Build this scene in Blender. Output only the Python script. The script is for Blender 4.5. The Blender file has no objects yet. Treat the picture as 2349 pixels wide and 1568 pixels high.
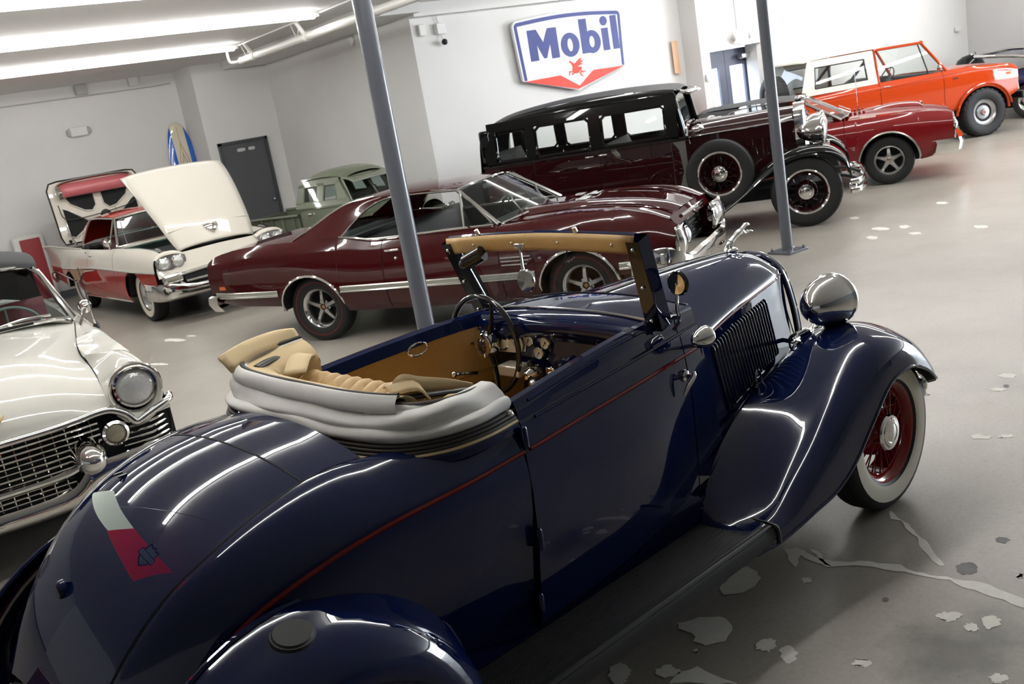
import bpy, bmesh, math, random
import numpy as np
from mathutils import Matrix, Vector
random.seed(7); np.random.seed(7)
S = bpy.context.scene
COL = S.collection
PI = math.pi

# ------------------------------------------------------------------ camera
FPX, CAMH, NADIR, UANG = 2240.0, 2.08, (2750.0, 9700.0), 56.0
def _cam():
    w, h = 2349.0, 1568.0
    n = np.array([NADIR[0]-w/2, NADIR[1]-h/2, FPX]); n /= np.linalg.norm(n)
    fw = np.array([0, 0, 1.]) - n*n[2]; fw /= np.linalg.norm(fw)
    rt = np.cross(n, fw)
    a = math.radians(UANG)
    X = math.cos(a)*fw + math.sin(a)*rt
    Y = math.cos(a-PI/2)*fw + math.sin(a-PI/2)*rt
    return np.stack([X, Y, -n])
RC = _cam()
cam = bpy.data.cameras.new('camera'); camo = bpy.data.objects.new('camera', cam); COL.objects.link(camo)
cam.sensor_width = 36.0; cam.lens = 36.0*FPX/2349.0; cam.clip_start = .05; cam.clip_end = 200
_r, _u, _b = RC[:, 0], -RC[:, 1], -RC[:, 2]
camo.matrix_world = Matrix(((_r[0], _u[0], _b[0], 0), (_r[1], _u[1], _b[1], 0), (_r[2], _u[2], _b[2], CAMH), (0, 0, 0, 1)))
S.camera = camo
cam.dof.use_dof = True; cam.dof.focus_distance = 3.6; cam.dof.aperture_fstop = 8.0
def floor_at(px, py, z=0.0):
    """point of the floor seen at a pixel of the photograph (a survey aid for placing things)"""
    d = RC @ np.array([px-1174.5, py-784.0, FPX]); t = (z-CAMH)/d[2]
    return np.array([d[0]*t, d[1]*t, z])

# ------------------------------------------------------------------ world, lights, exposure
S.view_settings.view_transform = 'Standard'; S.view_settings.look = 'None'
S.view_settings.gamma = 1.0; S.view_settings.use_curve_mapping = False
S.view_settings.exposure = 0.08
W = bpy.data.worlds.new('sky'); S.world = W; W.use_nodes = True
bg = W.node_tree.nodes['Background']; bg.inputs[0].default_value = (.78, .88, 1, 1); bg.inputs[1].default_value = 9.0
TUBE_POWER = 30.0          # the fluorescent tubes' radiance
DAY_POWER = 900.0          # daylight through the open roll-up door
dl = bpy.data.lights.new('daylight', 'AREA'); dl.shape = 'RECTANGLE'; dl.size = 6.5; dl.size_y = 3.1; dl.energy = DAY_POWER; dl.color = (.86, .93, 1)
dlo = bpy.data.objects.new('daylight', dl); COL.objects.link(dlo)
dlo.matrix_world = Matrix.Translation((21.3, 1.5, 1.6)) @ Matrix.Rotation(PI/2, 4, 'Z') @ Matrix.Rotation(PI/2, 4, 'X')

# ------------------------------------------------------------------ materials
MATS = {}
def mat(name, col, rough=.5, metal=0., coat=0., spec=.5, trans=0., ior=1.45, emit=None, bump=None, noise=None, coatr=.03, alpha=1.):
    if name in MATS: return MATS[name]
    m = bpy.data.materials.new(name); m.use_nodes = True; nt = m.node_tree; b = nt.nodes['Principled BSDF']
    b.inputs['Base Color'].default_value = (*col, 1); b.inputs['Roughness'].default_value = rough
    b.inputs['Metallic'].default_value = metal; b.inputs['Specular IOR Level'].default_value = spec
    b.inputs['Coat Weight'].default_value = coat; b.inputs['Coat Roughness'].default_value = coatr
    b.inputs['Transmission Weight'].default_value = trans; b.inputs['IOR'].default_value = ior
    b.inputs['Alpha'].default_value = alpha
    if emit: b.inputs['Emission Color'].default_value = (*emit[0], 1); b.inputs['Emission Strength'].default_value = emit[1]
    if noise or bump:
        tc = nt.nodes.new('ShaderNodeTexCoord')
        if noise:   # (scale, second colour, amount)
            n = nt.nodes.new('ShaderNodeTexNoise'); n.inputs['Scale'].default_value = noise[0]; n.inputs['Detail'].default_value = 6
            nt.links.new(tc.outputs['Object'], n.inputs['Vector'])
            mx = nt.nodes.new('ShaderNodeMix'); mx.data_type = 'RGBA'
            rp = nt.nodes.new('ShaderNodeMapRange'); rp.inputs[1].default_value = .35; rp.inputs[2].default_value = .65; rp.inputs[4].default_value = noise[2]
            nt.links.new(n.outputs['Fac'], rp.inputs[0]); nt.links.new(rp.outputs[0], mx.inputs[0])
            mx.inputs[6].default_value = (*col, 1); mx.inputs[7].default_value = (*noise[1], 1)
            nt.links.new(mx.outputs[2], b.inputs['Base Color'])
        if bump:    # (scale, strength, distance)
            n2 = nt.nodes.new('ShaderNodeTexNoise'); n2.inputs['Scale'].default_value = bump[0]; n2.inputs['Detail'].default_value = 5
            nt.links.new(tc.outputs['Object'], n2.inputs['Vector'])
            bp = nt.nodes.new('ShaderNodeBump'); bp.inputs['Strength'].default_value = bump[1]; bp.inputs['Distance'].default_value = bump[2]
            nt.links.new(n2.outputs['Fac'], bp.inputs['Height']); nt.links.new(bp.outputs[0], b.inputs['Normal'])
    MATS[name] = m; return m
def paint(name, col, rough=.35):
    return mat(name, col, rough, coat=1., coatr=.012, spec=.0)
CHROME = mat('chrome', (.78, .77, .75), .06, 1.)
STEEL = mat('brushed_steel', (.55, .55, .55), .28, 1.)
RUBBER = mat('tyre_rubber', (.014, .014, .015), .62)
BLACKP = mat('black_plastic', (.012, .012, .013), .35)
DARK = mat('dark_cavity', (.006, .006, .007), .8)
WWALL = mat('whitewall_rubber', (.74, .70, .58), .5)
def glassmat(name, tint=(1, 1, 1), refl=.0):
    """thin window glass: clear with a fresnel reflection"""
    m = bpy.data.materials.new(name); m.use_nodes = True; nt = m.node_tree; nt.nodes.clear()
    o = nt.nodes.new('ShaderNodeOutputMaterial'); t = nt.nodes.new('ShaderNodeBsdfTransparent'); g = nt.nodes.new('ShaderNodeBsdfGlossy')
    mx = nt.nodes.new('ShaderNodeMixShader'); f = nt.nodes.new('ShaderNodeFresnel'); 
    ge = nt.nodes.new('ShaderNodeNewGeometry'); mr = nt.nodes.new('ShaderNodeMapRange'); mr.inputs[3].default_value = 1.45; mr.inputs[4].default_value = 1/1.45
    nt.links.new(ge.outputs['Backfacing'], mr.inputs[0]); nt.links.new(mr.outputs[0], f.inputs[0])
    t.inputs[0].default_value = (*tint, 1); g.inputs['Roughness'].default_value = 0.0
    nt.links.new(f.outputs[0], mx.inputs[0]); nt.links.new(t.outputs[0], mx.inputs[1]); nt.links.new(g.outputs[0], mx.inputs[2]); nt.links.new(mx.outputs[0], o.inputs[0])
    MATS[name] = m; return m
GLASS = glassmat('window_glass', (.93, .96, .95))
GLASSD = glassmat('tinted_glass', (.62, .70, .68))

# ------------------------------------------------------------------ toolkit
def ob(name, verts, faces, m, par=None, smooth=True, ang=40, fm=None, mods=()):
    me = bpy.data.meshes.new(name); me.from_pydata([tuple(map(float, v)) for v in verts], [], [tuple(int(i) for i in f) for f in faces])
    ms = m if isinstance(m, (list, tuple)) else [m]
    for q in ms: me.materials.append(q)
    if fm is not None: me.polygons.foreach_set('material_index', fm)
    if smooth:
        me.polygons.foreach_set('use_smooth', [True]*len(me.polygons))
        if ang < 179: me.set_sharp_from_angle(angle=math.radians(ang))
    me.update()
    o = bpy.data.objects.new(name, me); COL.objects.link(o)
    if par is not None: o.parent = par
    for k, v in mods:
        md = o.modifiers.new(k, k)
        for a, b in v.items(): setattr(md, a, b)
    return o
def crom(p, n, closed=False):
    """catmull-rom through the control points, n pieces a segment"""
    p = np.asarray(p, float); k = len(p)
    if n <= 1: return p
    if closed: q = np.vstack([p[-1:], p, p[:2]]); segs = k
    else: q = np.vstack([2*p[:1]-p[1:2], p, 2*p[-1:]-p[-2:-1]]); segs = k-1
    t = np.arange(n)/n; out = []
    for i in range(segs):
        a, b, c, d = q[i:i+4]
        T = t.reshape((-1,)+(1,)*(p.ndim-1))
        out.append(.5*((2*b) + (c-a)*T + (2*a-5*b+4*c-d)*T**2 + (3*b-a-3*c+d)*T**3))
    if not closed: out.append(p[-1:])
    return np.concatenate(out)
def gridfaces(nu, nv, cu=False, cv=False):
    f = []
    for i in range(nu if cu else nu-1):
        for j in range(nv if cv else nv-1):
            a, b = i, (i+1) % nu; c, d = j, (j+1) % nv
            f.append((a*nv+c, b*nv+c, b*nv+d, a*nv+d))
    return f
def grid(name, P, m, par=None, cu=False, cv=False, mirror=False, ang=40, solid=0, **k):
    P = np.asarray(P, float); nu, nv = P.shape[:2]
    v = P.reshape(-1, 3); f = gridfaces(nu, nv, cu, cv)
    if mirror:
        n = len(v); v = np.vstack([v, v*np.array([1, -1, 1])]); f = f+[tuple(n+i for i in reversed(q)) for q in f]
    mods = [('SOLIDIFY', {'thickness': solid, 'offset': 0})] if solid else []
    return ob(name, v, f, m, par, ang=ang, mods=mods, **k)
def loft(name, rows, m, par=None, n=4, nr=1, s=1, **k):
    """rows: control polylines of equal count; splined along (n) and across (nr); s=-1 flips y"""
    P = np.array(rows, float)
    P = crom(P.transpose(1, 0, 2), n).transpose(1, 0, 2)
    if nr > 1: P = crom(P, nr)
    P = P*np.array([1, s, 1])
    return grid(name, P, m, par, **k)
def frames(p, closed=False):
    p = np.asarray(p, float)
    if closed: t = np.roll(p, -1, 0)-np.roll(p, 1, 0)
    else: t = np.gradient(p, axis=0)
    t /= np.maximum(np.linalg.norm(t, axis=1, keepdims=True), 1e-9)
    a = np.array([0, 0, 1.]) if abs(t[0][2]) < .9 else np.array([1., 0, 0])
    n = np.cross(t[0], a); n /= np.linalg.norm(n); N = [n]
    for i in range(1, len(p)):
        n = N[-1]-t[i]*(N[-1]@t[i]); l = np.linalg.norm(n); n = n/l if l > 1e-6 else N[-1]; N.append(n)
    N = np.array(N); return t, N, np.cross(t, N)
def tube(name, pts, r, m, par=None, n=8, sm=1, closed=False, flat=1., caps=True, up=None, **k):
    """round (or flattened) bar along a path; r may be a list"""
    p = crom(pts, sm, closed) if sm > 1 else np.asarray(pts, float)
    if np.ndim(r): r = crom(np.array(r, float).reshape(-1, 1), sm, closed)[:, 0] if sm > 1 else np.array(r, float)
    else: r = np.full(len(p), float(r))
    t, N, B = frames(p, closed)
    if up is not None:
        B = np.cross(t, np.array(up, float)); B /= np.maximum(np.linalg.norm(B, axis=1, keepdims=True), 1e-9); N = np.cross(B, t)
    a = np.arange(n)*2*PI/n
    V = p[:, None]+r[:, None, None]*(np.cos(a)[None, :, None]*N[:, None]+flat*np.sin(a)[None, :, None]*B[:, None])
    f = gridfaces(len(p), n, closed, True); v = V.reshape(-1, 3)
    if caps and not closed: f = f+[tuple(range(n-1, -1, -1)), tuple((len(p)-1)*n+i for i in range(n))]
    return ob(name, v, f, m, par, **k)
def lathe(name, prof, m, par=None, loc=(0, 0, 0), axis='y', n=32, s=1, arc=None, ang=40, **k):
    """prof: (radius, along axis); axis y unless told"""
    a = np.arange(n)*2*PI/n; P = []
    for r, h in prof:
        c, q = r*np.cos(a), r*np.sin(a); hh = np.full(n, h*s)
        P.append(np.stack({'y': (c, hh, q), 'x': (hh, c, q), 'z': (c, q, hh)}[axis], 1))
    P = np.array(P)+np.array(loc)
    f = gridfaces(len(prof), n, False, True); v = P.reshape(-1, 3)
    if prof[0][0] > 1e-4 and k.pop('cap0', False): f = f+[tuple(range(n))]
    if k.pop('cap1', False): f = f+[tuple((len(prof)-1)*n+i for i in range(n))]
    k.pop('cap0', None)
    return ob(name, v, f, m, par, ang=ang, **k)
def box(name, c, s, m, par=None, bev=0, rot=None, ang=30):
    h = np.array(s)/2; v = np.array([(x, y, z) for x in (-1, 1) for y in (-1, 1) for z in (-1, 1)])*h
    if rot is not None: v = v @ np.array(rot).T
    v = v+np.array(c)
    f = [(0, 1, 3, 2), (4, 6, 7, 5), (0, 4, 5, 1), (2, 3, 7, 6), (0, 2, 6, 4), (1, 5, 7, 3)]
    mods = [('BEVEL', {'width': bev, 'segments': 2, 'limit_method': 'NONE'})] if bev else []
    return ob(name, v, f, m, par, smooth=bool(bev), ang=ang, mods=mods)
def rotx(a): c, s = math.cos(a), math.sin(a); return np.array([[1, 0, 0], [0, c, -s], [0, s, c]])
def roty(a): c, s = math.cos(a), math.sin(a); return np.array([[c, 0, s], [0, 1, 0], [-s, 0, c]])
def rotz(a): c, s = math.cos(a), math.sin(a); return np.array([[c, -s, 0], [s, c, 0], [0, 0, 1]])
def prism(name, poly, d0, d1, m, par=None, plane='xz', bev=0, smooth=False, ang=40):
    """2-D outline pushed from d0 to d1 along the missing axis"""
    n = len(poly); v = []
    for d in (d0, d1):
        for a, b in poly: v.append({'xz': (a, d, b), 'xy': (a, b, d), 'yz': (d, a, b)}[plane])
    f = [tuple(range(n)), tuple(range(2*n-1, n-1, -1))]+[(i, (i+1) % n, n+(i+1) % n, n+i) for i in range(n)]
    mods = [('BEVEL', {'width': bev, 'segments': 2, 'limit_method': 'ANGLE'})] if bev else []
    return ob(name, v, f, m, par, smooth=smooth or bool(bev), ang=ang, mods=mods)
def panel(name, pts, m, par=None, th=0, **k):
    """flat polygon in 3-D, optionally given thickness"""
    return ob(name, pts, [tuple(range(len(pts)))], m, par, smooth=False, mods=[('SOLIDIFY', {'thickness': th, 'offset': 0})] if th else [], **k)
def ring(name, pts, r, m, par=None, sm=4, n=6, **k): return tube(name, pts, r, m, par, n=n, sm=sm, closed=True, **k)
def ball(name, c, r, m, par=None, sc=(1, 1, 1), n=20, axis='z', lo=-1., hi=1.):
    k = max(6, n//2); pr = []
    for i in range(k+1):
        a = math.asin(lo)+(math.asin(hi)-math.asin(lo))*i/k; pr.append((max(1e-5, math.cos(a)*r), math.sin(a)*r))
    o = lathe(name, pr, m, par, (0, 0, 0), axis, n, ang=60)
    me = o.data; co = np.empty(len(me.vertices)*3); me.vertices.foreach_get('co', co); co = co.reshape(-1, 3)*np.array(sc)+np.array(c)
    me.vertices.foreach_set('co', co.ravel()); me.update(); return o
def empty(name, loc=(0, 0, 0), rz=0., sc=1., par=None):
    o = bpy.data.objects.new(name, None); COL.objects.link(o); o.location = loc; o.rotation_euler = (0, 0, rz)
    o.scale = (sc, sc, sc) if np.isscalar(sc) else sc
    o.empty_display_size = .1
    if par is not None: o.parent = par
    return o
def tag(o, label, cat=None, group=None, kind=None):
    if label: o['label'] = label
    if cat: o['category'] = cat
    if group: o['group'] = group
    if kind: o['kind'] = kind
    return o
def dup(o, par=None):
    c = o.copy(); COL.objects.link(c); c.parent = par
    if par is not None: c.matrix_parent_inverse = o.matrix_parent_inverse.copy()
    for ch in list(o.children): dup(ch, c)
    return c
def tab(x, T):
    """piecewise monotone cubic table"""
    T = sorted(T); xs = np.array([t[0] for t in T]); ys = np.array([t[1] for t in T], float)
    x = np.asarray(x, float); h = np.diff(xs); d = np.diff(ys)/h; m = np.zeros(len(xs))
    m[0], m[-1] = d[0], d[-1]
    for i in range(1, len(xs)-1):
        m[i] = 0 if d[i-1]*d[i] <= 0 else (h[i-1]+h[i])*3/((2*h[i]+h[i-1])/d[i-1]+(h[i]+2*h[i-1])/d[i])
    i = np.clip(np.searchsorted(xs, x)-1, 0, len(xs)-2); t = np.clip((x-xs[i])/h[i], 0, 1)
    return (1+2*t)*(1-t)**2*ys[i]+t*(1-t)**2*h[i]*m[i]+t*t*(3-2*t)*ys[i+1]+t*t*(t-1)*h[i]*m[i+1]
def text(name, s, size, m, par, loc, X, Y, off=0., ext=.002, sx=1., sp=1., align='CENTER'):
    """raised lettering: X = reading direction, Y = up direction of the letters"""
    c = bpy.data.curves.new(name, 'FONT'); c.body = s; c.size = size; c.offset = off; c.extrude = ext; c.align_x = align; c.align_y = 'CENTER'; c.space_character = sp; c.resolution_u = 3
    c.materials.append(m); o = bpy.data.objects.new(name, c); COL.objects.link(o)
    X = Vector(X).normalized(); Y = Vector(Y).normalized(); Z = X.cross(Y)
    o.matrix_local = Matrix(((X[0]*sx, Y[0], Z[0], loc[0]), (X[1]*sx, Y[1], Z[1], loc[1]), (X[2]*sx, Y[2], Z[2], loc[2]), (0, 0, 0, 1)))
    mw = o.matrix_local.copy(); bpy.context.view_layer.update()
    me = bpy.data.meshes.new_from_object(o.evaluated_get(bpy.context.evaluated_depsgraph_get())); bpy.data.objects.remove(o)
    me.name = name; o = bpy.data.objects.new(name, me); COL.objects.link(o); o.matrix_local = mw
    if par is not None: o.parent = par
    return o

# ------------------------------------------------------------------ wheels
def wheel(par, x, y, R, w, rr, style, side, capm=None, rimm=None, ww=None, redline=False, spokes=0, z=None, capr=.1, tread=None, spare=False):
    """a wheel in car axes: its outside faces side*(+y); rr = rim radius, ww = (inner, outer) radii of a white wall"""
    z = R if z is None else z
    rimm = rimm or STEEL; capm = capm or CHROME; c = (x, y, z); h = w/2; s = side
    depth = {'wire': -.02, 'disc': .01, 'ss': -.055, 'torq': -.03, 'bronco': -.01, 'cap': .015}[style]
    rim = lathe('wheel', [(rr*.86, -h*.8), (rr*.86, h*.2), (rr*.90, h*.55), (rr*.97, h*.72), (rr*1.02, h*.82), (rr*1.05, h*.80), (rr*1.05, h*.6)], rimm, par, c, n=40, s=s, ang=60)
    ty = lathe('tyre', [(rr*1.0, -h*.85), (rr*1.04, -h*.9), (R*.86, -h), (R*.95, -h*.95), (R*.985, -h*.78), (R, -h*.5), (R, h*.5), (R*.985, h*.78), (R*.95, h*.95), (R*.86, h), (rr*1.12, h*.96), (rr*1.03, h*.84), (rr*1.0, h*.7)], RUBBER, rim, c, n=48, s=s, ang=50)
    if tread:   # chunky tread blocks round the edge
        V = []; F = []
        for i in range(tread):
            for q, sy in enumerate((-1, 1)):
                a0 = (i+.15+.25*q)*2*PI/tread; a1 = (i+.75+.25*q)*2*PI/tread; b = len(V)
                for a in (a0, a1):
                    for r_, yy in ((R*.93, .99), (R*1.012, .8), (R*1.012, .3), (R*.97, .3)):
                        V.append((x+r_*math.cos(a), y+s*sy*yy*h, z+r_*math.sin(a)))
                F += [(b, b+1, b+2, b+3), (b+4, b+7, b+6, b+5), (b, b+4, b+5, b+1), (b+1, b+5, b+6, b+2), (b+2, b+6, b+7, b+3)]
        ob('tread', V, F, RUBBER, rim, smooth=False)
    else:       # circumferential grooves
        for q in (-.45, -.15, .15, .45):
            lathe('tread_groove', [(R+.0008, (q-.04)*h), (R+.0008, (q+.04)*h)], DARK, rim, c, n=48, s=s)
    def sw(r):  # sidewall height at radius r
        return float(tab(r, [(rr*1.03, h*.84), (rr*1.12, h*.96), (R*.86, h), (R*.95, h*.95), (R*.985, h*.78)]))
    if ww:
        lathe('whitewall', [(r, sw(r)+.0015) for r in np.linspace(ww[0], ww[1], 7)], WWALL, rim, c, n=48, s=s, ang=80)
    if redline:
        lathe('red_line', [(r, sw(r)+.0012) for r in (R*.80, R*.815)], mat('red_line', (.32, .02, .015), .5), rim, c, n=48, s=s)
    if style == 'cap' or style == 'disc':
        lathe('wheel_disc', [(rr*.93, h*.66), (rr*.80, h*.52), (rr*.66, h*.45), (rr*.60, h*.52), (rr*.45, h*.60), (rr*.30, h*.58), (rr*.26, h*.66), (rr*.20, h*.78), (rr*.1, h*.84), (.0005, h*.86)], capm, rim, c, n=36, s=s, ang=35)
    elif style == 'wire':
        lathe('rim_well', [(rr*.98, h*.7), (rr*.90, h*.40), (rr*.86, h*.30), (rr*.86, -h*.7)], rimm, rim, c, n=40, s=s)
        lathe('hub', [(rr*.52, -h*.5), (rr*.50, -h*.05), (rr*.40, h*.15), (rr*.33, h*.55), (rr*.30, h*.75)], rimm, rim, c, n=28, s=s, ang=60)
        V = []
        for i in range(spokes):
            a = i*2*PI/spokes; a2 = a+(.42 if i % 2 else -.42)
            r1 = rr*.33; h1 = h*.55 if i % 2 else -h*.1; r1 = rr*.33 if i % 2 else rr*.48
            p = [(x+r1*math.cos(a), y+s*h1, z+r1*math.sin(a)), (x+rr*.9*math.cos(a2), y+s*h*.3, z+rr*.9*math.sin(a2))]
            tube('spoke', p, .0035, rimm, rim, n=5)
        lathe('hubcap', [(capr, h*.70), (capr*1.0, h*.85), (capr*.93, h*.95), (capr*.78, h*.97), (capr*.74, h*1.02), (capr*.55, h*1.06), (capr*.50, h*1.03), (capr*.3, h*1.09), (.0005, h*1.11)], capm, rim, c, n=32, s=s, ang=30)
    elif style in ('ss', 'torq'):
        lathe('rim_barrel', [(rr*1.03, h*.82), (rr*.94, h*.70), (rr*.88, h*.35), (rr*.86, -h*.1), (rr*.82, -h*.5)], CHROME, rim, c, n=40, s=s)
        lathe('backing', [(rr*.86, -h*.62), (rr*.2, -h*.62), (.0005, -h*.62)], DARK, rim, c, n=24, s=s)
        for i in range(5):
            a = i*2*PI/5+.32; ca, sa = math.cos(a), math.sin(a); t = np.array([-sa, 0, ca]); rdir = np.array([ca, 0, sa]); yv = np.array([0, s, 0])
            w0, w1 = (.030, .020) if style == 'ss' else (.042, .024); o0 = np.array(c)
            P = []
            for r_, ww_, hh in ((rr*.16, w0, h*.14), (rr*.45, (w0+w1)/2, h*.14), (rr*.78, w1, h*.0), (rr*.87, w1*1.4, -h*.1)):
                P.append([o0+rdir*r_+t*ww_+yv*(hh-.02), o0+rdir*r_+t*ww_*.7+yv*(hh+.012), o0+rdir*r_-t*ww_*.7+yv*(hh+.012), o0+rdir*r_-t*ww_+yv*(hh-.02)])
            grid('wheel_spoke', P, STEEL, rim, ang=25)
            la = a+PI/5
            lathe('lug_nut', [(.012, -h*.3), (.012, h*.02), (.0005, h*.05)], CHROME, rim, (x+rr*.30*math.cos(la), y, z+rr*.30*math.sin(la)), n=8, s=s)
        lathe('centre_cap', [(rr*.20, -h*.3), (rr*.20, h*.15), (rr*.15, h*.22), (.0005, h*.23)], CHROME if style == 'torq' else BLACKP, rim, c, n=20, s=s)
        lathe('cap_badge', [(rr*.10, h*.235), (.0005, h*.24)], mat('cap_badge', (.35, .16, .05), .4), rim, c, n=16, s=s)
    elif style == 'bronco':
        lathe('wheel_disc', [(rr*1.0, h*.72), (rr*.92, h*.60), (rr*.74, h*.52)], mat('wheel_silver', (.42, .42, .43), .3, .8), rim, c, n=36, s=s)
        lathe('wheel_slot_band', [(rr*.74, h*.50), (rr*.56, h*.44)], DARK, rim, c, n=36, s=s)
        lathe('hub_plate', [(rr*.58, h*.46), (rr*.52, h*.56), (rr*.28, h*.58), (rr*.24, h*.68)], mat('wheel_silver', (.42, .42, .43), .3, .8), rim, c, n=36, s=s)
        lathe('lock_hub', [(rr*.24, h*.5), (rr*.22, h*.86), (rr*.12, h*.88)], STEEL, rim, c, n=20, s=s)
        lathe('hub_badge', [(rr*.12, h*.885), (.0005, h*.89)], mat('hub_red', (.5, .05, .03), .4), rim, c, n=16, s=s)
    return rim
# ------------------------------------------------------------------ the room
def wallmat(name, col, rough=.6): return mat(name, col, rough, spec=.25, noise=(1.3, tuple(c*.95 for c in col), .6), bump=(60, .03, .01))
WALLM = wallmat('wall_paint', (.79, .788, .775)); CEILM = wallmat('ceiling_paint', (.78, .775, .755)); SKIRT = mat('skirting_grey', (.16, .17, .20), .5)
def concrete():
    m = bpy.data.materials.new('polished_concrete'); m.use_nodes = True; nt = m.node_tree; b = nt.nodes['Principled BSDF']; L = nt.links
    tc = nt.nodes.new('ShaderNodeTexCoord')
    def noise(sc, det=8, rough=.6, dist=0.):
        n = nt.nodes.new('ShaderNodeTexNoise'); n.inputs['Scale'].default_value = sc; n.inputs['Detail'].default_value = det; n.inputs['Roughness'].default_value = rough; n.inputs['Distortion'].default_value = dist
        L.new(tc.outputs['Object'], n.inputs['Vector']); return n.outputs['Fac']
    def ramp(f, stops):
        r = nt.nodes.new('ShaderNodeValToRGB'); e = r.color_ramp.elements
        e[0].position, e[0].color = stops[0][0], (*stops[0][1], 1); e[1].position, e[1].color = stops[-1][0], (*stops[-1][1], 1)
        for p, c in stops[1:-1]: q = e.new(p); q.color = (*c, 1)
        L.new(f, r.inputs[0]); return r.outputs[0]
    def mul(a, c, fac=1., kind='MULTIPLY'):
        x = nt.nodes.new('ShaderNodeMix'); x.data_type = 'RGBA'; x.blend_type = kind; x.inputs[0].default_value = fac; L.new(a, x.inputs[6]); L.new(c, x.inputs[7]); return x.outputs[2]
    base = ramp(noise(.35, 6, .55), [(.3, (.285, .258, .22)), (.5, (.325, .30, .26)), (.7, (.37, .345, .305))])
    c = mul(base, ramp(noise(2.0, 10, .7, .15), [(.25, (.86, .85, .85)), (.5, (1, 1, 1)), (.75, (1.05, 1.05, 1.04))]))
    c = mul(c, ramp(noise(45, 6, .7), [(.28, (.84, .84, .84)), (.5, (1, 1, 1)), (.78, (1.08, 1.08, 1.08))]))
    c = mul(c, ramp(noise(28, 3, .6), [(.25, (.62, .62, .63)), (.31, (1, 1, 1)), (1., (1, 1, 1))]))
    for (px, py, rx, st) in ((2205, 1500, .30, .45), (2290, 1440, .22, .68), (2240, 870, .5, .88), (1930, 640, .6, .9)):     # soft old oil marks
        q = floor_at(px, py); mp = nt.nodes.new('ShaderNodeMapping'); mp.vector_type = 'POINT'; mp.inputs['Scale'].default_value = (1/rx, 1/rx, 1); mp.inputs['Location'].default_value = (-q[0]/rx, -q[1]/rx, 0); L.new(tc.outputs['Object'], mp.inputs[0])
        ln = nt.nodes.new('ShaderNodeVectorMath'); ln.operation = 'LENGTH'; L.new(mp.outputs[0], ln.inputs[0]); ad = nt.nodes.new('ShaderNodeMath'); ad.operation = 'MULTIPLY_ADD'; L.new(noise(5, 6), ad.inputs[0]); ad.inputs[1].default_value = 1.3; L.new(ln.outputs['Value'], ad.inputs[2])
        rm = ramp(ad.outputs[0], [(.0, (st,)*3), (.55, (st,)*3), (1., (1, 1, 1))]); mr2 = nt.nodes.new('ShaderNodeMath'); mr2.operation = 'MULTIPLY'; mr2.inputs[1].default_value = .62; L.new(ad.outputs[0], mr2.inputs[0]); L.new(mr2.outputs[0], rm.node.inputs[0]); c = mul(c, rm)
    L.new(c, b.inputs['Base Color'])
    r = ramp(noise(1.2, 4), [(.3, (.30,)*3), (.7, (.38,)*3)]); L.new(r, b.inputs['Roughness'])
    b.inputs['Specular IOR Level'].default_value = .55
    MATS[m.name] = m; return m
FLOORM = concrete()
CZ = 3.56; XL, XR, Y0, YB = -9.0, 21.4, -7.5, 12.45
def wall(name, pts, m=None): return tag(panel(name, pts, m or WALLM), None, kind='structure')
def vert(name, a, b, z0=0., z1=CZ, m=None, th=.12):
    """a wall from a to b on plan, thick away from the room (its right-hand side)"""
    a, b = np.array(a, float), np.array(b, float); d = (b-a)/np.linalg.norm(b-a); n = np.array([d[1], -d[0]])*th
    e = d*th; P = [(*a, z0), (*b, z0), (*(b+n-e), z0), (*(a+n+e), z0)]; v = P+[(p[0], p[1], z1) for p in P]
    f = [(0, 1, 5, 4), (1, 2, 6, 5), (2, 3, 7, 6), (3, 0, 4, 7), (4, 5, 6, 7), (0, 3, 2, 1)]
    o = ob(name, v, f, m or WALLM, smooth=False); o['kind'] = 'structure'; return o
fl = ob('floor', [(XL-.2, Y0-.2, 0), (XR+6, Y0-.2, 0), (XR+6, 19, 0), (XL-.2, 19, 0)], [(0, 1, 2, 3)], FLOORM, smooth=False); fl['kind'] = 'structure'
ce = ob('ceiling', [(XL-.2, Y0-.2, CZ), (XR+.2, Y0-.2, CZ), (XR+.2, 12.6, CZ), (7.8, 12.6, CZ), (7.8, 18.9, CZ), (XL-.2, 18.9, CZ)], [(5, 4, 3, 2, 1, 0)], CEILM, smooth=False); ce['kind'] = 'structure'
vert('wall_back_left', (6.2, 18.7), (XL, 18.7)); vert('wall_return_left', (6.2, 17.77), (6.2, 18.7)); vert('wall_door', (7.62, 17.77), (6.2, 17.77))
vert('wall_recess', (7.62, 12.45), (7.62, 17.77)); vert('wall_sign', (13.0, 12.45), (7.62, 12.45)); vert('wall_return_right', (13.0, 12.05), (13.0, 12.45))
# the stretch with the exit doors is built round its recess
RX0, RX1, RZ, RD = 13.22, 14.62, 2.26, .42
vert('wall_exit_left', (RX0, 12.05), (13.0, 12.05), th=.1); vert('wall_exit_right', (XR, 12.05), (RX1, 12.05), th=.1); vert('wall_exit_head', (RX1, 12.05), (RX0, 12.05), RZ, CZ, th=.1)
vert('wall_jamb_right', (RX1, 12.05+RD), (RX1, 12.05), 0, RZ, th=.08); vert('wall_jamb_left', (RX0, 12.05), (RX0, 12.05+RD), 0, RZ, th=.08)
wall('wall_recess_soffit', [(RX0, 12.05, RZ), (RX1, 12.05, RZ), (RX1, 12.05+RD+.1, RZ), (RX0, 12.05+RD+.1, RZ)])
vert('wall_right_far', (XR, 5.2), (XR, 12.05), m=wallmat('wall_paint_shaded', (.60, .60, .60))); vert('wall_right_near', (XR, Y0), (XR, -1.9)); vert('wall_right_head', (XR, -1.9), (XR, 5.2), 3.3, CZ)  # far stretch uses a darker wall paint: its shade is put into the colour
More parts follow.
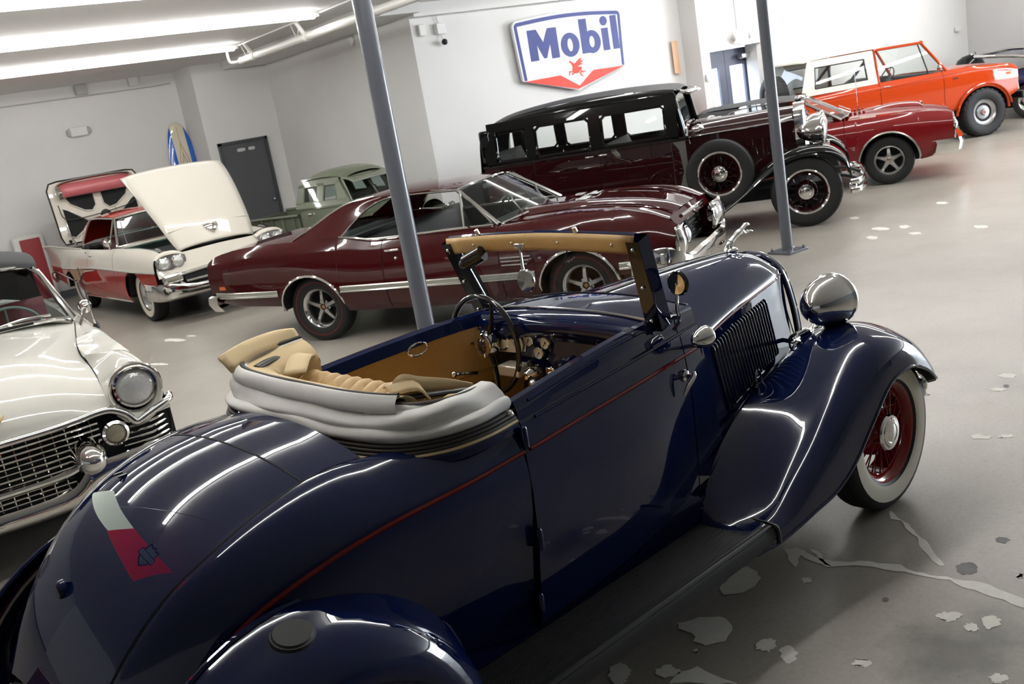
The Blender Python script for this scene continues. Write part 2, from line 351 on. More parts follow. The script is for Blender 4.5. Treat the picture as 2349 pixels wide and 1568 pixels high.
vert('wall_left', (XL, 18.7), (XL, Y0)); vert('wall_near', (XL, Y0), (XR, Y0), m=wallmat('wall_dark_unseen', (.10, .10, .105)))  # unseen near wall, coloured dark to cut the light bounced onto the cars
for i, (a, b) in enumerate((((6.18, 18.68), (XL, 18.68)), ((7.6, 17.75), (6.2, 17.75)), ((7.6, 12.43), (7.6, 17.75)), ((12.98, 12.43), (7.62, 12.43)))):
    vert('baseboard_%d' % (i+1), a, b, 0, .13, SKIRT, .02)
# beam under the ceiling along the sign wall, and the box beside it
o = box('trim_1', (10.3, 12.36, 3.47), (5.4, .18, .18), WALLM); o['kind'] = 'structure'
o = box('trim_2', (7.2, 14.9, 3.49), (.84, 5.6, .14), WALLM); o['kind'] = 'structure'
# floor joints
JOINT = mat('joint_filler', (.17, .16, .14), .7)
for i, (a, b) in enumerate(((floor_at(0, 1375), floor_at(330, 1262)), (floor_at(1160, 840), floor_at(2349, 610)))):
    pass
# paint and filler left on the concrete, worn to islands
PATCH = mat('old_cream_paint', (.74, .72, .66), .55, noise=(30, (.60, .58, .52), .4)); STAIN = mat('oil_stain', (.075, .072, .072), .5, noise=(9, (.15, .145, .14), .7))
def patch(pts, m=PATCH, z=.0012, rag=.008, name='paint_patch'):
    P = [floor_at(*p) for p in pts]; out = []; n = len(P)
    for i in range(n):
        a, b = P[i], P[(i+1) % n]; k = max(2, int(np.linalg.norm(b-a)/.03))
        for j in range(k):
            q = a+(b-a)*j/k; out.append((q[0]+random.uniform(-rag, rag), q[1]+random.uniform(-rag, rag), z))
    return ob(name, out, [tuple(range(len(out)))], m, fl, smooth=False)
def blob(cx, cy, rx, ry, k=14, **kw):
    patch([(cx+rx*math.cos(a)*random.uniform(.8, 1.1), cy+ry*math.sin(a)*random.uniform(.8, 1.1)) for a in np.arange(k)*2*PI/k], **kw)
patch([(2040, 1170), (2052, 1180), (2085, 1200), (2110, 1232), (2145, 1265), (2163, 1295), (2150, 1295), (2120, 1265), (2095, 1225), (2065, 1195), (2043, 1190)])
patch([(1800, 1258), (1830, 1258), (1870, 1275), (1895, 1282), (1930, 1288), (1975, 1287), (2060, 1295), (2100, 1310), (2190, 1328), (2270, 1340), (2349, 1372), (2349, 1392), (2300, 1375), (2220, 1350), (2175, 1330), (2100, 1318), (2050, 1308), (1985, 1297), (1940, 1300), (1900, 1300), (1865, 1285), (1835, 1275), (1825, 1300), (1810, 1285)])
patch([(1862, 1258), (1885, 1272), (1905, 1300), (1885, 1290)])
patch([(1648, 1350), (1690, 1305), (1715, 1298), (1738, 1310), (1747, 1325), (1735, 1345), (1700, 1358), (1665, 1363)])
patch([(1575, 1425), (1605, 1416), (1650, 1412), (1672, 1425), (1680, 1445), (1665, 1470), (1620, 1483), (1592, 1472), (1590, 1450), (1560, 1440), (1556, 1428)])
blob(1757, 1478, 26, 15); blob(1808, 1500, 23, 20); blob(1976, 1520, 21, 11); blob(2272, 1426, 22, 15); blob(2228, 1438, 18, 9); blob(2178, 1413, 30, 11, rag=.006); blob(2290, 1555, 24, 12); blob(1597, 1493, 9, 6)
patch([(1560, 1540), (1600, 1530), (1640, 1548), (1680, 1560), (1690, 1568), (1540, 1568)]); blob(1530, 1540, 30, 16); blob(1420, 1545, 30, 24)
for cx, cy, rx, ry in ((2312, 862, 22, 6), (2290, 893, 20, 4), (2250, 1002, 26, 5), (2310, 1000, 22, 4), (2130, 905, 8, 2), (2020, 525, 22, 4), (2000, 545, 14, 4), (2075, 520, 14, 4), (2100, 535, 16, 3), (1960, 500, 12, 3), (2160, 465, 14, 3), (2250, 520, 18, 4), (2340, 1320, 8, 5), (1850, 1330, 16, 5), (1700, 610, 12, 3), (400, 780, 26, 4), (365, 835, 22, 3), (440, 770, 12, 2)):
    blob(cx, cy, rx, ry, 10, rag=.01)
blob(2218, 1303, 26, 16, m=STAIN, rag=.006, name='oil_spot'); blob(2300, 1238, 16, 7, m=STAIN, name='oil_spot', rag=.004); blob(2030, 1375, 8, 5, m=STAIN, name='oil_spot', rag=.004); blob(2308, 885, 7, 4, m=STAIN, name='oil_spot', rag=.004)

# ------------------------------------------------------------------ light rows
TUBEM = mat('lamp_tube', (1, 1, 1), .4, emit=((1, .992, .97), TUBE_POWER)); FIXM = mat('lamp_channel', (.72, .72, .70), .4)
def light_row(v, u0, u1, label, group):
    r = empty('light_row', ((u0+u1)/2, v, CZ)); h = (u1-u0)/2; k = int(round((u1-u0)/2.44)); d = 2*h/k
    box('channel', (0, 0, -.02), (2*h+.16, .09, .035), FIXM, r)
    for i in range(k):
        tube('lamp_tube', [(-h+i*d+.004, 0, -.068), (-h+(i+1)*d-.004, 0, -.068)], .028, TUBEM, r, n=10, flat=1.9, up=(0, 0, 1))
    for s in (-1, 1): box('end_socket', (s*(h+.03), 0, -.05), (.06, .07, .05), FIXM, r)
    return tag(r, label, 'light', group)
light_row(14.9, -.4, 5.95, 'long fluorescent strip nearest the wall with the surfboard', 'fluorescent strips in the low bay')
light_row(12.0, -.4, 5.95, 'long fluorescent strip, middle one seen on the ceiling', 'fluorescent strips in the low bay')
light_row(9.25, -.4, 5.95, 'long fluorescent strip cut by the top left corner of the picture', 'fluorescent strips in the low bay')
light_row(6.4, -.4, 5.95, 'fluorescent strip overhead between blue roadster and maroon coupe', 'fluorescent strips in the low bay')
light_row(3.75, -.4, 5.95, 'fluorescent strip overhead above the blue roadster', 'fluorescent strips in the low bay')
for v, nm in ((10.2, 'farthest'), (7.4, 'middle'), (4.6, 'nearest')):
    light_row(v, 8.4, 20.6, 'fluorescent strip overhead in the bay with the orange truck, %s row' % nm, 'fluorescent strips in the far bay')

# ------------------------------------------------------------------ pipes, boxes and signs on the walls
PIPEM = mat('pipe_white', (.74, .73, .69), .45)
pp = empty('ceiling_pipe', (6.15, 12, 3.33)); tag(pp, 'white painted pipe with brackets hung under the ceiling', 'pipe')
tube('pipe_run', [(0, -6, 0), (0, 3.2, 0)], .055, PIPEM, pp, n=14); lathe('pipe_cap', [(.0005, 3.26), (.05, 3.25), (.062, 3.2), (.062, 3.1)], PIPEM, pp, n=14)
tube('drain_elbow', [(0, 3.2, 0), (-.16, 3.2, -.01), (-.2, 3.2, .04), (-.2, 3.2, .2)], .022, PIPEM, pp, sm=4)
for y in (2.95, 1.05, -.9, -2.9, -4.8):
    tube('bracket', [(-.06, y, .2), (0, y, -.0), (.06, y, .2)], .008, PIPEM, pp, n=6); tube('hanger', [(-.12, y-.3, .2), (-.02, y-.3, .02)], .03, PIPEM, pp, n=10); lathe('pipe_collar', [(.06, y-.36), (.068, y-.35), (.068, y-.25), (.06, y-.24)], PIPEM, pp, n=14)
cd = tube('conduit', [(6.02, 15.0, 3.53), (6.02, 5.0, 3.53)], .011, PIPEM); tag(cd, 'thin white conduit joining the ends of the light strips', 'conduit')
GREYM = mat('device_white', (.80, .80, .79), .4); GREY2 = mat('device_grey', (.50, .50, .49), .5)
c2 = tube('conduit', [(-8.9, 18.68, 3.35), (4.3, 18.68, 3.36), (6.1, 18.68, 3.38)], .012, GREY2, sm=3); tag(c2, 'thin grey conduit along the top of the far left wall', 'conduit')
o = box('camera_box', (5.44, 18.64, 3.5), (.17, .1, .17), GREYM, bev=.02); tag(o, 'bright white square box at the top of the far left wall', 'box')
o = box('junction_box', (4.52, 18.64, 3.47), (.2, .08, .17), GREY2, bev=.01); tag(o, 'dull grey junction box at the top of the far left wall', 'box')
el = empty('emergency_light', (4.3, 18.64, 2.78)); tag(el, 'white emergency light unit mounted on the far left wall', 'light'); box('unit', (0, 0, 0), (.30, .09, .17), GREYM, el, bev=.02)
for s in (-1, 1): ball('lamp_head', (s*.17, -.02, 0), .06, GREY2, el, (.6, .8, 1))
o = lathe('smoke_detector', [(.075, 0), (.075, -.03), (.05, -.05), (.0005, -.05)], GREYM, None, (7.61, 14.22, 3.33), axis='x', n=20); tag(o, 'round white detector on the wall below the pipe', 'detector')
o = box('wall_switch', (7.78, 12.42, 3.2), (.11, .05, .16), GREYM, bev=.01); tag(o, 'plain white wall box left of the security camera', 'box')
sc = empty('security_camera', (8.09, 12.42, 3.1)); tag(sc, 'small black dome camera under a white box with cable', 'camera')
box('mount_box', (0, 0, .09), (.16, .08, .16), GREYM, sc, bev=.015); ball('camera_ball', (0, -.06, -.1), .045, BLACKP, sc); tube('stalk', [(0, 0, 0), (0, -.04, -.08)], .01, GREYM, sc)
tube('cable', [(0, 0, .16), (-.03, 0, .24), (.02, -.02, .33), (.2, -.08, .35), (.7, -.1, .37)], .007, GREY2, sc, sm=4)

# door in the deep corner
DOORM = mat('door_grey', (.085, .088, .098), .42)
d1 = empty('door_1', (6.84, 17.74, 0)); d1['kind'] = 'structure'; d1['label'] = 'dark grey door in the deep corner with white lettering'
box('door_leaf', (0, .0, 1.06), (.84, .05, 2.12), DOORM, d1)
for s in (-1, 1): box('door_frame', (s*.445, -.01, 1.08), (.05, .09, 2.16), mat('door_frame_grey', (.06, .065, .07), .4), d1)
box('door_head', (0, -.01, 2.135), (.94, .09, .05), mat('door_frame_grey', (.06, .065, .07)), d1)
ball('door_knob', (.34, -.06, 1.0), .03, STEEL, d1)
LETW = mat('letter_white', (.75, .75, .76), .5)
for i, (x, w, h) in enumerate(((-.13, .02, .05), (-.1, .025, .06), (-.065, .025, .06), (-.03, .02, .06), (.0, .02, .045), (.09, .02, .05), (.12, .022, .06), (.155, .02, .06), (.185, .02, .05))):
    box('letter', (x, -.028, 1.985), (w, .004, h), LETW, d1)
# exit doors
E2 = mat('exit_door_grey', (.13, .14, .20), .4); DAYG = glassmat('door_glass', (.97, .98, 1))
d2 = empty('door_2', (13.92, 12.47, 0)); d2['kind'] = 'structure'; d2['label'] = 'pair of blue-grey exit doors with bright glass panes'
for k, (x0, x1, g0, g1) in enumerate(((-.70, .09, -.40, -.08), (.10, .70, .22, .60))):
    lf = box('door_leaf', ((x0+g0)/2, 0, 1.12), (g0-x0, .05, 2.24), E2, d2)
    for nm, c, s in (('stile', ((g1+x1)/2, 0, 1.12), (x1-g1, .05, 2.24)), ('top_rail', ((g0+g1)/2, 0, 2.09), (g1-g0, .05, .3)), ('bottom_rail', ((g0+g1)/2, 0, .3), (g1-g0, .05, .6)), ('glass_pane', ((g0+g1)/2, 0, 1.27), (g1-g0, .008, 1.34))):
        box(nm, c, s, DAYG if nm == 'glass_pane' else E2, lf)
    tube('push_bar', [(x0+.1, -.05, 1.0), (x1-.1, -.05, 1.0)], .015, STEEL, lf)
cl = box('door_closer', (.52, -.12, 2.08), (.24, .12, .08), STEEL, d2, bev=.01)
for s in (-1, 1): box('door_frame', (s*.70, -.02, 1.12), (.05, .12, 2.24), E2, d2)
box('door_sign', (-.62, -.03, 2.0), (.12, .01, .09), LETW, d2)
ex = empty('exit_sign', (13.98, 11.98, 2.42)); tag(ex, 'white box exit sign with pink-red letters above the glass doors', 'sign')
box('sign_box', (0, 0, 0), (.33, .06, .24), mat('sign_white', (.85, .85, .85), .4, emit=((1, .95, .95), .5)), ex, bev=.015); text('exit_letters', 'EXIT', .15, mat('exit_red', (.8, .10, .09), .4, emit=((1, .25, .22), .6)), ex, (0, -.033, 0), (1, 0, 0), (0, 0, 1), off=.003)
ball('lamp_head', (-.2, -.01, -.02), .06, GREY2, ex, (.6, .8, 1)); ball('lamp_head', (.2, -.01, -.02), .05, GREY2, ex, (.6, .8, 1)); tube('conduit_drop', [(-.05, .03, .12), (-.05, .03, 1.1)], .012, GREY2, ex)
o = box('thermostat', (13.08, 12.02, 1.82), (.09, .04, .12), GREYM, bev=.01); tag(o, 'small white thermostat left of the exit doors', 'thermostat')
o = box('wall_sensor', (20.95, 12.0, 1.84), (.16, .05, .09), GREYM, bev=.01); tag(o, 'tiny white sensor high in the far right corner', 'sensor')
fx = empty('fire_extinguisher', (12.78, 12.3, 1.0)); tag(fx, 'red fire extinguisher on the wall behind the limousine', 'extinguisher')
lathe('cylinder', [(.0005, 0), (.07, .01), (.075, .05), (.075, .42), (.06, .48), (.025, .52), (.02, .56)], mat('extinguisher_red', (.45, .02, .02), .3), fx, axis='z', n=20); tube('hose', [(.02, 0, .56), (.1, -.03, .5), (.11, -.03, .2)], .012, BLACKP, fx, sm=4); box('placard', (-.02, .1, 1.25), (.14, .01, .55), mat('placard_orange', (.75, .48, .30), .5), fx)
box('lever', (0, 0, .58), (.12, .03, .03), STEEL, fx)

# the shield-shaped oil company sign
SGW = mat('sign_enamel_white', (.80, .81, .84), .42, spec=.3); SGB = mat('sign_enamel_blue', (.02, .035, .22), .38, spec=.35); SGR = mat('sign_enamel_red', (.70, .045, .015), .4, spec=.3)
sg = empty('wall_sign', (10.44, 12.36, 2.6)); tag(sg, 'large white shield shaped enamel sign with blue Mobil lettering', 'sign')
def arcpts(): 
    top = [(-1.12+.10*(1-math.cos(a))-.0, .46+.0+.10*math.sin(a)) for a in np.linspace(0, PI/2, 6)]
    crown = [(x, .56+.05*math.cos(x/1.02*PI/2)) for x in np.linspace(-.98, .98, 13)]
    rt = [(1.12-.10*(1-math.cos(a)), .46+.10*math.sin(a)) for a in np.linspace(PI/2, 0, 6)]
    return top+crown+rt
out = arcpts(); low = [(1.07, -.33), (.02, -.60), (-1.07, -.33)]
full = out+low
prism('sign_plate', full, -.02, .03, SGW, sg)
def inset(P, d):
    c = np.mean(P, 0); P = np.array(P); q = []
    n = len(P)
    for i in range(n):
        a, b, e = P[i-1], P[i], P[(i+1) % n]; t1 = (b-a)/max(1e-6, np.linalg.norm(b-a)); t2 = (e-b)/max(1e-6, np.linalg.norm(e-b)); nn = np.array([t1[1]+t2[1], -t1[0]-t2[0]]); nn /= max(1e-6, np.linalg.norm(nn))
        q.append(b+nn*d)
    return [tuple(x) for x in q]
bo = out+[(1.07, -.33), (-1.07, -.33)]
o1 = inset(bo, .028); o2 = inset(bo, .085); n1 = len(out)
o2 = o2[:n1]+[(.99, -.33), (-.99, -.33)]; o1 = o1[:n1]+[(1.045, -.33), (-1.045, -.33)]
idx = [n1+1]+list(range(n1))+[n1]
V = [(*o1[i], 0) for i in idx]+[(*o2[i], 0) for i in idx]; V = [(a, -.023, b) for a, b, _ in V]; k = len(idx)
ob('blue_border', V, [(i, i+1, k+i+1, k+i) for i in range(k-1)], SGB, sg, smooth=False)
prism('red_chevron', [(-1.05, -.34), (-.33, -.33), (.03, -.535), (.0, -.585)], -.024, -.021, SGR, sg); prism('red_chevron', [(1.05, -.34), (.36, -.33), (.03, -.535), (.0, -.585)], -.024, -.021, SGR, sg)
def poly(name, pts, m, y=-.024, par=sg): return ob(name, [(a, y, b) for a, b in pts], [tuple(range(len(pts)))], m, par, smooth=False)
def ringpoly(name, cx, cz, ro, ri, m):
    a = np.arange(28)*2*PI/28; V = [(cx+ro[0]*math.cos(t), -.0246, cz+ro[1]*math.sin(t)) for t in a]+[(cx+ri[0]*math.cos(t), -.0246, cz+ri[1]*math.sin(t)) for t in a]
    ob(name, V, [(i, (i+1) % 28, 28+(i+1) % 28, 28+i) for i in range(28)], m, sg, smooth=False)
# letters M o b i l
z0, zc, zx = -.06, .40, .29
V = [(-.86, z0), (-.70, z0), (-.70, .17), (-.60, z0+.02), (-.54, z0+.02), (-.44, .17), (-.44, z0), (-.28, z0), (-.28, zc), (-.46, zc), (-.57, .20), (-.68, zc), (-.86, zc)]
poly('letter_m', [V[0], V[1], V[2], V[11], V[12]], SGB); poly('letter_m', [V[2], V[3], V[4], V[5], V[9], V[10], V[11]], SGB); poly('letter_m', [V[5], V[6], V[7], V[8], V[9]], SGB)
ringpoly('letter_o', -.04, z0+.165, (.19, .185), (.055, .10), SGB)
poly('letter_b', [(.19, z0), (.35, z0), (.35, .47), (.19, .47)], SGB); ringpoly('letter_b', .42, z0+.165, (.185, .18), (.055, .09), SGB)
poly('letter_i', [(.645, z0), (.79, z0), (.79, zx), (.645, zx)], SGB); ringpoly('letter_i', .715, zx+.11, (.08, .075), (.001, .001), SGB)
poly('letter_l', [(.86, z0), (1.0, z0), (1.0, .47), (.86, .47)], SGB)
# the little red winged horse
for q in ([(-.06, -.16), (-.10, -.13), (-.13, -.15), (-.09, -.17), (-.06, -.22), (-.08, -.30), (-.04, -.34), (.04, -.34), (.12, -.29), (.13, -.25), (.04, -.24), (-.01, -.19)], [(-.02, -.19), (.10, -.12), (.15, -.11), (.12, -.15), (.17, -.165), (.12, -.19), (.16, -.21), (.08, -.23), (.02, -.24)],
          [(-.08, -.30), (-.14, -.29), (-.16, -.36), (-.145, -.365), (-.125, -.31), (-.07, -.32)], [(-.04, -.34), (-.09, -.36), (-.10, -.34), (-.06, -.32)], [(.10, -.30), (.17, -.33), (.20, -.31), (.205, -.325), (.17, -.345), (.09, -.33)], [(.06, -.33), (.10, -.40), (.14, -.41), (.12, -.39), (.09, -.33)]): poly('winged_horse', q, SGR, -.0245-.0004*random.random())

# ------------------------------------------------------------------ posts
POSTM = mat('post_grey', (.13, .14, .165), .32, coat=.3)
def post(u, v, label):
    p = empty('steel_post', (u, v, 0)); tag(p, label, 'post', 'steel pipe posts')
    lathe('pipe', [(.0585, .012), (.0585, CZ)], POSTM, p, axis='z', n=28); box('base_plate', (0, 0, .011), (.30, .30, .022), POSTM, p, bev=.003, rot=rotz(.0))
    for a in (-1, 1):
        for b in (-1, 1):
            lathe('anchor_bolt', [(.016, .02), (.016, .036), (.008, .036), (.008, .055), (.0005, .056)], POSTM, p, (a*.115, b*.115, 0), axis='z', n=8)
post(8.26, 6.76, 'grey steel pipe post with bolted base plate beside the limousine'); post(3.06, 5.50, 'grey steel pipe post rising behind the blue roadster')

# ------------------------------------------------------------------ surfboard and panels by the far left wall
sb = empty('surfboard', (5.98, 18.42, .0)); sb.rotation_euler = (math.radians(-4.5), 0, 0); tag(sb, 'blue and cream longboard surfboard leaning in the far corner', 'surfboard')
def sbw(z): return float(tab(z, [(0, .10), (.12, .17), (.5, .24), (1.3, .285), (1.9, .27), (2.3, .22), (2.55, .15), (2.66, .08), (2.69, .01)]))
zs = np.concatenate([np.linspace(0, 2.3, 16), np.linspace(2.38, 2.69, 9)])
CRM = mat('board_cream', (.74, .70, .53), .12, coat=1.); BLU = mat('board_blue', (.02, .13, .58), .12, coat=1.); STRM = mat('board_stringer', (.34, .12, .05), .3)
def strip(name, f0, f1, m, n=6):
    P = []
    for z in zs:
        w = sbw(z); r = []
        for t in np.linspace(f0, f1, n):
            x = max(-w, min(w, t)) if abs(t) < 1 else t; x = max(-w, min(w, t*1.0)); r.append((x, -.035*math.sqrt(max(0, 1-(x/(w+1e-6))**2)), z))
        P.append(r)
    return grid(name, P, m, sb)
strip('centre_panel', -.125, .125, CRM, 8); strip('rail_panel', -.30, -.125, BLU, 8); strip('rail_panel', .125, .30, BLU, 8)
grid('board_back', [[(t*sbw(z), .035*math.sqrt(max(0, 1-t*t)), z) for t in np.linspace(-1, 1, 9)] for z in zs], CRM, sb)
tube('stringer', [(0, -.036, .1), (0, -.036, 2.6)], .003, STRM, sb, n=5)
for zz, hh in ((1.95, .36), (1.95, .16)):
    tube('diamond', [(0, -.038, zz+hh), (.09*hh/.36, -.038, zz), (0, -.038, zz-hh), (-.09*hh/.36, -.038, zz)], .005, STRM, sb, n=5, closed=True)
PNW = mat('panel_white', (.76, .76, .72), .4); PNR = mat('panel_red', (.30, .022, .03), .45)
def slab(u, v, w, h, tilt, label):
    p = empty('leaning_panel', (u, v, 0)); p.rotation_euler = (math.radians(-tilt), 0, 0); tag(p, label, 'panel', 'white framed red panels')
    box('frame', (0, 0, h/2), (w, .14, h), PNW, p, bev=.045); box('red_face', (.02, -.075, h*.5+.01), (w*.66, .02, h*.86), PNR, p, bev=.03)
slab(2.98, 18.42, .50, 1.22, 5, 'white slab panel with red face standing by the red-and-white car'); slab(2.22, 18.42, .50, 1.18, 5, 'white slab panel with red face cut by the left picture edge')
# ================================================================== the dark blue roadster (x forward from the front axle, y left, z up)
NAVY = paint('paint_navy', (.0035, .0085, .046), .3); REDP = paint('paint_wheel_red', (.27, .010, .010)); REDS = paint('pinstripe_red', (.13, .008, .008)); TAN = mat('leather_tan', (.50, .315, .115), .42, noise=(60, (.44, .27, .09), .5), bump=(180, .08, .003))
CANVAS = mat('top_canvas_white', (.72, .71, .68), .62, noise=(25, (.66, .65, .61), .5), bump=(220, .06, .002)); CANT = mat('top_lining_tan', (.60, .46, .26), .7); PIPING = mat('piping_brown', (.035, .028, .024), .6); RIBBED = mat('running_board_rubber', (.018, .018, .019), .5)
BL = empty('blue_roadster', (3.48, 3.28, 0), math.radians(6)); tag(BL, 'dark blue 1930s open roadster with red wire wheels and folded white top', 'car')
# --- side of the tub: tables of half-width and height along x
XS = [-.80, -1.0, -1.3, -1.6, -1.93, -2.2, -2.42]
def T(v): return list(zip(XS, v))
w_s, z_s = T([.555, .575, .62, .65, .66, .66, .655]), T([.47, .47, .46, .44, .427, .43, .43])
w_m = T([.515, .552, .612, .655, .682, .688, .685])
w_b = T([.487, .520, .565, .605, .650, .675, .682])
w_t = T([.445, .477, .522, .562, .604, .626, .60]); z_t = T([1.165, 1.175, 1.182, 1.172, 1.152, 1.135, 1.13])
def side(x):
    x = np.asarray(x, float); a, b, c, d = tab(x, w_s), tab(x, w_m), tab(x, w_b), tab(x, w_t); zs_, zt = tab(x, z_s), tab(x, z_t); o = np.ones_like(x)
    R = [(a-.03, zs_-.035), (a, zs_), (a+(b-a)*.55, zs_+(.72-zs_)*.45), (b, .72*o), ((b+c)/2+.004, .87*o), (c+.002, .975*o), (c, 1.0*o), (c-.003, 1.025*o), (c-.009, 1.065*o), (c-.013, 1.085*o), (c-.022, 1.092*o), (c-.026, 1.115*o), (d+.012, zt-.018), (d, zt), (d-.022, zt+.004), (d-.044, zt-.006), (d-.054, zt-.055)]
    return np.array([np.stack([x, -r[0], r[1]], -1) for r in R])
def xskew(P, x_at):   # shear a panel edge so that it follows the slanted shut line
    return P
def tubpanel(name, xa, xb, n, m, s, skA, skB, rows=slice(None)):
    """columns between two shut lines whose x changes with height: x = xa + skA(z)"""
    zr = [.43, .46, .58, .72, .87, .975, 1, 1.025, 1.065, 1.085, 1.092, 1.115, 1.14, 1.16, 1.165, 1.15, 1.11]
    t = np.linspace(0, 1, n); out = []
    for i, z in enumerate(zr):
        x = (xa+skA(z))*(1-t)+(xb+skB(z))*t; out.append(side(x)[i])
    P = np.array(out)[rows]*np.array([1, s, 1])
    return grid(name, P, m, BL, ang=32)
def z0(z): return 0.
def skf(z): return -.10*max(0, (1.0-z))**1.5/.4          # front edge of the door leans back low down
def skr(z): return -.09*max(0, 1.15-z)/.7
G = .004
for s in (1, -1):
    tubpanel('cowl_side', -.80, -.945+G, 8, NAVY, s, z0, skf)
    dr = tubpanel('door', -.945-G, -1.925+G, 22, NAVY, s, skf, skr)
    # mouldings pressed into the door top, the red line on the belt
    for f, r in ((9, .006), (12, .006)):
        xs = np.linspace(-.90, -1.86, 20); q = side(xs)[f]*np.array([1, s, 1]); tube('door_moulding', q, r, NAVY, dr, n=6)
    xs = np.linspace(-.95, -1.92, 24); q = side(xs)[6]*np.array([1, s, 1])+np.array([0, -s*.001, 0]); tube('pinstripe', q, .0075, REDS, dr, n=6)
    xs = np.linspace(-.80, -.945, 5); q = side(xs)[6]*np.array([1, s, 1])+np.array([0, -s*.001, 0]); tube('pinstripe', q, .0075, REDS, BL, n=6)
    # dark liner behind the shut lines
    xs = np.linspace(-.85, -1.99, 20); q = side(xs)[[0, 3, 6, 8]]*np.array([1, s, 1])-np.array([0, -s*.02, 0]); grid('inner_liner', q, DARK, BL)
    # hinges at the rear edge, handle at the front edge
    for zz in (1.045, .72, .50):
        xh = -1.925+skr(zz); yh = -float(tab(zz, [(.43, .66), (.72, .683), (1.0, .65), (1.05, .645)]))-.008
        lathe('hinge', [(.0005, -.035), (.012, -.033), (.013, .03), (.009, .036), (.0005, .038)], NAVY, dr, (xh, s*yh, zz), axis='z', n=10)
    hb = lathe('door_handle', [(.024, 0), (.022, .012), (.01, .016), (.009, .04), (.0005, .045)], CHROME, dr, (-.985, -s*.528, .93), n=16, s=-s)
    tube('handle_grip', [(-.975, -s*.568, .945), (-.985, -s*.575, .93), (-1.02, -s*.574, .905), (-1.05, -s*.57, .875)], [.009, .011, .010, .004], CHROME, dr, sm=4, n=10)
# --- rear body: rings from the side line up and over the deck
def rings():
    xs = np.array([-1.929, -2.04, -2.16, -2.29, -2.42, -2.53, -2.66, -2.80, -2.92, -3.03, -3.12, -3.20, -3.27, -3.33])
    L = {}
    L['cz'] = tab(xs, [(-3.33, .66), (-3.27, .765), (-3.20, .865), (-3.12, .955), (-3.03, 1.03), (-2.92, 1.092), (-2.80, 1.138), (-2.66, 1.172), (-2.53, 1.188), (-2.42, 1.195), (-1.9, 1.195)])
    L['lw'] = tab(xs, [(-3.33, .335), (-3.2, .385), (-3.05, .43), (-2.9, .462), (-2.7, .468), (-2.59, .46), (-2.42, .47), (-2.29, .52), (-2.16, .565), (-2.04, .585), (-1.93, .59)])
    L['lz'] = np.where(xs > -2.45, tab(xs, [(-2.46, 1.135), (-2.29, 1.125), (-2.1, 1.125), (-1.93, 1.142)]), L['cz']-tab(xs, [(-3.33, .03), (-3.1, .04), (-2.9, .045), (-2.6, .045), (-2.42, .06)]))
    L['sw'] = tab(xs, [(-3.33, .44), (-3.2, .50), (-3.075, .548), (-2.98, .585), (-2.89, .62), (-2.765, .655), (-2.63, .675), (-2.42, .682), (-2.2, .675), (-1.93, .650)])
    L['sz'] = tab(xs, [(-3.33, .50), (-3.2, .64), (-3.075, .775), (-2.98, .855), (-2.89, .91), (-2.765, .955), (-2.63, .985), (-2.42, 1.0), (-1.93, 1.0)])
    return xs, L
RX, RL = rings()
def rearrow(i):
    x = RX[i]; q = {k: v[i] for k, v in RL.items()}; lw, lz, sw, sz, cz = q['lw'], q['lz'], q['sw'], q['sz'], q['cz']
    f = min(1, max(0, (x+2.42)/.49)); low = max(.36, sz-.50)*(1-f)+.395*f; out = []
    out += [(x, (.60*sw/.68+.03)*(1-f)+.64*f, low), (x, sw*.985+.005+.022*f, sz*.5+low*.5), (x, sw+.012+.010*f, sz-.10), (x, sw+.004, sz-.022), (x, sw, sz), (x, sw-.004, sz+.02)]
    for t in (.22, .45, .68, .86, 1.):          # rounded shoulder from the stripe to the lid edge
        y = sw-.004+(lw+.004-sw+.004)*t; e = math.sin(t*PI/2)**.85; out.append((x, y, sz+.02+(lz-sz-.02)*(e*(1-.35*f)+t*.35*f)))
    return [(p[0]+f*skr(p[2]), p[1], p[2]) for p in out]
side_rows = np.array([rearrow(i) for i in range(len(RX))])        # (ring, pt, 3)
side_rows = crom(side_rows, 3)
side_rows = crom(side_rows.transpose(1, 0, 2), 2).transpose(1, 0, 2)
RX, RL = RX[4:], {k: v[4:] for k, v in RL.items()}
lid = np.array([[(RX[i], RL['lw'][i]*t-(.004 if t == 1 else 0), RL['cz'][i]-(RL['cz'][i]-RL['lz'][i])*t**2.2) for t in (0, .2, .4, .6, .75, .88, .96, 1)] for i in range(len(RX))])
lid = crom(lid, 3)
for s in (1, -1):
    grid('rear_quarter', side_rows*np.array([1, -s, 1]), NAVY, BL, ang=50)
    st = side_rows[:, 8]*np.array([1, -s, 1]); tube('pinstripe', st+np.array([0, -s*.002, 0]), .0075, REDS, BL, n=6)
    gp = lid[4:, -1]*np.array([1, -s, 1])-np.array([0, 0, .004]); tube('lid_shut_gap', gp, .0065, DARK, BL, n=5)
k = 5
full = np.concatenate([lid[:, ::-1]*np.array([1, -1, 1]), lid[:, 1:]], 1)
grid('deck_panel', full[:k+1]+np.array([0, 0, 0]), NAVY, BL, ang=50)
rl = grid('rumble_lid', full[k:]+np.array([-.006, 0, .0]), NAVY, BL, ang=50)
sl = crom(np.array([full[k][::3]]).reshape(-1, 3), 3); tube('lid_seam', full[k]+np.array([-.003, 0, -.001]), .0045, DARK, BL, n=5)
# tail below the lid
tl = np.array([[(RX[-1]-.00, y, .66-.12*(y/.45)**2), (RX[-1]-.05, y*.98, .50-.1*(y/.45)**2), (RX[-1]-.06, y*.95, .36)] for y in np.linspace(-.44, .44, 9)])
grid('tail_panel', crom(tl.transpose(1, 0, 2), 3), NAVY, BL)
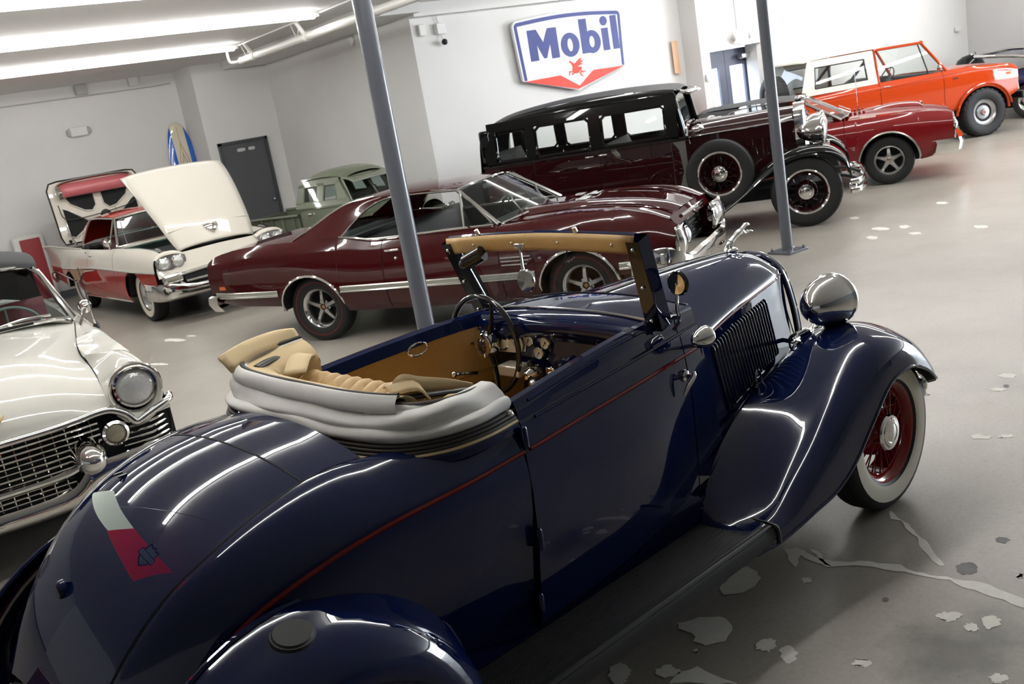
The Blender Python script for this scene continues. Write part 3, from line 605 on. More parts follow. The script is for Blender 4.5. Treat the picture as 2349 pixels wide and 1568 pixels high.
# small things on the lid
lathe('lid_handle', [(.0005, .03), (.022, .026), (.03, .012), (.03, 0)], NAVY, rl, (-3.165, .10, .905), axis='x', n=18, s=-1)
for yy in (.30, .34): box('rubber_buffer', (-2.86, yy, 1.108), (.028, .01, .006), BLACKP, rl)
# small red-brown plate with a dark line at the tail
box('tail_plate', (-3.42, .18, .62), (.02, .30, .16), mat('plate_red_brown', (.12, .03, .02), .4), BL, bev=.004); box('plate_line', (-3.431, .18, .66), (.004, .26, .02), DARK, BL)
# --- rear fenders
def rear_fender(s):
    cx, cz = -2.845, .37; rows = []
    for a in np.radians(np.linspace(-8, 188, 25)):
        ca, sa = math.cos(a), math.sin(a); back = max(0, -ca)
        pr = [(.535, .645), (.525, .685), (.505, .735), (.485, .79), (.455, .84), (.415, .875), (.375, .89), (.345, .885), (.338, .86)]
        rows.append([(cx+ca*r*(1+.16*back), -s*y, cz+sa*r*(1.0 if sa > 0 else .6)) for r, y in pr])
    f = grid('rear_fender', crom(np.array(rows).transpose(1, 0, 2), 2), NAVY, BL, ang=60)
    q = np.array(rows)[:, 0]; tube('fender_bead', q+np.array([0, -s*.003, 0]), .009, NAVY, f, n=6)
    return f
for s in (1, -1):
    f = rear_fender(s)
    p = lathe('step_pad', [(.0005, .018), (.05, .017), (.054, .012), (.058, .012), (.062, .004), (.062, -.02)], RUBBER, f, (0, 0, 0), axis='z', n=32)
    p.location = (-2.875, -s*.735, .862); p.rotation_euler = (s*.28, 0, 0)
# --- running boards
for s in (1, -1):
    xs = np.linspace(-2.42, -1.0, 3); rb = empty('running_board', par=BL)
    prof = [(.60, .375), (.865, .372), (.878, .368), (.884, .355), (.884, .312), (.874, .306)]
    grid('board_edge', [[(x, -s*y, z) for y, z in prof] for x in xs], RIBBED, rb, ang=30)
    V = []; yy = .625
    while yy < .842: V += [(yy, .3755), (yy+.0015, .3785), (yy+.0045, .3785), (yy+.006, .3755)]; yy += .009
    V += [(.846, .3765), (.85, .381), (.856, .381), (.858, .3755), (.862, .381), (.872, .379), (.876, .371)]
    grid('ribbed_mat', [[(x, -s*y, z) for y, z in V] for x in (-2.40, -1.01)], RIBBED, rb, ang=20)
    tube('end_trim', [(-1.0, -s*.60, .40), (-1.0, -s*.75, .382), (-1.0, -s*.87, .378), (-.995, -s*.888, .36), (-.99, -s*.888, .305)], .008, BLACKP, rb, n=6, sm=3)
    box('sill_apron', (-1.62, -s*.592, .395), (1.56, .05, .15), NAVY, rb)
# --- front fenders
FS = [(.47, [(.43, .50), (.52, .53), (.61, .54), (.68, .53), (.735, .51), (.765, .485), (.78, .46)]),
      (.43, [(.40, .56), (.50, .62), (.60, .64), (.70, .625), (.78, .59), (.82, .54), (.838, .49)]),
      (.36, [(.37, .61), (.47, .70), (.59, .73), (.70, .71), (.80, .655), (.85, .585), (.868, .525)]),
      (.25, [(.34, .655), (.45, .765), (.58, .80), (.70, .785), (.815, .73), (.865, .665), (.882, .60)]),
      (.10, [(.33, .68), (.45, .80), (.58, .835), (.70, .825), (.82, .785), (.872, .725), (.888, .655)]),
      (-.08, [(.345, .68), (.46, .775), (.59, .81), (.72, .815), (.825, .79), (.876, .725), (.89, .64)]),
      (-.25, [(.39, .67), (.50, .715), (.62, .738), (.73, .745), (.82, .73), (.874, .665), (.893, .53)]),
      (-.42, [(.435, .655), (.54, .650), (.65, .648), (.745, .648), (.824, .64), (.876, .58), (.894, .41)]),
      (-.58, [(.475, .64), (.57, .60), (.67, .565), (.755, .548), (.828, .545), (.877, .49), (.893, .345)]),
      (-.74, [(.52, .615), (.60, .555), (.685, .50), (.765, .468), (.834, .463), (.878, .42), (.89, .325)]),
      (-.88, [(.56, .575), (.635, .50), (.71, .435), (.78, .402), (.84, .396), (.879, .365), (.888, .31)]),
      (-1.0, [(.596, .515), (.665, .445), (.735, .40), (.795, .384), (.846, .38), (.879, .355), (.886, .305)]),
      (-1.07, [(.618, .455), (.68, .412), (.74, .388), (.80, .38), (.848, .376), (.876, .352), (.882, .31)]),
      (-1.12, [(.63, .376), (.69, .376), (.745, .376), (.80, .376), (.85, .373), (.87, .35), (.876, .31)])]
for s in (1, -1):
    P = np.array([[(x, -s*y, z) for y, z in r] for x, r in FS]); P = crom(P, 4); P = crom(P.transpose(1, 0, 2), 4).transpose(1, 0, 2)
    f = grid('front_fender', P, NAVY, BL, ang=70)
    tube('fender_lip', P[:, -1], .007, NAVY, f, n=6)
    Q = P.copy(); Q[:, :, 2] -= .012; Q[:, :, 1] += s*.004; grid('fender_underside', Q[:38, 4:], DARK, f)
# --- hood
hx = [-.815, -.6, -.3, -.05, .12, .20]
hw = [(.20, .205), (.12, .24), (-.05, .285), (-.3, .345), (-.6, .422), (-.815, .483)]; hc = [(.20, 1.135), (.12, 1.165), (-.05, 1.18), (-.3, 1.19), (-.6, 1.197), (-.815, 1.20)]; hz = [(.20, 1.03), (-.3, 1.022), (-.815, 1.0)]
def hoodrow(x):
    w, c, z = float(tab(x, hw)), float(tab(x, hc)), float(tab(x, hz)); R = []
    for t in (0, .2, .4, .58, .74, .88, .96, 1.): R.append((x, w*t, z+.028+(c-z-.028)*(1-t**2.6)))
    R.append((x, w+.004, z+.012)); return R
hs = np.linspace(-.815, .20, 16); P = np.array([hoodrow(x) for x in hs])
for s in (1, -1):
    ht = grid('hood_top', P*np.array([1, -s, 1]), NAVY, BL, ang=60)
    tube('hood_stripe', P[:, -1]*np.array([1, -s, 1])+np.array([0, 0, -.006]), .0065, REDS, ht, n=6)
    def hs_pt(x, t):
        w, z = float(tab(x, hw))+.004, float(tab(x, hz)); wb = float(tab(x, [(.24, .225), (.12, .26), (-.1, .325), (-.5, .43), (-.815, .505)])); zb = float(tab(x, [(.24, .66), (-.1, .655), (-.5, .63), (-.815, .555)]))
        return np.array([x, -s*(w+(wb-w)*t), z+(zb-z)*t])
    xs = np.linspace(-.808, .215, 14); hd = grid('hood_side', [[hs_pt(x, t) for t in (0, .06, .3, .6, 1)] for x in xs], NAVY, BL)
    tube('hood_rear_gap', [hs_pt(-.813, t)+np.array([-.002, -s*.001, 0]) for t in np.linspace(0, 1, 6)], .006, DARK, BL, n=5)
    for i in range(22):     # slanted louvres, each pressed proud of the panel
        x = -.71+i*.0295; a0, a1 = (.12, .86)
        fw = hs_pt(x+.02, a0)-hs_pt(x, a0); LV = []
        for t, k in ((a0-.02, .05), (a0, .8), (a0+.04, 1), (a1-.04, 1), (a1, .8), (a1+.02, .05)):
            c = hs_pt(x+.055*(t-a0)/(a1-a0), t); LV.append([c+fw*.5*(1-math.cos(q))+np.array([0, -s*.013*math.sin(q)*k-s*.001, 0]) for q in np.linspace(0, PI, 6)])
        grid('louver', LV, NAVY, hd, ang=80)
    ri = [hs_pt(-.33+.03*math.cos(a), .90+.13*math.sin(a))+np.array([0, -s*.018, 0]) for a in np.linspace(0, 2*PI, 12, endpoint=False)]
    ring('hood_pull', ri, .0055, CHROME, hd, sm=2)
tube('hood_hinge', [(x, 0, float(tab(x, hc))+.002) for x in hs], .006, CHROME, BL, n=6)
# grille shell
sh = []
for z, x, w in ((1.15, .185, .03), (1.13, .215, .10), (1.08, .235, .165), (1.02, .25, .195), (.9, .275, .21), (.75, .305, .21), (.6, .335, .19), (.5, .355, .15), (.43, .37, .08)): sh.append([(x-.035, -w-.022, z), (x-.012, -w-.024, z+.004), (x+.012, -w-.008, z), (x+.01, -w+.012, z-.002), (x+.0, -w+.02, z-.006)])
for s in (1, -1):
    P = crom(np.array(sh), 3)*np.array([1, s, 1]); grid('grille_shell', P, NAVY, BL, ang=60)
    tube('shell_trim', P[:, 2]+np.array([.002, 0, 0]), .006, CHROME, BL, n=6)
for i in range(-9, 10):
    y = i*.02; z1 = 1.12-.55*y*y/.04*.6 if abs(y) < .1 else 1.09-(abs(y)-.1)*.6
    tube('grille_bar', [(.215+.0, y, z1-.03), (.30, y, .74), (.35, y, .47+abs(y)*.7)], .0035, CHROME, BL, n=5)
# radiator core behind, engine pieces seen past the hood side
box('radiator_core', (.17, 0, .78), (.05, .38, .62), DARK, BL)
# splash apron between the hood and the fenders
for s in (1, -1):
    loft('splash_apron', [[(.22, -s*.21, .67), (-.1, -s*.325, .665), (-.5, -s*.43, .64), (-.80, -s*.505, .565), (-1.0, -s*.56, .52)], [(.25, -s*.36, .655), (-.08, -s*.36, .66), (-.42, -s*.45, .64), (-.74, -s*.53, .60), (-1.0, -s*.61, .53)]], NAVY, BL, n=4)
# --- cowl top, dash
ct = []
for x in (-.825, -.93, -1.04, -1.10):
    w, zt = float(tab(x, w_t))+.0, float(tab(x, z_t)); c = 1.205 if x < -.85 else 1.20
    ct.append([(x, y*w, zt+(c-zt)*(1-abs(y)**2.4)+(.0)) for y in np.linspace(-1, 1, 21)])
grid('cowl_top', crom(np.array(ct), 3), NAVY, BL, ang=60); tube('cowl_lacing', np.array(ct[0])+np.array([.004, 0, .001]), .004, DARK, BL, n=5)
tube('cowl_bead', np.array(ct[-1])+np.array([0, 0, .004]), .005, CHROME, BL, n=5)
dp = []
for y in np.linspace(-1, 1, 25):
    w = .485*y; zt = 1.175+(1.205-1.175)*(1-abs(y)**2.4); bow = .03*(1-y*y); hump = .035*math.exp(-((y-.62)/.34)**2)
    dp.append([(-1.10, w, zt), (-1.14-bow*.5, w, zt-.008), (-1.165-bow, w, zt-.035-hump*.3), (-1.16-bow, w, zt-.075-hump), (-1.135-bow, w, zt-.105-hump), (-1.125-bow, w, zt-.14), (-1.12-bow*.5, w, .93), (-1.09, w, .88)])
dash = grid('dashboard', crom(np.array(dp).transpose(1, 0, 2), 3), NAVY, BL, ang=60)
DX = -1.150
ENG = mat('instrument_metal', (.66, .61, .52), .32, .55); DIAL = mat('dial_face', (.50, .47, .38), .4)
cp = [(.45, .02), (.445, .085), (.42, .105), (.22, .10), (.19, .085), (.175, .03), (.19, -.005), (.43, -.01)]
prism('instrument_panel', [(y, 1.03+z) for y, z in cp], DX-.022, DX, ENG, dash, plane='yz', bev=.004)
def gauge(y, z, r, par):
    g = lathe('gauge', [(r, 0), (r, .012), (r*.9, .016), (r*.84, .010)], CHROME, par, (DX-.012, y, z), axis='x', n=24, s=-1)
    lathe('gauge_face', [(r*.86, .010), (.0005, .0105)], DIAL, g, (DX-.012, y, z), axis='x', n=24, s=-1); box('needle', (DX-.024, y+r*.15, z-r*.2), (.001, r*.08, r*1.0), DARK, g, rot=rotx(.7)); lathe('needle_hub', [(r*.14, .012), (.0005, .0125)], DARK, g, (DX-.012, y, z), axis='x', n=10, s=-1)
gauge(.31, 1.075, .052, dash); gauge(.41, 1.075, .026, dash); gauge(.215, 1.075, .024, dash)
for y, z in ((.130, 1.083), (.030, 1.078), (.078, 1.03)): gauge(y, z, .028, dash)
box('glovebox_line', (DX+.012, -.22, 1.07), (.004, .30, .12), NAVY, dash, bev=.002); ball('glovebox_knob', (DX-.01, -.23, 1.06), .008, CHROME, dash)
for y, z in ((.13, .985), (.0, .97), (-.06, .99)): ball('dash_knob', (DX-.03, y, z), .014, BLACKP if y else CHROME, dash, (1.3, 1, 1))
box('radio_head', (DX-.05, .22, .955), (.08, .13, .05), ENG, dash, bev=.008); tube('gear_lever', [(-1.15, .06, .45), (-1.22, .05, .75), (-1.25, .05, .90)], [.012, .010, .008], BLACKP, BL, sm=3); ball('gear_knob', (-1.252, .05, .92), .024, CHROME, BL)
lathe('horn_cup', [(.035, 0), (.03, .05), (.015, .07), (.0005, .072)], CHROME, BL, (-1.17, .11, .945), axis='x', n=16, s=-1); box('ashtray', (-1.185, .0, .95), (.03, .05, .06), CHROME, BL, bev=.006)
# --- steering wheel
sw = empty('steering_wheel', (-1.225, .36, 1.06), par=BL); sw.rotation_euler = (0, math.radians(-88), 0)
ring('wheel_rim', [(.218*math.cos(a), .218*math.sin(a), 0) for a in np.linspace(0, 2*PI, 24, endpoint=False)], .0125, mat('black_bakelite', (.012, .012, .012), .12, coat=.6), sw, sm=2, n=10)
for a in np.radians((-25, 92, 195)):
    tube('wheel_spoke', [(.03*math.cos(a), .03*math.sin(a), -.015), (.12*math.cos(a), .12*math.sin(a), -.015), (.205*math.cos(a), .205*math.sin(a), 0)], [.018, .013, .009], mat('black_bakelite', (.012, .012, .012)), sw, n=8, sm=3, flat=.5, up=(0, 0, 1))
lathe('horn_ring', [(.058, -.03), (.06, .0), (.052, .018), (.035, .022), (.033, .018)], CHROME, sw, axis='z', n=28); lathe('horn_button', [(.035, .016), (.024, .028), (.0005, .034)], mat('horn_amber', (.02, .008, .008), .08, coat=1.), sw, axis='z', n=24)
tube('steering_column', [(0, 0, -.02), (0, 0, -.75)], .022, BLACKP, sw, n=12); lathe('column_clamp', [(.04, -.14), (.045, -.12), (.045, -.08), (.04, -.06)], CHROME, sw, axis='z', n=16)
# --- interior
for s in (1, -1):
    xs = np.linspace(-1.08, -2.3, 26); w = tab(xs, w_t)-.048; zt = tab(xs, z_t); R = []
    for t in (0, .03, .12, .24, .335, .35, .365, .44, .455, .47, .62, .8, 1.):
        off = .012*(t in (.335, .365, .44, .47))-.006*(t in (.35, .455)); R.append(np.stack([xs, -s*(w-off+.02*t), zt-.05-t*.60+.03*(np.abs(xs+1.1)*.0)-(t > .3)*(t < .5)*.10*np.clip(-(xs+1.25), 0, 1)], -1))
    dc = grid('door_card', np.array(R), TAN, BL, ang=60)
    if s == -1:
        ring('door_pull_ring', [(-1.50+.052*math.cos(a), .475, 1.115+.026*math.sin(a)) for a in np.linspace(0, 2*PI, 14, endpoint=False)], .0055, CHROME, dc, sm=2)
        tube('window_crank', [(-1.17, .425, 1.10), (-1.165, .41, 1.085), (-1.19, .405, 1.045), (-1.23, .41, 1.01)], [.012, .009, .007, .009], CHROME, dc, sm=3); lathe('crank_boss', [(.02, 0), (.018, .02), (.0005, .025)], CHROME, dc, (-1.17, .445, 1.10), n=14, s=-1)
        tube('inner_handle', [(-1.36, .46, .955), (-1.32, .445, .95), (-1.24, .435, .93)], [.012, .008, .011], CHROME, dc, sm=3); ball('handle_knob', (-1.36, .445, .958), .016, CHROME, dc)
        tube('card_piping', np.array(R)[5]+np.array([0, -.004, 0]), .006, TAN, dc, n=6)
        ball('button', (-1.27, .50, 1.0), .006, CHROME, dc)
box('cabin_floor', (-1.7, 0, .44), (1.3, 1.1, .03), mat('carpet_brown', (.05, .03, .015), .9), BL); panel('toe_board', [(-1.15, -.5, .45), (-1.15, .5, .45), (-.92, .5, .95), (-.92, -.5, .95)], mat('carpet_brown', (.05, .03, .015)), BL)
box('kick_panel', (-1.0, .43, .76), (.28, .02, .6), TAN, BL); box('kick_panel', (-1.0, -.43, .76), (.28, .02, .6), TAN, BL)
for i in range(14):
    y = -.50+i*.0715+.035
    loft('seat_back_pleat', [[(-1.86+d, y-.036, z) for d, z in ((0, .74), (-.05, .92), (-.12, 1.08), (-.17, 1.17), (-.22, 1.185), (-.27, 1.15))], [(-1.845+d, y-.015, z+.006) for d, z in ((0, .74), (-.05, .92), (-.12, 1.08), (-.17, 1.18), (-.22, 1.197), (-.27, 1.16))], [(-1.845+d, y+.015, z+.006) for d, z in ((0, .74), (-.05, .92), (-.12, 1.08), (-.17, 1.18), (-.22, 1.197), (-.27, 1.16))], [(-1.86+d, y+.036, z) for d, z in ((0, .74), (-.05, .92), (-.12, 1.08), (-.17, 1.17), (-.22, 1.185), (-.27, 1.15))]], TAN, BL, n=3, nr=2, ang=80)
box('seat_cushion', (-1.66, 0, .68), (.50, 1.04, .18), TAN, BL, bev=.05)
# --- windshield
wsf = empty('windshield', par=BL); FRM = paint('paint_navy', (0, 0, 0)); BLKF = mat('frame_black', (.006, .006, .007), .12, coat=.5)
LB, LT = np.array([-1.06, .0, 1.17]), np.array([-1.165, .0, 1.515]); YB_, YT_ = .505, .545
for s in (1, -1):
    a = LB+np.array([0, -s*YB_, -.02]); b = LT+np.array([0, -s*YT_, .0]); d = b-a
    P = []
    for t in (0, .25, .5, .75, 1.):
        c = a+d*t; wv = .036-.008*t; dv = .03; P.append([c+np.array([dv, -s*wv, .01]), c+np.array([-dv, -s*wv, -.01]), c+np.array([-dv-.002, s*wv, -.01]), c+np.array([dv, s*wv, .01])])
    pst = grid('windshield_post', P, BLKF, wsf, cv=True, ang=20)
    grid('post_face', [[p[0]+np.array([.001, -s*.002, 0]), p[1]+np.array([0, -s*.002, 0])] for p in P], NAVY, pst)
    for t in (.12, .5, .92): ball('screw', tuple(a+d*t+np.array([-.034, 0, -.01])), .008, CHROME, pst)
    tube('glass_bead', [a+np.array([-.0, s*.04, .02]), b+np.array([0, s*.034, -.01])], .004, CHROME, pst)
hb = [(LT+np.array([.03*(1-abs(t)), t*YT_, .012*(1-t*t)])) for t in np.linspace(-1, 1, 13)]
tube('header_bar', hb, .016, NAVY, wsf, n=8, flat=1.2)
P = [[h+np.array([-.018, 0, .012]), h+np.array([-.022, 0, -.01]), h+np.array([-.016, 0, -.045]), h+np.array([-.012, 0, -.058])] for h in hb]
hp = grid('header_pad', P, TAN, wsf, solid=.01)
for t in (-.80, -.25, .25, .68): ball('header_screw', tuple(LT+np.array([-.025+.03*(1-abs(t)), t*YT_, -.025+.012*(1-t*t)])), .006, CHROME, hp)
for t in (.64, -.44): tube('top_pin', [LT+np.array([.01, t*YT_, .01]), LT+np.array([-.005, t*YT_, .045])], .009, STEEL, wsf, n=8)
P = [[LB*(1-v)+LT*v+np.array([.012+.03*(1-abs(t))*v, t*(YB_*(1-v)+YT_*v)*.95, -.02*(1-v)]) for v in (0, .5, 1)] for t in np.linspace(-1, 1, 9)]
grid('windscreen_glass', P, glassmat('windscreen', (.80, .82, .84)), wsf)
# mirror, wiper motor
mz = LT+np.array([.0, .06, -.02]); box('mirror_bracket', tuple(mz+np.array([-.03, .0, 0])), (.012, .06, .02), CHROME, wsf, bev=.004); tube('mirror_arm', [mz+np.array([-.03, 0, -.005]), mz+np.array([-.05, -.02, -.08]), mz+np.array([-.055, -.03, -.10])], .006, CHROME, wsf)
lathe('rear_view_mirror', [(.048, .0), (.05, .008), (.046, .014), (.0005, .015)], CHROME, wsf, tuple(mz+np.array([-.045, -.03, -.14])), axis='x', n=28, s=-1)
wm = tube('wiper_motor', [LT+np.array([-.03, .30, -.05]), LT+np.array([-.06, .385, -.085])], .034, BLKF, wsf, n=16); ball('motor_knob', tuple(LT+np.array([-.065, .40, -.09])), .02, BLACKP, wsf)
tube('wiper_arm', [LT+np.array([.02, -.16, -.05]), LT+np.array([.04, -.10, -.12])], .003, BLACKP, wsf)
# side mirror and cowl lamp
for s in (1,):
    ma = empty('side_mirror', par=BL); tube('mirror_stem', [(-1.03, -s*.545, 1.13), (-1.03, -s*.58, 1.17), (-1.06, -s*.60, 1.22), (-1.06, -s*.61, 1.28)], .0065, CHROME, ma, sm=4); tube('mirror_clamp', [(-1.02, -s*.53, 1.175), (-1.035, -s*.585, 1.185)], .010, CHROME, ma)
    lathe('mirror_head', [(.040, -.002), (.046, .002), (.048, .012), (.04, .022), (.0005, .028)], BLKF, ma, (-1.062, -s*.615, 1.32), axis='x', n=26); lathe('mirror_glass', [(.040, .0), (.0005, .001)], CHROME, ma, (-1.065, -s*.615, 1.32), axis='x', n=26)
for s in (1, -1):
    cl = empty('cowl_lamp', par=BL); lathe('lamp_shell', [(.0005, -.055), (.018, -.045), (.034, -.018), (.042, .012), (.044, .03), (.04, .036)], CHROME, cl, (-.945, -s*.605, 1.075), axis='x', n=24, ang=60); lathe('lens', [(.04, .034), (.0005, .045)], GLASSD, cl, (-.945, -s*.605, 1.075), axis='x', n=20)
    tube('lamp_stem', [(-.95, -s*.50, 1.03), (-.955, -s*.56, 1.045), (-.95, -s*.60, 1.045)], .008, CHROME, cl, sm=3)
# headlamps with stands and horns
for s in (1, -1):
    hl = empty('headlamp', par=BL)
    lathe('lamp_shell', [(.0005, -.165), (.035, -.157), (.068, -.132), (.094, -.09), (.110, -.04), (.117, .01), (.119, .03), (.122, .034), (.122, .05), (.112, .058)], CHROME, hl, (.10, -s*.52, .94), axis='x', n=40, ang=70); lathe('lens', [(.113, .055), (.06, .075), (.0005, .08)], GLASS, hl, (.10, -s*.52, .94), axis='x', n=32)
    tube('lamp_stand', [(.08, -s*.52, .83), (.085, -s*.515, .80), (.09, -s*.51, .75)], [.02, .024, .04], NAVY, hl, n=12)
    lathe('horn', [(.028, -.06), (.03, 0), (.034, .02), (.022, .05), (.018, .08), (.04, .14), (.05, .16)], CHROME, hl, (.02, -s*.42, .79), axis='x', n=20); tube('horn_bracket', [(-.03, -s*.42, .82), (-.06, -s*.40, .80), (-.05, -s*.40, .74), (.0, -s*.42, .74)], .005, BLACKP, hl, sm=3)
    tube('horn_stay', [(.02, -s*.42, .78), (.02, -s*.43, .73)], .014, NAVY, hl)
tube('lamp_bar', [(.06, -.40, .735), (.09, -.2, .74), (.09, .2, .74), (.06, .40, .735)], .011, NAVY, BL, sm=4)
# bumpers
for z in (.40, .33):
    tube('front_bumper', [(.66, -.66, z), (.71, -.58, z), (.76, -.3, z), (.77, 0, z-.02), (.76, .3, z), (.71, .58, z), (.66, .66, z)], .028, CHROME, BL, n=10, sm=4, flat=.4, up=(0, 0, 1))
for s in (1, -1): tube('bumper_arm', [(.2, -s*.35, .40), (.72, -s*.35, .365)], .015, STEEL, BL); ball('bumper_end', (.665, -s*.65, .365), .045, CHROME, BL, (.5, .6, 1))
tube('rear_bumper', [(-3.48, -.72, .42), (-3.62, -.4, .42), (-3.64, 0, .40), (-3.62, .4, .42), (-3.50, .74, .42)], .03, NAVY, BL, n=10, sm=4, flat=.5, up=(0, 0, 1))
for s in (1, -1): tube('bumper_arm', [(-3.2, -s*.35, .42), (-3.60, -s*.35, .42)], .016, STEEL, BL)
# the leaping hound on the radiator cap
hd = empty('hood_ornament', par=BL); k0 = np.array([.12, 0, 1.165])
lathe('cap', [(.034, 0), (.036, .008), (.03, .016), (.018, .022), (.0005, .024)], CHROME, hd, tuple(k0+np.array([0, 0, .0])), axis='z', n=20)
for nm, pts, rr in (('body', [(.0, 0, .045), (.035, 0, .062), (.075, 0, .078), (.11, 0, .088)], [.016, .013, .016, .013]), ('neck', [(.105, 0, .088), (.13, 0, .102), (.15, 0, .106), (.175, 0, .10)], [.012, .009, .010, .004]), ('ears', [(.145, .004, .110), (.13, .006, .116)], [.004, .001])): tube(nm, k0+np.array(pts), rr, CHROME, hd, sm=3)
for s in (1, -1):
    tube('hind_leg', k0+np.array([(.005, s*.006, .046), (-.012, s*.01, .03), (-.004, s*.01, .014), (-.03, s*.01, .006)]), [.011, .007, .004, .003], CHROME, hd, sm=3); tube('fore_leg', k0+np.array([(.105, s*.006, .082), (.125, s*.009, .066), (.16, s*.009, .072), (.185, s*.009, .064)]), [.008, .005, .004, .002], CHROME, hd, sm=3)
tube('tail', k0+np.array([(0, 0, .044), (-.025, 0, .04), (-.05, 0, .022)]), [.004, .003, .001], CHROME, hd, sm=3)
# wheels
for s in (1, -1):
    for x in (.045, -2.845):
        wheel(BL, x, -s*.73, .355, .15, .225, 'wire', -s, rimm=REDP, ww=(.243, .315), spokes=32, capr=.084)
# chassis shadow mass
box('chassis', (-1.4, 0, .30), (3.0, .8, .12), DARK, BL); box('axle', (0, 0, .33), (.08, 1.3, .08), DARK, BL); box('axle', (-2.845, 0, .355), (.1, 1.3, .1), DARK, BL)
# --- folded soft top: rolls of canvas on a horseshoe path round the rear of the cockpit
TP = crom(np.array([(-1.95, -.572), (-2.08, -.592), (-2.2, -.57), (-2.295, -.47), (-2.34, -.25), (-2.35, 0), (-2.355, .25), (-2.335, .45), (-2.265, .555), (-2.13, .60), (-1.98, .595)]), 6)
tt = np.gradient(TP, axis=0); tt /= np.linalg.norm(tt, axis=1, keepdims=True); ON = np.stack([-tt[:, 1], tt[:, 0]], 1)   # left of travel; made to point outwards
if ON[len(ON)//2][0] > 0: ON = -ON
su = np.linspace(0, 1, len(TP))
def roll(name, prof, m, i0=0, i1=None, wr=.0, seed=0, zf=lambda u: 0., solid=0, of=lambda u: 0.):
    rs = np.random.RandomState(seed); ph = rs.rand(6)*6; P = []
    for i in range(i0, i1 or len(TP)):
        u = su[i]; r = []
        for j, (d, z) in enumerate(prof):
            e = wr*(math.sin(u*23+ph[0]+j*.9)*.6+math.sin(u*41+ph[1]-j*.7)*.4+math.sin(u*11+ph[2]+j*1.6)*.7); dd = d+e+of(u)
            r.append((TP[i][0]+ON[i][0]*dd, TP[i][1]+ON[i][1]*dd, z+zf(u)+e*.5))
        P.append(r)
    P = crom(np.array(P).transpose(1, 0, 2), 3).transpose(1, 0, 2)
    return grid(name, P, m, TOP, ang=80, solid=solid)
TOP = empty('folded_top', par=BL)
def zl(u): return .045*u**1.5      # the stack stands higher on the far side
roll('body_rail', [(-.03, 1.085), (-.01, 1.12), (.02, 1.128), (.046, 1.114), (.066, 1.095), (.07, 1.07)], NAVY)
for j in range(3): roll('base_piping', [(.034+.006*j, 1.134-.011*j), (.048+.006*j, 1.137-.011*j), (.052+.006*j, 1.129-.011*j), (.046+.006*j, 1.123-.011*j)], PIPING, zf=lambda u: .02*u)
roll('base_welt', [(.052, 1.108), (.066, 1.104), (.066, 1.096), (.04, 1.094)], CANT, zf=lambda u: .02*u)
roll('lower_fold', [(-.01, 1.118), (.022, 1.126), (.044, 1.142), (.05, 1.16), (.032, 1.176), (.0, 1.178), (-.05, 1.175)], CANVAS, wr=.006, seed=3, zf=lambda u: .03*u)
roll('middle_fold', [(-.03, 1.15), (.008, 1.158), (.026, 1.170), (.028, 1.188), (.012, 1.208), (-.016, 1.222), (-.06, 1.225)], CANVAS, wr=.008, seed=8, zf=zl)
roll('upper_fold', [(-.06, 1.20), (-.02, 1.206), (.002, 1.22), (.0, 1.242), (-.016, 1.26), (-.034, 1.265), (-.06, 1.245)], CANVAS, 17, wr=.003, seed=5, zf=lambda u: .01+.05*max(0, u-.3))
roll('top_binding', [(-.026, 1.262), (-.032, 1.270), (-.044, 1.266), (-.044, 1.258)], PIPING, 17, zf=lambda u: .01+.05*max(0, u-.3))
roll('lining', [(-.02, 1.255), (-.06, 1.25), (-.12, 1.23), (-.16, 1.19), (-.16, 1.12)], CANT, 17, wr=.004, seed=2, zf=lambda u: .01+.05*max(0, u-.3))
roll('near_fold', [(-.06, 1.15), (.010, 1.150), (.026, 1.163), (.022, 1.186), (-.004, 1.214), (-.034, 1.234), (-.06, 1.228), (-.08, 1.19)], CANVAS, 0, 22, wr=.008, seed=11, zf=lambda u: -.02+.08*u)
roll('near_binding', [(-.034, 1.236), (-.042, 1.242), (-.052, 1.238), (-.05, 1.23)], PIPING, 0, 22, zf=lambda u: -.02+.08*u)
# loose straps and bow ends
loft('strap', [[(-1.93, -.43, 1.20), (-2.0, -.40, 1.235), (-2.08, -.36, 1.265), (-2.13, -.33, 1.285), (-2.16, -.31, 1.26), (-2.12, -.31, 1.235), (-2.03, -.35, 1.215), (-1.93, -.40, 1.185)], [(-1.93, -.42, 1.165), (-2.0, -.40, 1.185), (-2.08, -.37, 1.205), (-2.13, -.34, 1.22), (-2.15, -.32, 1.21), (-2.12, -.31, 1.20), (-2.03, -.34, 1.18), (-1.93, -.39, 1.165)]], CANT, TOP, n=5, solid=.006)
loft('lining_flap', [[(-2.14, -.22, 1.23), (-2.18, -.30, 1.255), (-2.2, -.36, 1.24)], [(-2.06, -.25, 1.235), (-2.1, -.33, 1.265), (-2.12, -.39, 1.235)], [(-2.05, -.28, 1.20), (-2.08, -.36, 1.21), (-2.1, -.42, 1.20)]], CANT, TOP, n=4, nr=3, solid=.008)
loft('lining_flap', [[(-2.33, .56, 1.31), (-2.2, .60, 1.345), (-2.05, .63, 1.345), (-1.99, .62, 1.33)], [(-2.36, .50, 1.34), (-2.22, .55, 1.352), (-2.06, .59, 1.346), (-1.98, .60, 1.335)], [(-2.34, .46, 1.28), (-2.2, .52, 1.30), (-2.05, .57, 1.295), (-1.97, .585, 1.285)]], CANT, TOP, n=4, nr=3, solid=.008)
loft('lining_flap', [[(-2.22, .30, 1.25), (-2.12, .42, 1.275), (-2.02, .5, 1.26)], [(-2.14, .28, 1.235), (-2.04, .40, 1.255), (-1.97, .47, 1.235)]], CANT, TOP, n=4, nr=3, solid=.008)
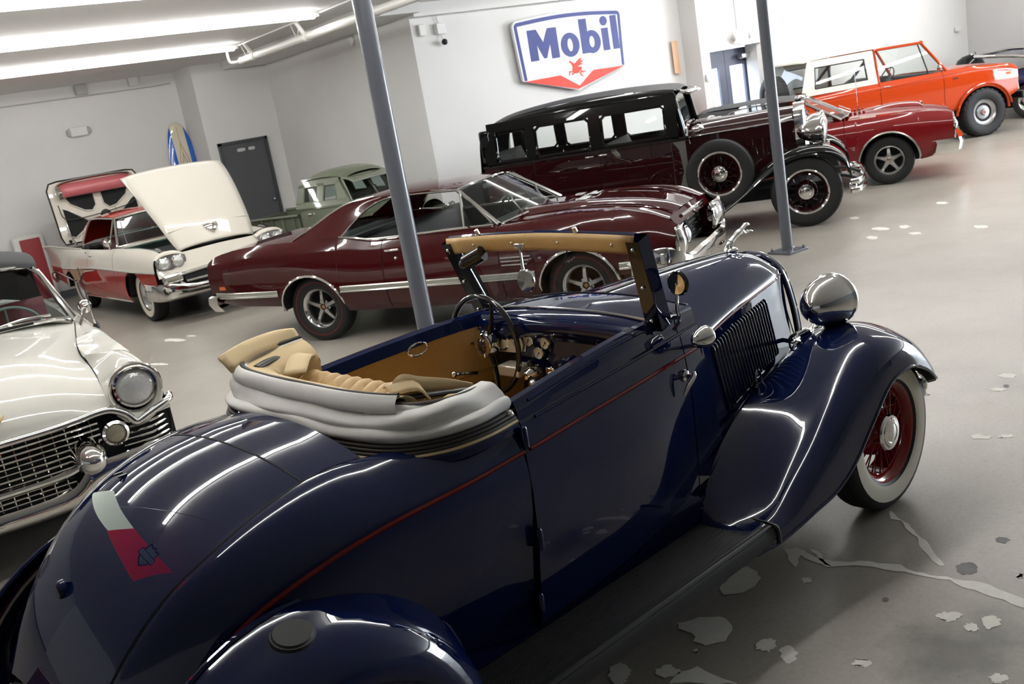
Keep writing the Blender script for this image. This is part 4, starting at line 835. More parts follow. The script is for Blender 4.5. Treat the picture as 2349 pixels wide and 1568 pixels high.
tube('bow_iron', [(-2.25, .45, 1.27), (-2.14, .50, 1.27), (-2.05, .52, 1.235), (-2.0, .52, 1.21)], .022, BLACKP, TOP, n=8, sm=4, flat=.5); lathe('bow_pivot', [(.034, 0), (.034, .02), (.012, .022)], BLACKP, TOP, (-1.99, .51, 1.205), n=18, s=-1)
tube('bow_iron', [(-2.2, -.33, 1.22), (-2.05, -.42, 1.205), (-1.9, -.48, 1.18)], .018, BLACKP, TOP, n=8, sm=4, flat=.5); ball('top_latch', (-1.955, -.62, 1.125), .014, CHROME, TOP)
# ================================================================== shared body builder for the other cars
def bodyside(par, panels, rows, m, arches=(), gap=.004, sides=(1, -1), n=26, ang=35, nr=2, lip=None, lipr=.012, ztop=None):
    """panels: (name, x0, x1[, material]) front to back; rows: (half-width table, height table) from the sill up; arches: (x, radius, z, squash)"""
    out = {}
    for s in sides:
        for pn in panels:
            nm, xa, xb = pn[:3]; mm = pn[3] if len(pn) > 3 else m
            xs = list(np.linspace(xa-gap, xb+gap, max(4, int(n*abs(xa-xb)/2)+3)))
            for (ax, ar, az, sq) in arches:
                for q in (-1.001, -.999, -.97, -.9, -.78, -.62, -.42, -.2, 0, .2, .42, .62, .78, .9, .97, .999, 1.001):
                    x = ax+ar*q
                    if xb+gap < x < xa-gap: xs.append(x)
            xs = np.array(sorted(set(round(v, 5) for v in xs)))
            Y = np.array([tab(xs, r[0]) if not np.isscalar(r[0]) else np.full(len(xs), r[0]) for r in rows]); Zz = np.array([tab(xs, r[1]) if not np.isscalar(r[1]) else np.full(len(xs), r[1]) for r in rows])
            P = np.stack([np.broadcast_to(xs, Y.shape), Y, Zz], -1)
            if nr > 1: P = crom(P, nr)
            k = len(P)
            for (ax, ar, az, sq) in arches:
                inn = np.abs(xs-ax) < ar; za = az+np.sqrt(np.maximum(0, ar**2-(xs-ax)**2))*sq
                for j in np.where(inn)[0]:
                    z0, zt = P[0, j, 2], P[-1, j, 2]
                    if za[j] <= z0: continue
                    zz = P[:, j, 2]; yy = P[:, j, 1].copy(); nz = za[j]+(zt-za[j])*(zz-z0)/(zt-z0); P[:, j, 1] = np.interp(nz, zz, yy); P[:, j, 2] = nz
            o = grid(nm, P*np.array([1, -s, 1]), mm, par, ang=ang); out[(nm, s)] = o
        for (ax, ar, az, sq) in arches:
            a = np.linspace(0, PI, 19); yv = float(tab(ax, rows[2][0])) if not np.isscalar(rows[2][0]) else rows[2][0]
            wv = [(ax+ar*1.04*math.cos(t), -s*(yv-.05), az+ar*1.04*sq*math.sin(t)) for t in a]; wi = [(p[0], p[1]+s*.42, p[2]) for p in wv]
            grid('wheel_well', [wv, wi], DARK, par); ob('wheel_well_back', [(ax, wi[0][1], az)]+wi, [(0, i, i+1) for i in range(1, 19)], DARK, par)
            if lip:
                yl = [float(np.interp(az+ar*sq*math.sin(t), [tab(ax, r[1]) if not np.isscalar(r[1]) else r[1] for r in rows], [tab(ax, r[0]) if not np.isscalar(r[0]) else r[0] for r in rows])) for t in a]
                tube('arch_trim', [(ax+ar*math.cos(t), -s*(y_+.004), az+ar*sq*math.sin(t)) for t, y_ in zip(a, yl)], lipr, lip, par, n=6)
    return out
def across(name, st, m, par, n=4, nr=1, ang=50, p=2.4, k=13, full=True):
    """a crowned surface: stations (x, half width, edge z, centre z)"""
    rows = []
    for x, w, ze, zc in st:
        t = np.linspace(-1, 1, k) if full else np.linspace(0, 1, k)
        rows.append([(x, w*a, ze+(zc-ze)*(1-abs(a)**p)) for a in t])
    return grid(name, crom(np.array(rows), n), m, par, ang=ang)
def quadstrip(name, A, B, m, par, n=4, **k): return loft(name, [A, B], m, par, n=n, **k)
def bench(par, x, z, w, m, h=.5, d=.5, lean=.16):
    q = empty('seat', par=par); box('cushion', (x+d/2, 0, z), (d, w, .18), m, q, bev=.05); loft('backrest', [[(x-.02, y, z-.05), (x-.06, y, z+h*.5), (x-lean, y, z+h)] for y in np.linspace(-w/2, w/2, 7)], m, q, n=3, solid=.12); return q
def steer(par, x, y, z, r, m, tilt=60):
    q = empty('steering_wheel', (x, y, z), par=par); q.rotation_euler = (0, math.radians(-tilt), 0)
    ring('wheel_rim', [(r*math.cos(a), r*math.sin(a), 0) for a in np.linspace(0, 2*PI, 20, endpoint=False)], .011, m, q, sm=2, n=6)
    for a in (0, 2.1, 4.2): tube('wheel_spoke', [(0, 0, -.02), (r*math.cos(a), r*math.sin(a), 0)], .008, m, q, n=5)
    tube('steering_column', [(0, 0, 0), (0, 0, -.5)], .02, m, q)
def chassis(par, x0, x1, w, z=.27, h=.12): box('floor_pan', ((x0+x1)/2, 0, z), (abs(x1-x0), w, h), DARK, par)
BLACKV = mat('black_vinyl', (.012, .012, .013), .5); HLG = mat('headlamp_glass', (.62, .63, .62), .12, .35, coat=1., bump=(60, .4, .01))
def headlamp(par, x, y, z, r, name='headlamp', rim=CHROME, tilt=0.):
    h = lathe(name, [(r*1.0, -.05), (r*1.14, .0), (r*1.12, .02), (r*1.0, .022)], rim, par, (x, y, z), axis='x', n=28); lathe('lens', [(r*1.02, .012), (r*.7, .035), (r*.35, .045), (.0005, .048)], HLG, h, (x, y, z), axis='x', n=24); return h

# ================================================================== maroon muscle coupe
MAR = paint('paint_maroon', (.048, .0045, .0055), .3); CHR2 = STEEL
OD = empty('maroon_coupe', (6.11, 7.12, 0), math.radians(-60.2), .99); tag(OD, 'glossy maroon 1960s two-door hardtop with chrome side trim', 'car')
ztop = [(-4.28, .93), (-4.2, .975), (-4.0, 1.02), (-3.5, 1.06), (-2.9, 1.05), (-2.5, 1.045), (-2.25, 1.015), (-2.05, .995), (-1.2, 1.0), (-.75, .99), (0, 1.015), (.4, .985), (.65, .93), (.80, .87), (.90, .80)]
ytop = [(-4.28, .78), (-3.8, .80), (-3.0, .83), (-2.4, .835), (-1.2, .83), (0, .80), (.6, .76), (.90, .70)]
orow = [([(-4.28, .78), (-3.9, .84), (-3, .87), (0, .87), (.6, .85), (.90, .80)], [(-4.28, .50), (-4.0, .45), (-3.3, .40), (-2.4, .30), (-.4, .28), (.4, .40), (.90, .46)]),
        ([(-4.28, .82), (-3.9, .90), (-3, .93), (0, .93), (.6, .91), (.90, .84)], [(-4.28, .56), (-3.3, .47), (-2.4, .40), (-.4, .38), (.4, .46), (.90, .52)]),
        ([(-4.28, .84), (-3.9, .92), (-3, .955), (0, .955), (.6, .925), (.90, .85)], [(-4.28, .62), (-3, .58), (0, .56), (.9, .58)]),
        ([(-4.28, .845), (-3.9, .925), (-3, .958), (-2.2, .94), (-1, .95), (0, .955), (.6, .925), (.90, .85)], [(-4.28, .72), (-3, .72), (0, .70), (.9, .66)]),
        ([(-4.28, .835), (-3.9, .915), (-3.2, .945), (-2.2, .91), (-1, .92), (0, .93), (.6, .905), (.90, .835)], [(-4.28, .83), (-3, .86), (-2, .84), (0, .85), (.6, .80), (.9, .71)]),
        ([(-4.28, .82), (-3.9, .88), (-3.2, .905), (-2.2, .875), (-1, .88), (0, .89), (.6, .85), (.90, .79)], [(-4.28, .89), (-3.5, .985), (-2.8, .97), (-2.05, .935), (-1, .945), (0, .96), (.6, .88), (.9, .76)]), (ytop, ztop)]
OA = [(0, .385, .36, .92), (-2.92, .385, .36, .92)]
bodyside(OD, [('front_fender', .90, -.74), ('door', -.74, -2.0), ('quarter_panel', -2.0, -4.28)], orow, MAR, OA, lip=CHROME, lipr=.013)
# lower chrome band in two lines with grey between, and the thin sill
for s in (1, -1):
    for xa, xb in ((-.40, -2.53), (-3.31, -4.2), (.40, .78)):
        xs = np.linspace(xa, xb, 14); b = [(x, -s*(float(tab(x, orow[2][0]))+.006), float(tab(x, [(-4.28, .585), (-3, .56), (0, .53), (.9, .535)]))) for x in xs]
        P = [[(p[0], p[1], p[2]+.028), (p[0], p[1]-s*.006, p[2]+.018), (p[0], p[1]-s*.002, p[2]), (p[0], p[1]-s*.006, p[2]-.018), (p[0], p[1], p[2]-.028)] for p in b]
        grid('side_trim', P, mat('trim_silver', (.46, .46, .42), .25, .9), OD, ang=20); tube('trim_bead', [(p[0], p[1]-s*.004, p[2]-.03) for p in b], .007, CHROME, OD, n=6)
    xs = np.linspace(-.55, -.15, 4); 
    for j in range(3): tube('fender_ornament', [(-.42-.02*j, -s*.958, .70-.035*j), (-.72, -s*.957, .705-.035*j)], .007, CHROME, OD, n=6)
    box('side_marker', (-4.05, -s*.90, .66), (.10, .012, .035), mat('marker_amber', (.5, .12, .04), .3), OD); box('marker_badge', (-3.85, -s*.915, .665), (.08, .01, .02), CHROME, OD); tube('name_script', [(.62, -s*.925, .64), (.56, -s*.93, .655), (.50, -s*.935, .635), (.42, -s*.94, .645)], .007, CHROME, OD, sm=3)
    hb = box('door_handle', (-1.87, -s*.93, .88), (.16, .02, .022), CHROME, OD, bev=.008); ball('lock', (-1.84, -s*.93, .80), .016, CHROME, OD)
    tube('quarter_ridge', [(-2.5, -s*.84, 1.052), (-2.3, -s*.86, 1.03), (-2.05, -s*.865, 1.0), (-1.3, -s*.86, 1.008), (-.78, -s*.845, 1.0)], .010, CHROME, OD, sm=3, n=6)
across('deck_lid', [(-4.28, .78, .93, .95), (-4.15, .79, .98, 1.0), (-3.9, .80, 1.035, 1.055), (-3.5, .815, 1.06, 1.085), (-3.0, .83, 1.052, 1.09)], MAR, OD)
# hood: raised centre with twin scoops
hd = []
for x, zc, ze in ((-.72, 1.045, .992), (-.4, 1.055, 1.005), (0, 1.05, 1.012), (.4, 1.01, .985), (.65, .955, .93), (.82, .885, .86)):
    w = float(tab(x, ytop)); hd.append([(x, y*w, z) for y, z in ((-1, ze), (-.88, ze-.012), (-.76, ze-.004), (-.55, ze+.008), (-.48, zc-.012), (-.42, zc), (-.2, zc+.004), (0, zc-.004), (.2, zc+.004), (.42, zc), (.48, zc-.012), (.55, ze+.008), (.76, ze-.004), (.88, ze-.012), (1, ze))])
ho = grid('hood', crom(np.array(hd), 4), MAR, OD, ang=40)
for s in (1, -1):
    tube('hood_line', [(x, s*.62*float(tab(x, ytop)), z) for x, z in ((-.7, 1.0), (0, 1.028), (.5, .985), (.8, .885))], .008, MAR, ho, sm=3)
    for j in range(2): box('hood_vent', (-.12-.17*j, s*.17, 1.062), (.10, .20, .012), CHROME if j == 0 else MAR, ho, bev=.004)
    tube('washer_jet', [(-.5, s*.1, 1.05), (-.5, s*.1, 1.075)], .008, CHROME, ho)
# cowl and windshield
WB = [(-.74, -.80, .995), (-.64, -.5, 1.02), (-.58, 0, 1.03), (-.64, .5, 1.02), (-.74, .80, .995)]; WT = [(-1.22, -.585, 1.335), (-1.17, -.35, 1.362), (-1.15, 0, 1.37), (-1.17, .35, 1.362), (-1.22, .585, 1.335)]
gs = glassmat('windscreen_tint', (.70, .80, .76))
wsg = quadstrip('windscreen_glass', WB, WT, gs, OD, n=5)
for nm, P in (('windscreen_trim', WB), ('windscreen_header_trim', WT)): tube(nm, np.array(P)+np.array([.01, 0, .0]), .013, CHROME, OD, sm=4, n=6)
for s in (1, -1):
    tube('a_pillar', [(-.74, s*.815, .995), (-.98, s*.71, 1.17), (-1.22, s*.60, 1.335)], .020, CHROME, OD, sm=3, n=8); tube('wiper', [(-.66, s*.32-.1, 1.035), (-.80, s*.32+.02, 1.14), (-.87, s*.32+.16, 1.175)], .008, STEEL, OD, n=5)
    # vent pane
    ob('vent_glass', [(-.80, -s*.825, 1.01), (-1.10, -s*.83, 1.015), (-1.17, -s*.645, 1.30), (-1.14, -s*.64, 1.30)], [(0, 1, 2, 3)], GLASSD, OD); tube('vent_frame', [(-1.10, -s*.83, 1.0), (-1.175, -s*.64, 1.325)], .011, CHROME, OD); tube('vent_frame', [(-.80, -s*.825, 1.012), (-1.16, -s*.632, 1.315)], .011, CHROME, OD)
    # sail panel between side opening and the rear window
    D1 = [(-2.48, -s*.845, 1.045), (-2.36, -s*.76, 1.16), (-2.22, -s*.69, 1.27), (-2.08, -s*.645, 1.33), (-1.93, -s*.62, 1.352)]; D2 = [(-3.13, -s*.80, 1.045), (-2.88, -s*.735, 1.16), (-2.66, -s*.68, 1.27), (-2.45, -s*.64, 1.345), (-2.15, -s*.612, 1.378)]
    mid = (np.array(D1)+np.array(D2))/2+np.array([0, -s*.012, .004]); loft('sail_panel', [D1, mid, D2], MAR, OD, n=4, nr=3)
    tube('opening_trim', D1+[(-1.6, -s*.605, 1.35), (-1.22, -s*.60, 1.335)], .011, CHROME, OD, sm=4, n=6); tube('backlight_trim', np.array(D2)+np.array([0, 0, .006]), .009, CHROME, OD, sm=4, n=6)
    loft('drip_rail', [[(-2.15, -s*.612, 1.378), (-1.9, -s*.612, 1.374), (-1.6, -s*.605, 1.37), (-1.22, -s*.59, 1.342)], [(-1.93, -s*.62, 1.352), (-1.8, -s*.615, 1.352), (-1.6, -s*.605, 1.35), (-1.22, -s*.60, 1.335)]], MAR, OD, n=3)
    ob('side_mirror_arm', [(-1.0, -s*.87, 1.0), (-1.03, -s*.87, 1.0), (-1.03, -s*.92, 1.03), (-1.0, -s*.92, 1.03)], [(0, 1, 2, 3)], CHROME, OD)
across('roof', [(-1.19, .588, 1.338, 1.375), (-1.5, .603, 1.37, 1.408), (-1.85, .612, 1.376, 1.415), (-2.15, .612, 1.378, 1.408), (-2.45, .64, 1.345, 1.37)], MAR, OD, k=15)
across('rear_window', [(-2.45, .64, 1.345, 1.37), (-2.66, .68, 1.27, 1.30), (-2.88, .735, 1.16, 1.20), (-3.13, .80, 1.045, 1.09)], gs, OD)
bench(OD, -1.75, .55, 1.2, BLACKV, h=.52); bench(OD, -2.55, .55, 1.15, BLACKV, h=.46); steer(OD, -1.22, .36, .98, .19, BLACKV, 55); box('dashboard', (-.95, 0, .90), (.28, 1.45, .14), BLACKV, OD, bev=.04); box('rear_shelf', (-2.8, 0, .98), (.5, 1.4, .04), BLACKV, OD); box('inner_mirror', (-1.2, .0, 1.29), (.03, .22, .06), BLACKV, OD, bev=.01)
tube('shift_lever', [(-1.45, 0, .45), (-1.5, .02, .78)], .01, CHROME, OD); box('door_inner', (-1.4, -.80, .80), (1.25, .03, .40), BLACKV, OD); box('door_inner', (-1.4, .80, .80), (1.25, .03, .40), BLACKV, OD); box('cabin_floor', (-1.7, 0, .36), (2.3, 1.5, .05), BLACKV, OD)
# face
box('grille_cavity', (.70, 0, .64), (.14, 1.2, .28), DARK, OD); 
for j in range(5): box('grille_bar', (.80, 0, .56+.045*j), (.02, 1.12, .010), CHROME, OD)
tube('hood_lip_trim', [(.86, -.42, .83), (.89, 0, .845), (.86, .42, .83)], .018, CHROME, OD, sm=4); loft('hood_nose', [[(.82, -.66, .865), (.84, 0, .89), (.82, .66, .865)], [(.87, -.62, .78), (.90, 0, .80), (.87, .62, .78)]], MAR, OD, n=5)
for s in (1, -1):
    loft('lamp_bezel', [[(.90, -s*.84, .80), (.93, -s*.86, .68), (.91, -s*.84, .54)], [(.93, -s*.78, .80), (.97, -s*.79, .67), (.94, -s*.78, .53)], [(.90, -s*.50, .79), (.92, -s*.48, .67), (.91, -s*.50, .54)]], CHROME, OD, n=4, nr=3, solid=.02)
    for yy in (.70, .56): headlamp(OD, .92, -s*yy, .68, .075)
    loft('fender_cap', [[(.90, -s*.70, .80), (.90, -s*.79, .76), (.90, -s*.835, .71), (.90, -s*.85, .6), (.90, -s*.82, .5)], [(.93, -s*.66, .79), (.935, -s*.76, .745), (.94, -s*.80, .70), (.94, -s*.82, .6), (.94, -s*.79, .5)]], CHROME, OD, n=3)
bp = []
for y, x in ((-.955, .50), (-.95, .72), (-.90, .90), (-.7, .98), (-.3, 1.0), (0, 1.005), (.3, 1.0), (.7, .98), (.90, .90), (.95, .72), (.955, .50)): up = .66 if abs(y) > .88 and x > .6 else .56; bp.append([(x-.03, y, up-.02), (x+.005, y*1.005, up-.04), (x+.012, y*1.01, .50), (x+.008, y*1.01, .44), (x-.03, y, .38)])
grid('front_bumper', crom(np.array(bp), 3), CHROME, OD, ang=30)
for s in (1, -1): box('bumper_marker', (.80, -s*.958, .56), (.04, .02, .09), STEEL, OD, bev=.008); box('valance_slot', (.96, -s*.55, .36), (.05, .22, .03), CHROME, OD)
bp = []
for y, x in ((-.88, -4.18), (-.86, -4.28), (-.80, -4.36), (-.4, -4.42), (0, -4.43), (.4, -4.42), (.80, -4.36), (.86, -4.28), (.88, -4.18)): bp.append([(x+.04, y, .58), (x, y*1.01, .56), (x-.01, y*1.01, .48), (x+.04, y*.98, .40)])
grid('rear_bumper', crom(np.array(bp), 3), CHROME, OD, ang=30); loft('tail_panel', [[(-4.28, -.78, .93), (-4.28, 0, .95), (-4.28, .78, .93)], [(-4.30, -.82, .55), (-4.33, 0, .55), (-4.30, .82, .55)]], MAR, OD, n=4)
for s in (1, -1): box('tail_lamp', (-4.31, -s*.62, .76), (.03, .28, .14), mat('lamp_red', (.3, .01, .01), .2), OD, bev=.01)
chassis(OD, -3.3, .5, 1.3, .32, .10); box('cabin_tub', (-1.48, 0, .45), (1.9, 1.6, .3), DARK, OD)
for s in (1, -1):
    for x in (0, -2.92): wheel(OD, x, -s*.745, .345, .215, .20, 'ss', -s, redline=True)

# ================================================================== red hardtop with the black roof
RED = paint('paint_red', (.19, .009, .011), .3); VIN = mat('roof_vinyl', (.045, .047, .05), .65, bump=(150, .25, .004))
CO = empty('red_hardtop', (13.0, 8.64, 0), math.radians(-55)); tag(CO, 'red 1960s hardtop with dark grey vinyl roof beside the limousine', 'car')
cz = [(-4.2, .90), (-4.0, .95), (-3.2, .98), (-2.4, .985), (-1.0, .97), (-.5, .96), (.3, .945), (.7, .905), (.84, .87)]
cy = [(-4.2, .80), (-3.2, .84), (-1, .84), (0, .83), (.84, .76)]
crow = [([(-4.2, .80), (-3, .86), (0, .86), (.84, .80)], [(-4.2, .46), (-3.3, .36), (-2.5, .27), (-.45, .27), (.45, .30), (.84, .40)]), ([(-4.2, .85), (-3, .92), (0, .92), (.84, .86)], [(-4.2, .52), (-3.3, .42), (-.45, .36), (.45, .38), (.84, .45)]), ([(-4.2, .87), (-3, .94), (0, .945), (.84, .88)], [(-4.2, .62), (0, .55), (.84, .56)]), ([(-4.2, .87), (-3, .935), (0, .94), (.84, .88)], [(-4.2, .70), (0, .68), (.84, .66)]), ([(-4.2, .86), (-3, .925), (0, .935), (.84, .875)], [(-4.2, .78), (0, .80), (.84, .76)]), ([(-4.2, .83), (-3, .885), (0, .885), (.84, .82)], [(-4.2, .86), (-3, .93), (0, .90), (.84, .83)]), (cy, cz)]
CA = [(0, .40, .34, .98), (-2.97, .38, .34, .9)]
bodyside(CO, [('front_fender', .84, -.56), ('door', -.56, -1.75), ('quarter_panel', -1.75, -4.2)], crow, RED, CA, lip=mat('trim_silver', (.46, .46, .42)), lipr=.014)
chd = []
for x, ze, zc in ((-.50, .96, 1.0), (-.1, .955, 1.01), (.3, .945, .985), (.6, .92, .955), (.84, .87, .89)): w = float(tab(x, cy)); chd.append([(x, y*w, z) for y, z in ((-1, ze), (-.8, ze+.012), (-.45, zc-.018), (-.38, zc), (0, zc+.008), (.38, zc), (.45, zc-.018), (.8, ze+.012), (1, ze))])
h2 = grid('hood', crom(np.array(chd), 4), RED, CO)
sc = []
for x, t in ((.52, .012), (.42, .05), (.15, .055), (-.2, .035), (-.36, .0)): sc.append([(x, y, .985+t*(1-abs(y/.24)**3)+.02*(x < .3)) for y in np.linspace(-.24, .24, 9)])
grid('hood_scoop', crom(np.array(sc), 3), RED, h2); box('scoop_grille', (.50, 0, 1.005), (.02, .40, .035), CHROME, h2)
for j in range(4): ball('hood_bump', (-.28-.06*j, -.30, 1.012), .022, RED, h2); ball('hood_bump', (-.28-.06*j, .30, 1.012), .022, RED, h2)
across('deck_lid', [(-4.2, .80, .90, .92), (-3.8, .82, .96, .98), (-3.2, .84, .98, 1.0), (-2.75, .84, .985, 1.01)], RED, CO)
WB = [(-.60, -.80, .985), (-.50, -.4, 1.01), (-.47, 0, 1.015), (-.50, .4, 1.01), (-.60, .80, .985)]; WT = [(-1.17, -.60, 1.33), (-1.1, -.3, 1.36), (-1.09, 0, 1.365), (-1.1, .3, 1.36), (-1.17, .60, 1.33)]
quadstrip('windscreen_glass', WB, WT, GLASS, CO, n=5); tube('windscreen_trim', np.array(WB)+np.array([.01, 0, .005]), .015, CHROME, CO, sm=4, n=6); tube('header_trim', np.array(WT)+np.array([.01, 0, .005]), .015, CHROME, CO, sm=4, n=6)
for s in (1, -1):
    tube('a_pillar', [(-.58, -s*.82, .98), (-1.16, -s*.615, 1.335)], .024, CHROME, CO, n=8); tube('vent_frame', [(-.92, -s*.84, .985), (-1.14, -s*.64, 1.30)], .010, CHROME, CO); tube('wiper', [(-.46, s*.3, 1.03), (-.62, s*.3+.2, 1.10)], .008, STEEL, CO, n=5)
    tube('window_trim', [(-1.16, -s*.62, 1.335), (-1.8, -s*.63, 1.345), (-2.1, -s*.66, 1.31), (-2.62, -s*.80, 1.03), (-2.4, -s*.84, .99), (-.7, -s*.845, .985)], .012, CHROME, CO, n=6)
    D1 = [(-2.62, -s*.81, 1.02), (-2.35, -s*.73, 1.17), (-2.1, -s*.66, 1.31), (-1.8, -s*.635, 1.345)]; D2 = [(-3.0, -s*.80, 1.0), (-2.85, -s*.74, 1.13), (-2.72, -s*.68, 1.26), (-2.5, -s*.62, 1.36)]
    loft('roof_side', [D1, D2], VIN, CO, n=4); ob('quarter_glass', [(-1.85, -s*.82, .995), (-2.35, -s*.83, .995), (-2.05, -s*.67, 1.30), (-1.88, -s*.64, 1.33)], [(0, 1, 2, 3)], GLASSD, CO); tube('window_post', [(-1.84, -s*.84, .99), (-1.86, -s*.645, 1.33)], .012, CHROME, CO)
    box('headrest', (-1.72, s*.36, 1.02), (.12, .5, .34), mat('seat_white', (.55, .55, .56), .5), CO, bev=.05)
across('roof', [(-1.13, .605, 1.335, 1.368), (-1.5, .625, 1.36, 1.40), (-1.9, .635, 1.37, 1.405), (-2.5, .62, 1.36, 1.385), (-2.72, .68, 1.26, 1.29), (-3.0, .80, 1.0, 1.05)], VIN, CO, k=15)
bench(CO, -1.7, .5, 1.2, BLACKV, h=.48); steer(CO, -1.15, .36, .95, .19, BLACKV); box('dashboard', (-.85, 0, .88), (.25, 1.4, .14), BLACKV, CO, bev=.04); chassis(CO, -3.3, .4, 1.3, .33, .1); box('cabin_tub', (-1.5, 0, .45), (1.9, 1.6, .3), DARK, CO)
box('rear_shelf', (-2.6, 0, .96), (.5, 1.4, .04), BLACKV, CO)
loft('front_panel', [[(.84, -.80, .84), (.86, 0, .87), (.84, .80, .84)], [(.84, -.84, .48), (.86, 0, .48), (.84, .84, .48)]], DARK, CO, n=4)
for j in range(6): box('grille_bar', (.87, 0, .54+.05*j), (.015, 1.5, .012), CHROME, CO)
for s in (1, -1):
    for yy in (.72, .56): headlamp(CO, .86, -s*yy, .70, .07)
    tube('fender_edge_trim', [(.845, -s*.77, .865), (.85, -s*.86, .78), (.85, -s*.885, .62), (.845, -s*.87, .46)], .014, CHROME, CO, sm=3)
bp = []
for y, x in ((-.93, .60), (-.93, .80), (-.86, .93), (-.5, .98), (0, .99), (.5, .98), (.86, .93), (.93, .80), (.93, .60)): bp.append([(x-.06, y*.99, .52), (x, y, .53), (x+.015, y, .47), (x-.01, y, .37), (x-.05, y*.98, .33)])
grid('front_bumper', crom(np.array(bp), 3), CHROME, CO, ang=30)
loft('tail_panel', [[(-4.2, -.80, .9), (-4.22, 0, .92), (-4.2, .80, .9)], [(-4.2, -.8, .46), (-4.25, 0, .46), (-4.2, .8, .46)]], RED, CO, n=3)
for s in (1, -1):
    for x in (0, -2.97): wheel(CO, x, -s*.75, .335, .22, .195, 'torq', -s)
tube('antenna', [(-.35, -.74, .965), (-.36, -.75, 1.62)], .0035, CHROME, CO, n=5)
# ================================================================== orange off-roader
ORG = paint('paint_orange', (.50, .050, .007), .3); CRW = mat('hardtop_cream', (.70, .66, .56), .35, coat=.4)
BR = empty('orange_offroader', (17.43, 10.17, 0), math.radians(-25), 1.02); tag(BR, 'bright orange boxy off-road truck with cream hardtop', 'car')
bz = [(-3.34, 1.20), (-2.0, 1.215), (-.95, 1.21), (-.6, 1.215), (.3, 1.17), (.62, 1.13), (.72, 1.08)]
by = [(-3.34, .80), (-2, .83), (-.6, .83), (.3, .80), (.72, .76)]
brow = [([(-3.34, .80), (-2, .83), (0, .83), (.72, .79)], [(-3.34, .62), (-2.7, .58), (-1.9, .52), (-.5, .52), (.42, .56), (.72, .66)]), ([(-3.34, .83), (-2, .86), (0, .86), (.72, .81)], [(-3.34, .66), (-1.9, .57), (-.5, .57), (.42, .62), (.72, .70)]), ([(-3.34, .84), (-2, .87), (0, .87), (.72, .815)], [(-3.34, .80), (-1.9, .75), (.72, .80)]), ([(-3.34, .845), (-2, .875), (0, .875), (.72, .82)], [(-3.34, .98), (-.5, .98), (.72, .92)]), ([(-3.34, .84), (-2, .868), (0, .868), (.72, .815)], [(-3.34, 1.08), (-.5, 1.08), (.72, .99)]), ([(-3.34, .835), (-2, .862), (0, .86), (.72, .81)], [(-3.34, 1.13), (-.5, 1.135), (.4, 1.10), (.72, 1.03)]), (by, bz)]
BA = [(0, .50, .42, .88), (-2.34, .46, .42, .82)]
bodyside(BR, [('front_fender', .72, -.74), ('door', -.74, -1.92), ('rear_side', -1.92, -3.34)], brow, ORG, BA, lip=ORG, lipr=.022, n=20)
across('hood', [(-.62, .80, 1.215, 1.235), (0, .79, 1.205, 1.235), (.4, .77, 1.165, 1.20), (.62, .75, 1.13, 1.16), (.72, .74, 1.08, 1.10)], ORG, BR, p=4)
for s in (1, -1):
    for z in (1.17, 1.115): tube('body_crease', [(-3.3, -s*.85, z-.06), (-1.7, -s*.865, z-.045), (-.5, -s*.86, z-.02), (.35, -s*.845, z-.06), (.6, -s*.82, z-.10)], .008, ORG, BR, sm=3)
    # flares
    tube('fender_flare', [(.52*math.cos(a), -s*.885, .42+.47*math.sin(a)) for a in np.linspace(.15, PI-.15, 15)], .028, ORG, BR, n=8, flat=.6)
    # door window frame in orange, hardtop side in cream with its long window
    tube('door_frame', [(-.66, -s*.83, 1.215), (-1.02, -s*.70, 1.74), (-1.90, -s*.72, 1.75), (-1.92, -s*.83, 1.215)], .026, ORG, BR, n=8); tube('vent_frame', [(-.98, -s*.81, 1.22), (-1.08, -s*.71, 1.72)], .012, BLACKP, BR)
    ob('door_glass', [(-.70, -s*.825, 1.215), (-1.90, -s*.825, 1.215), (-1.90, -s*.72, 1.74), (-1.03, -s*.70, 1.73)], [(0, 1, 2, 3)], GLASS, BR)
    def hp(x, t): return (x, -s*(.835-.115*t), 1.205+.55*t)
    for nm, q in (('hardtop_side', [hp(-1.94, 0), hp(-3.32, 0), hp(-3.30, .16), hp(-1.94, .16)]), ('hardtop_post', [hp(-1.94, .16), hp(-2.10, .16), hp(-2.10, .80), hp(-1.94, .80)]), ('hardtop_post', [hp(-3.08, .16), hp(-3.30, .16), hp(-3.16, .80), hp(-3.02, .80)]), ('hardtop_rail', [hp(-1.94, .80), hp(-3.16, .80), hp(-3.12, 1), hp(-1.94, 1)])): panel(nm, q, CRW, BR, .02)
    ob('side_glass', [hp(-2.10, .16), hp(-3.08, .16), hp(-3.02, .80), hp(-2.10, .80)], [(0, 1, 2, 3)], GLASS, BR); tube('glass_gasket', [hp(-2.12, .17), hp(-3.06, .17), hp(-3.0, .79), hp(-2.12, .79)], .014, BLACKP, BR, closed=True, n=6)
    box('door_handle', (-1.80, -s*.875, 1.13), (.12, .02, .02), CHROME, BR, bev=.006); tube('mirror_arm', [(-.86, -s*.85, 1.24), (-.9, -s*.98, 1.27)], .008, CHROME, BR); ball('mirror_head', (-.90, -s*1.0, 1.29), .06, CHROME, BR, (.4, 1, .8))
    box('side_marker', (.50, -s*.835, .985), (.12, .012, .04), mat('marker_orange', (.6, .12, .01), .3), BR)
    if s == 1:
        box('badge', (-.52, -.882, 1.06), (.09, .008, .02), CHROME, BR); text('badge_script', 'Bronco', .085, CHROME, BR, (-.33, -.884, 1.035), (1, 0, 0), (0, 0, 1), off=.002, ext=.003)
across('hardtop_roof', [(-.98, .70, 1.745, 1.77), (-1.1, .715, 1.765, 1.795), (-2.0, .73, 1.775, 1.81), (-2.9, .73, 1.77, 1.805), (-3.12, .72, 1.755, 1.785), (-3.16, .715, 1.74, 1.75)], CRW, BR, p=5, k=17)
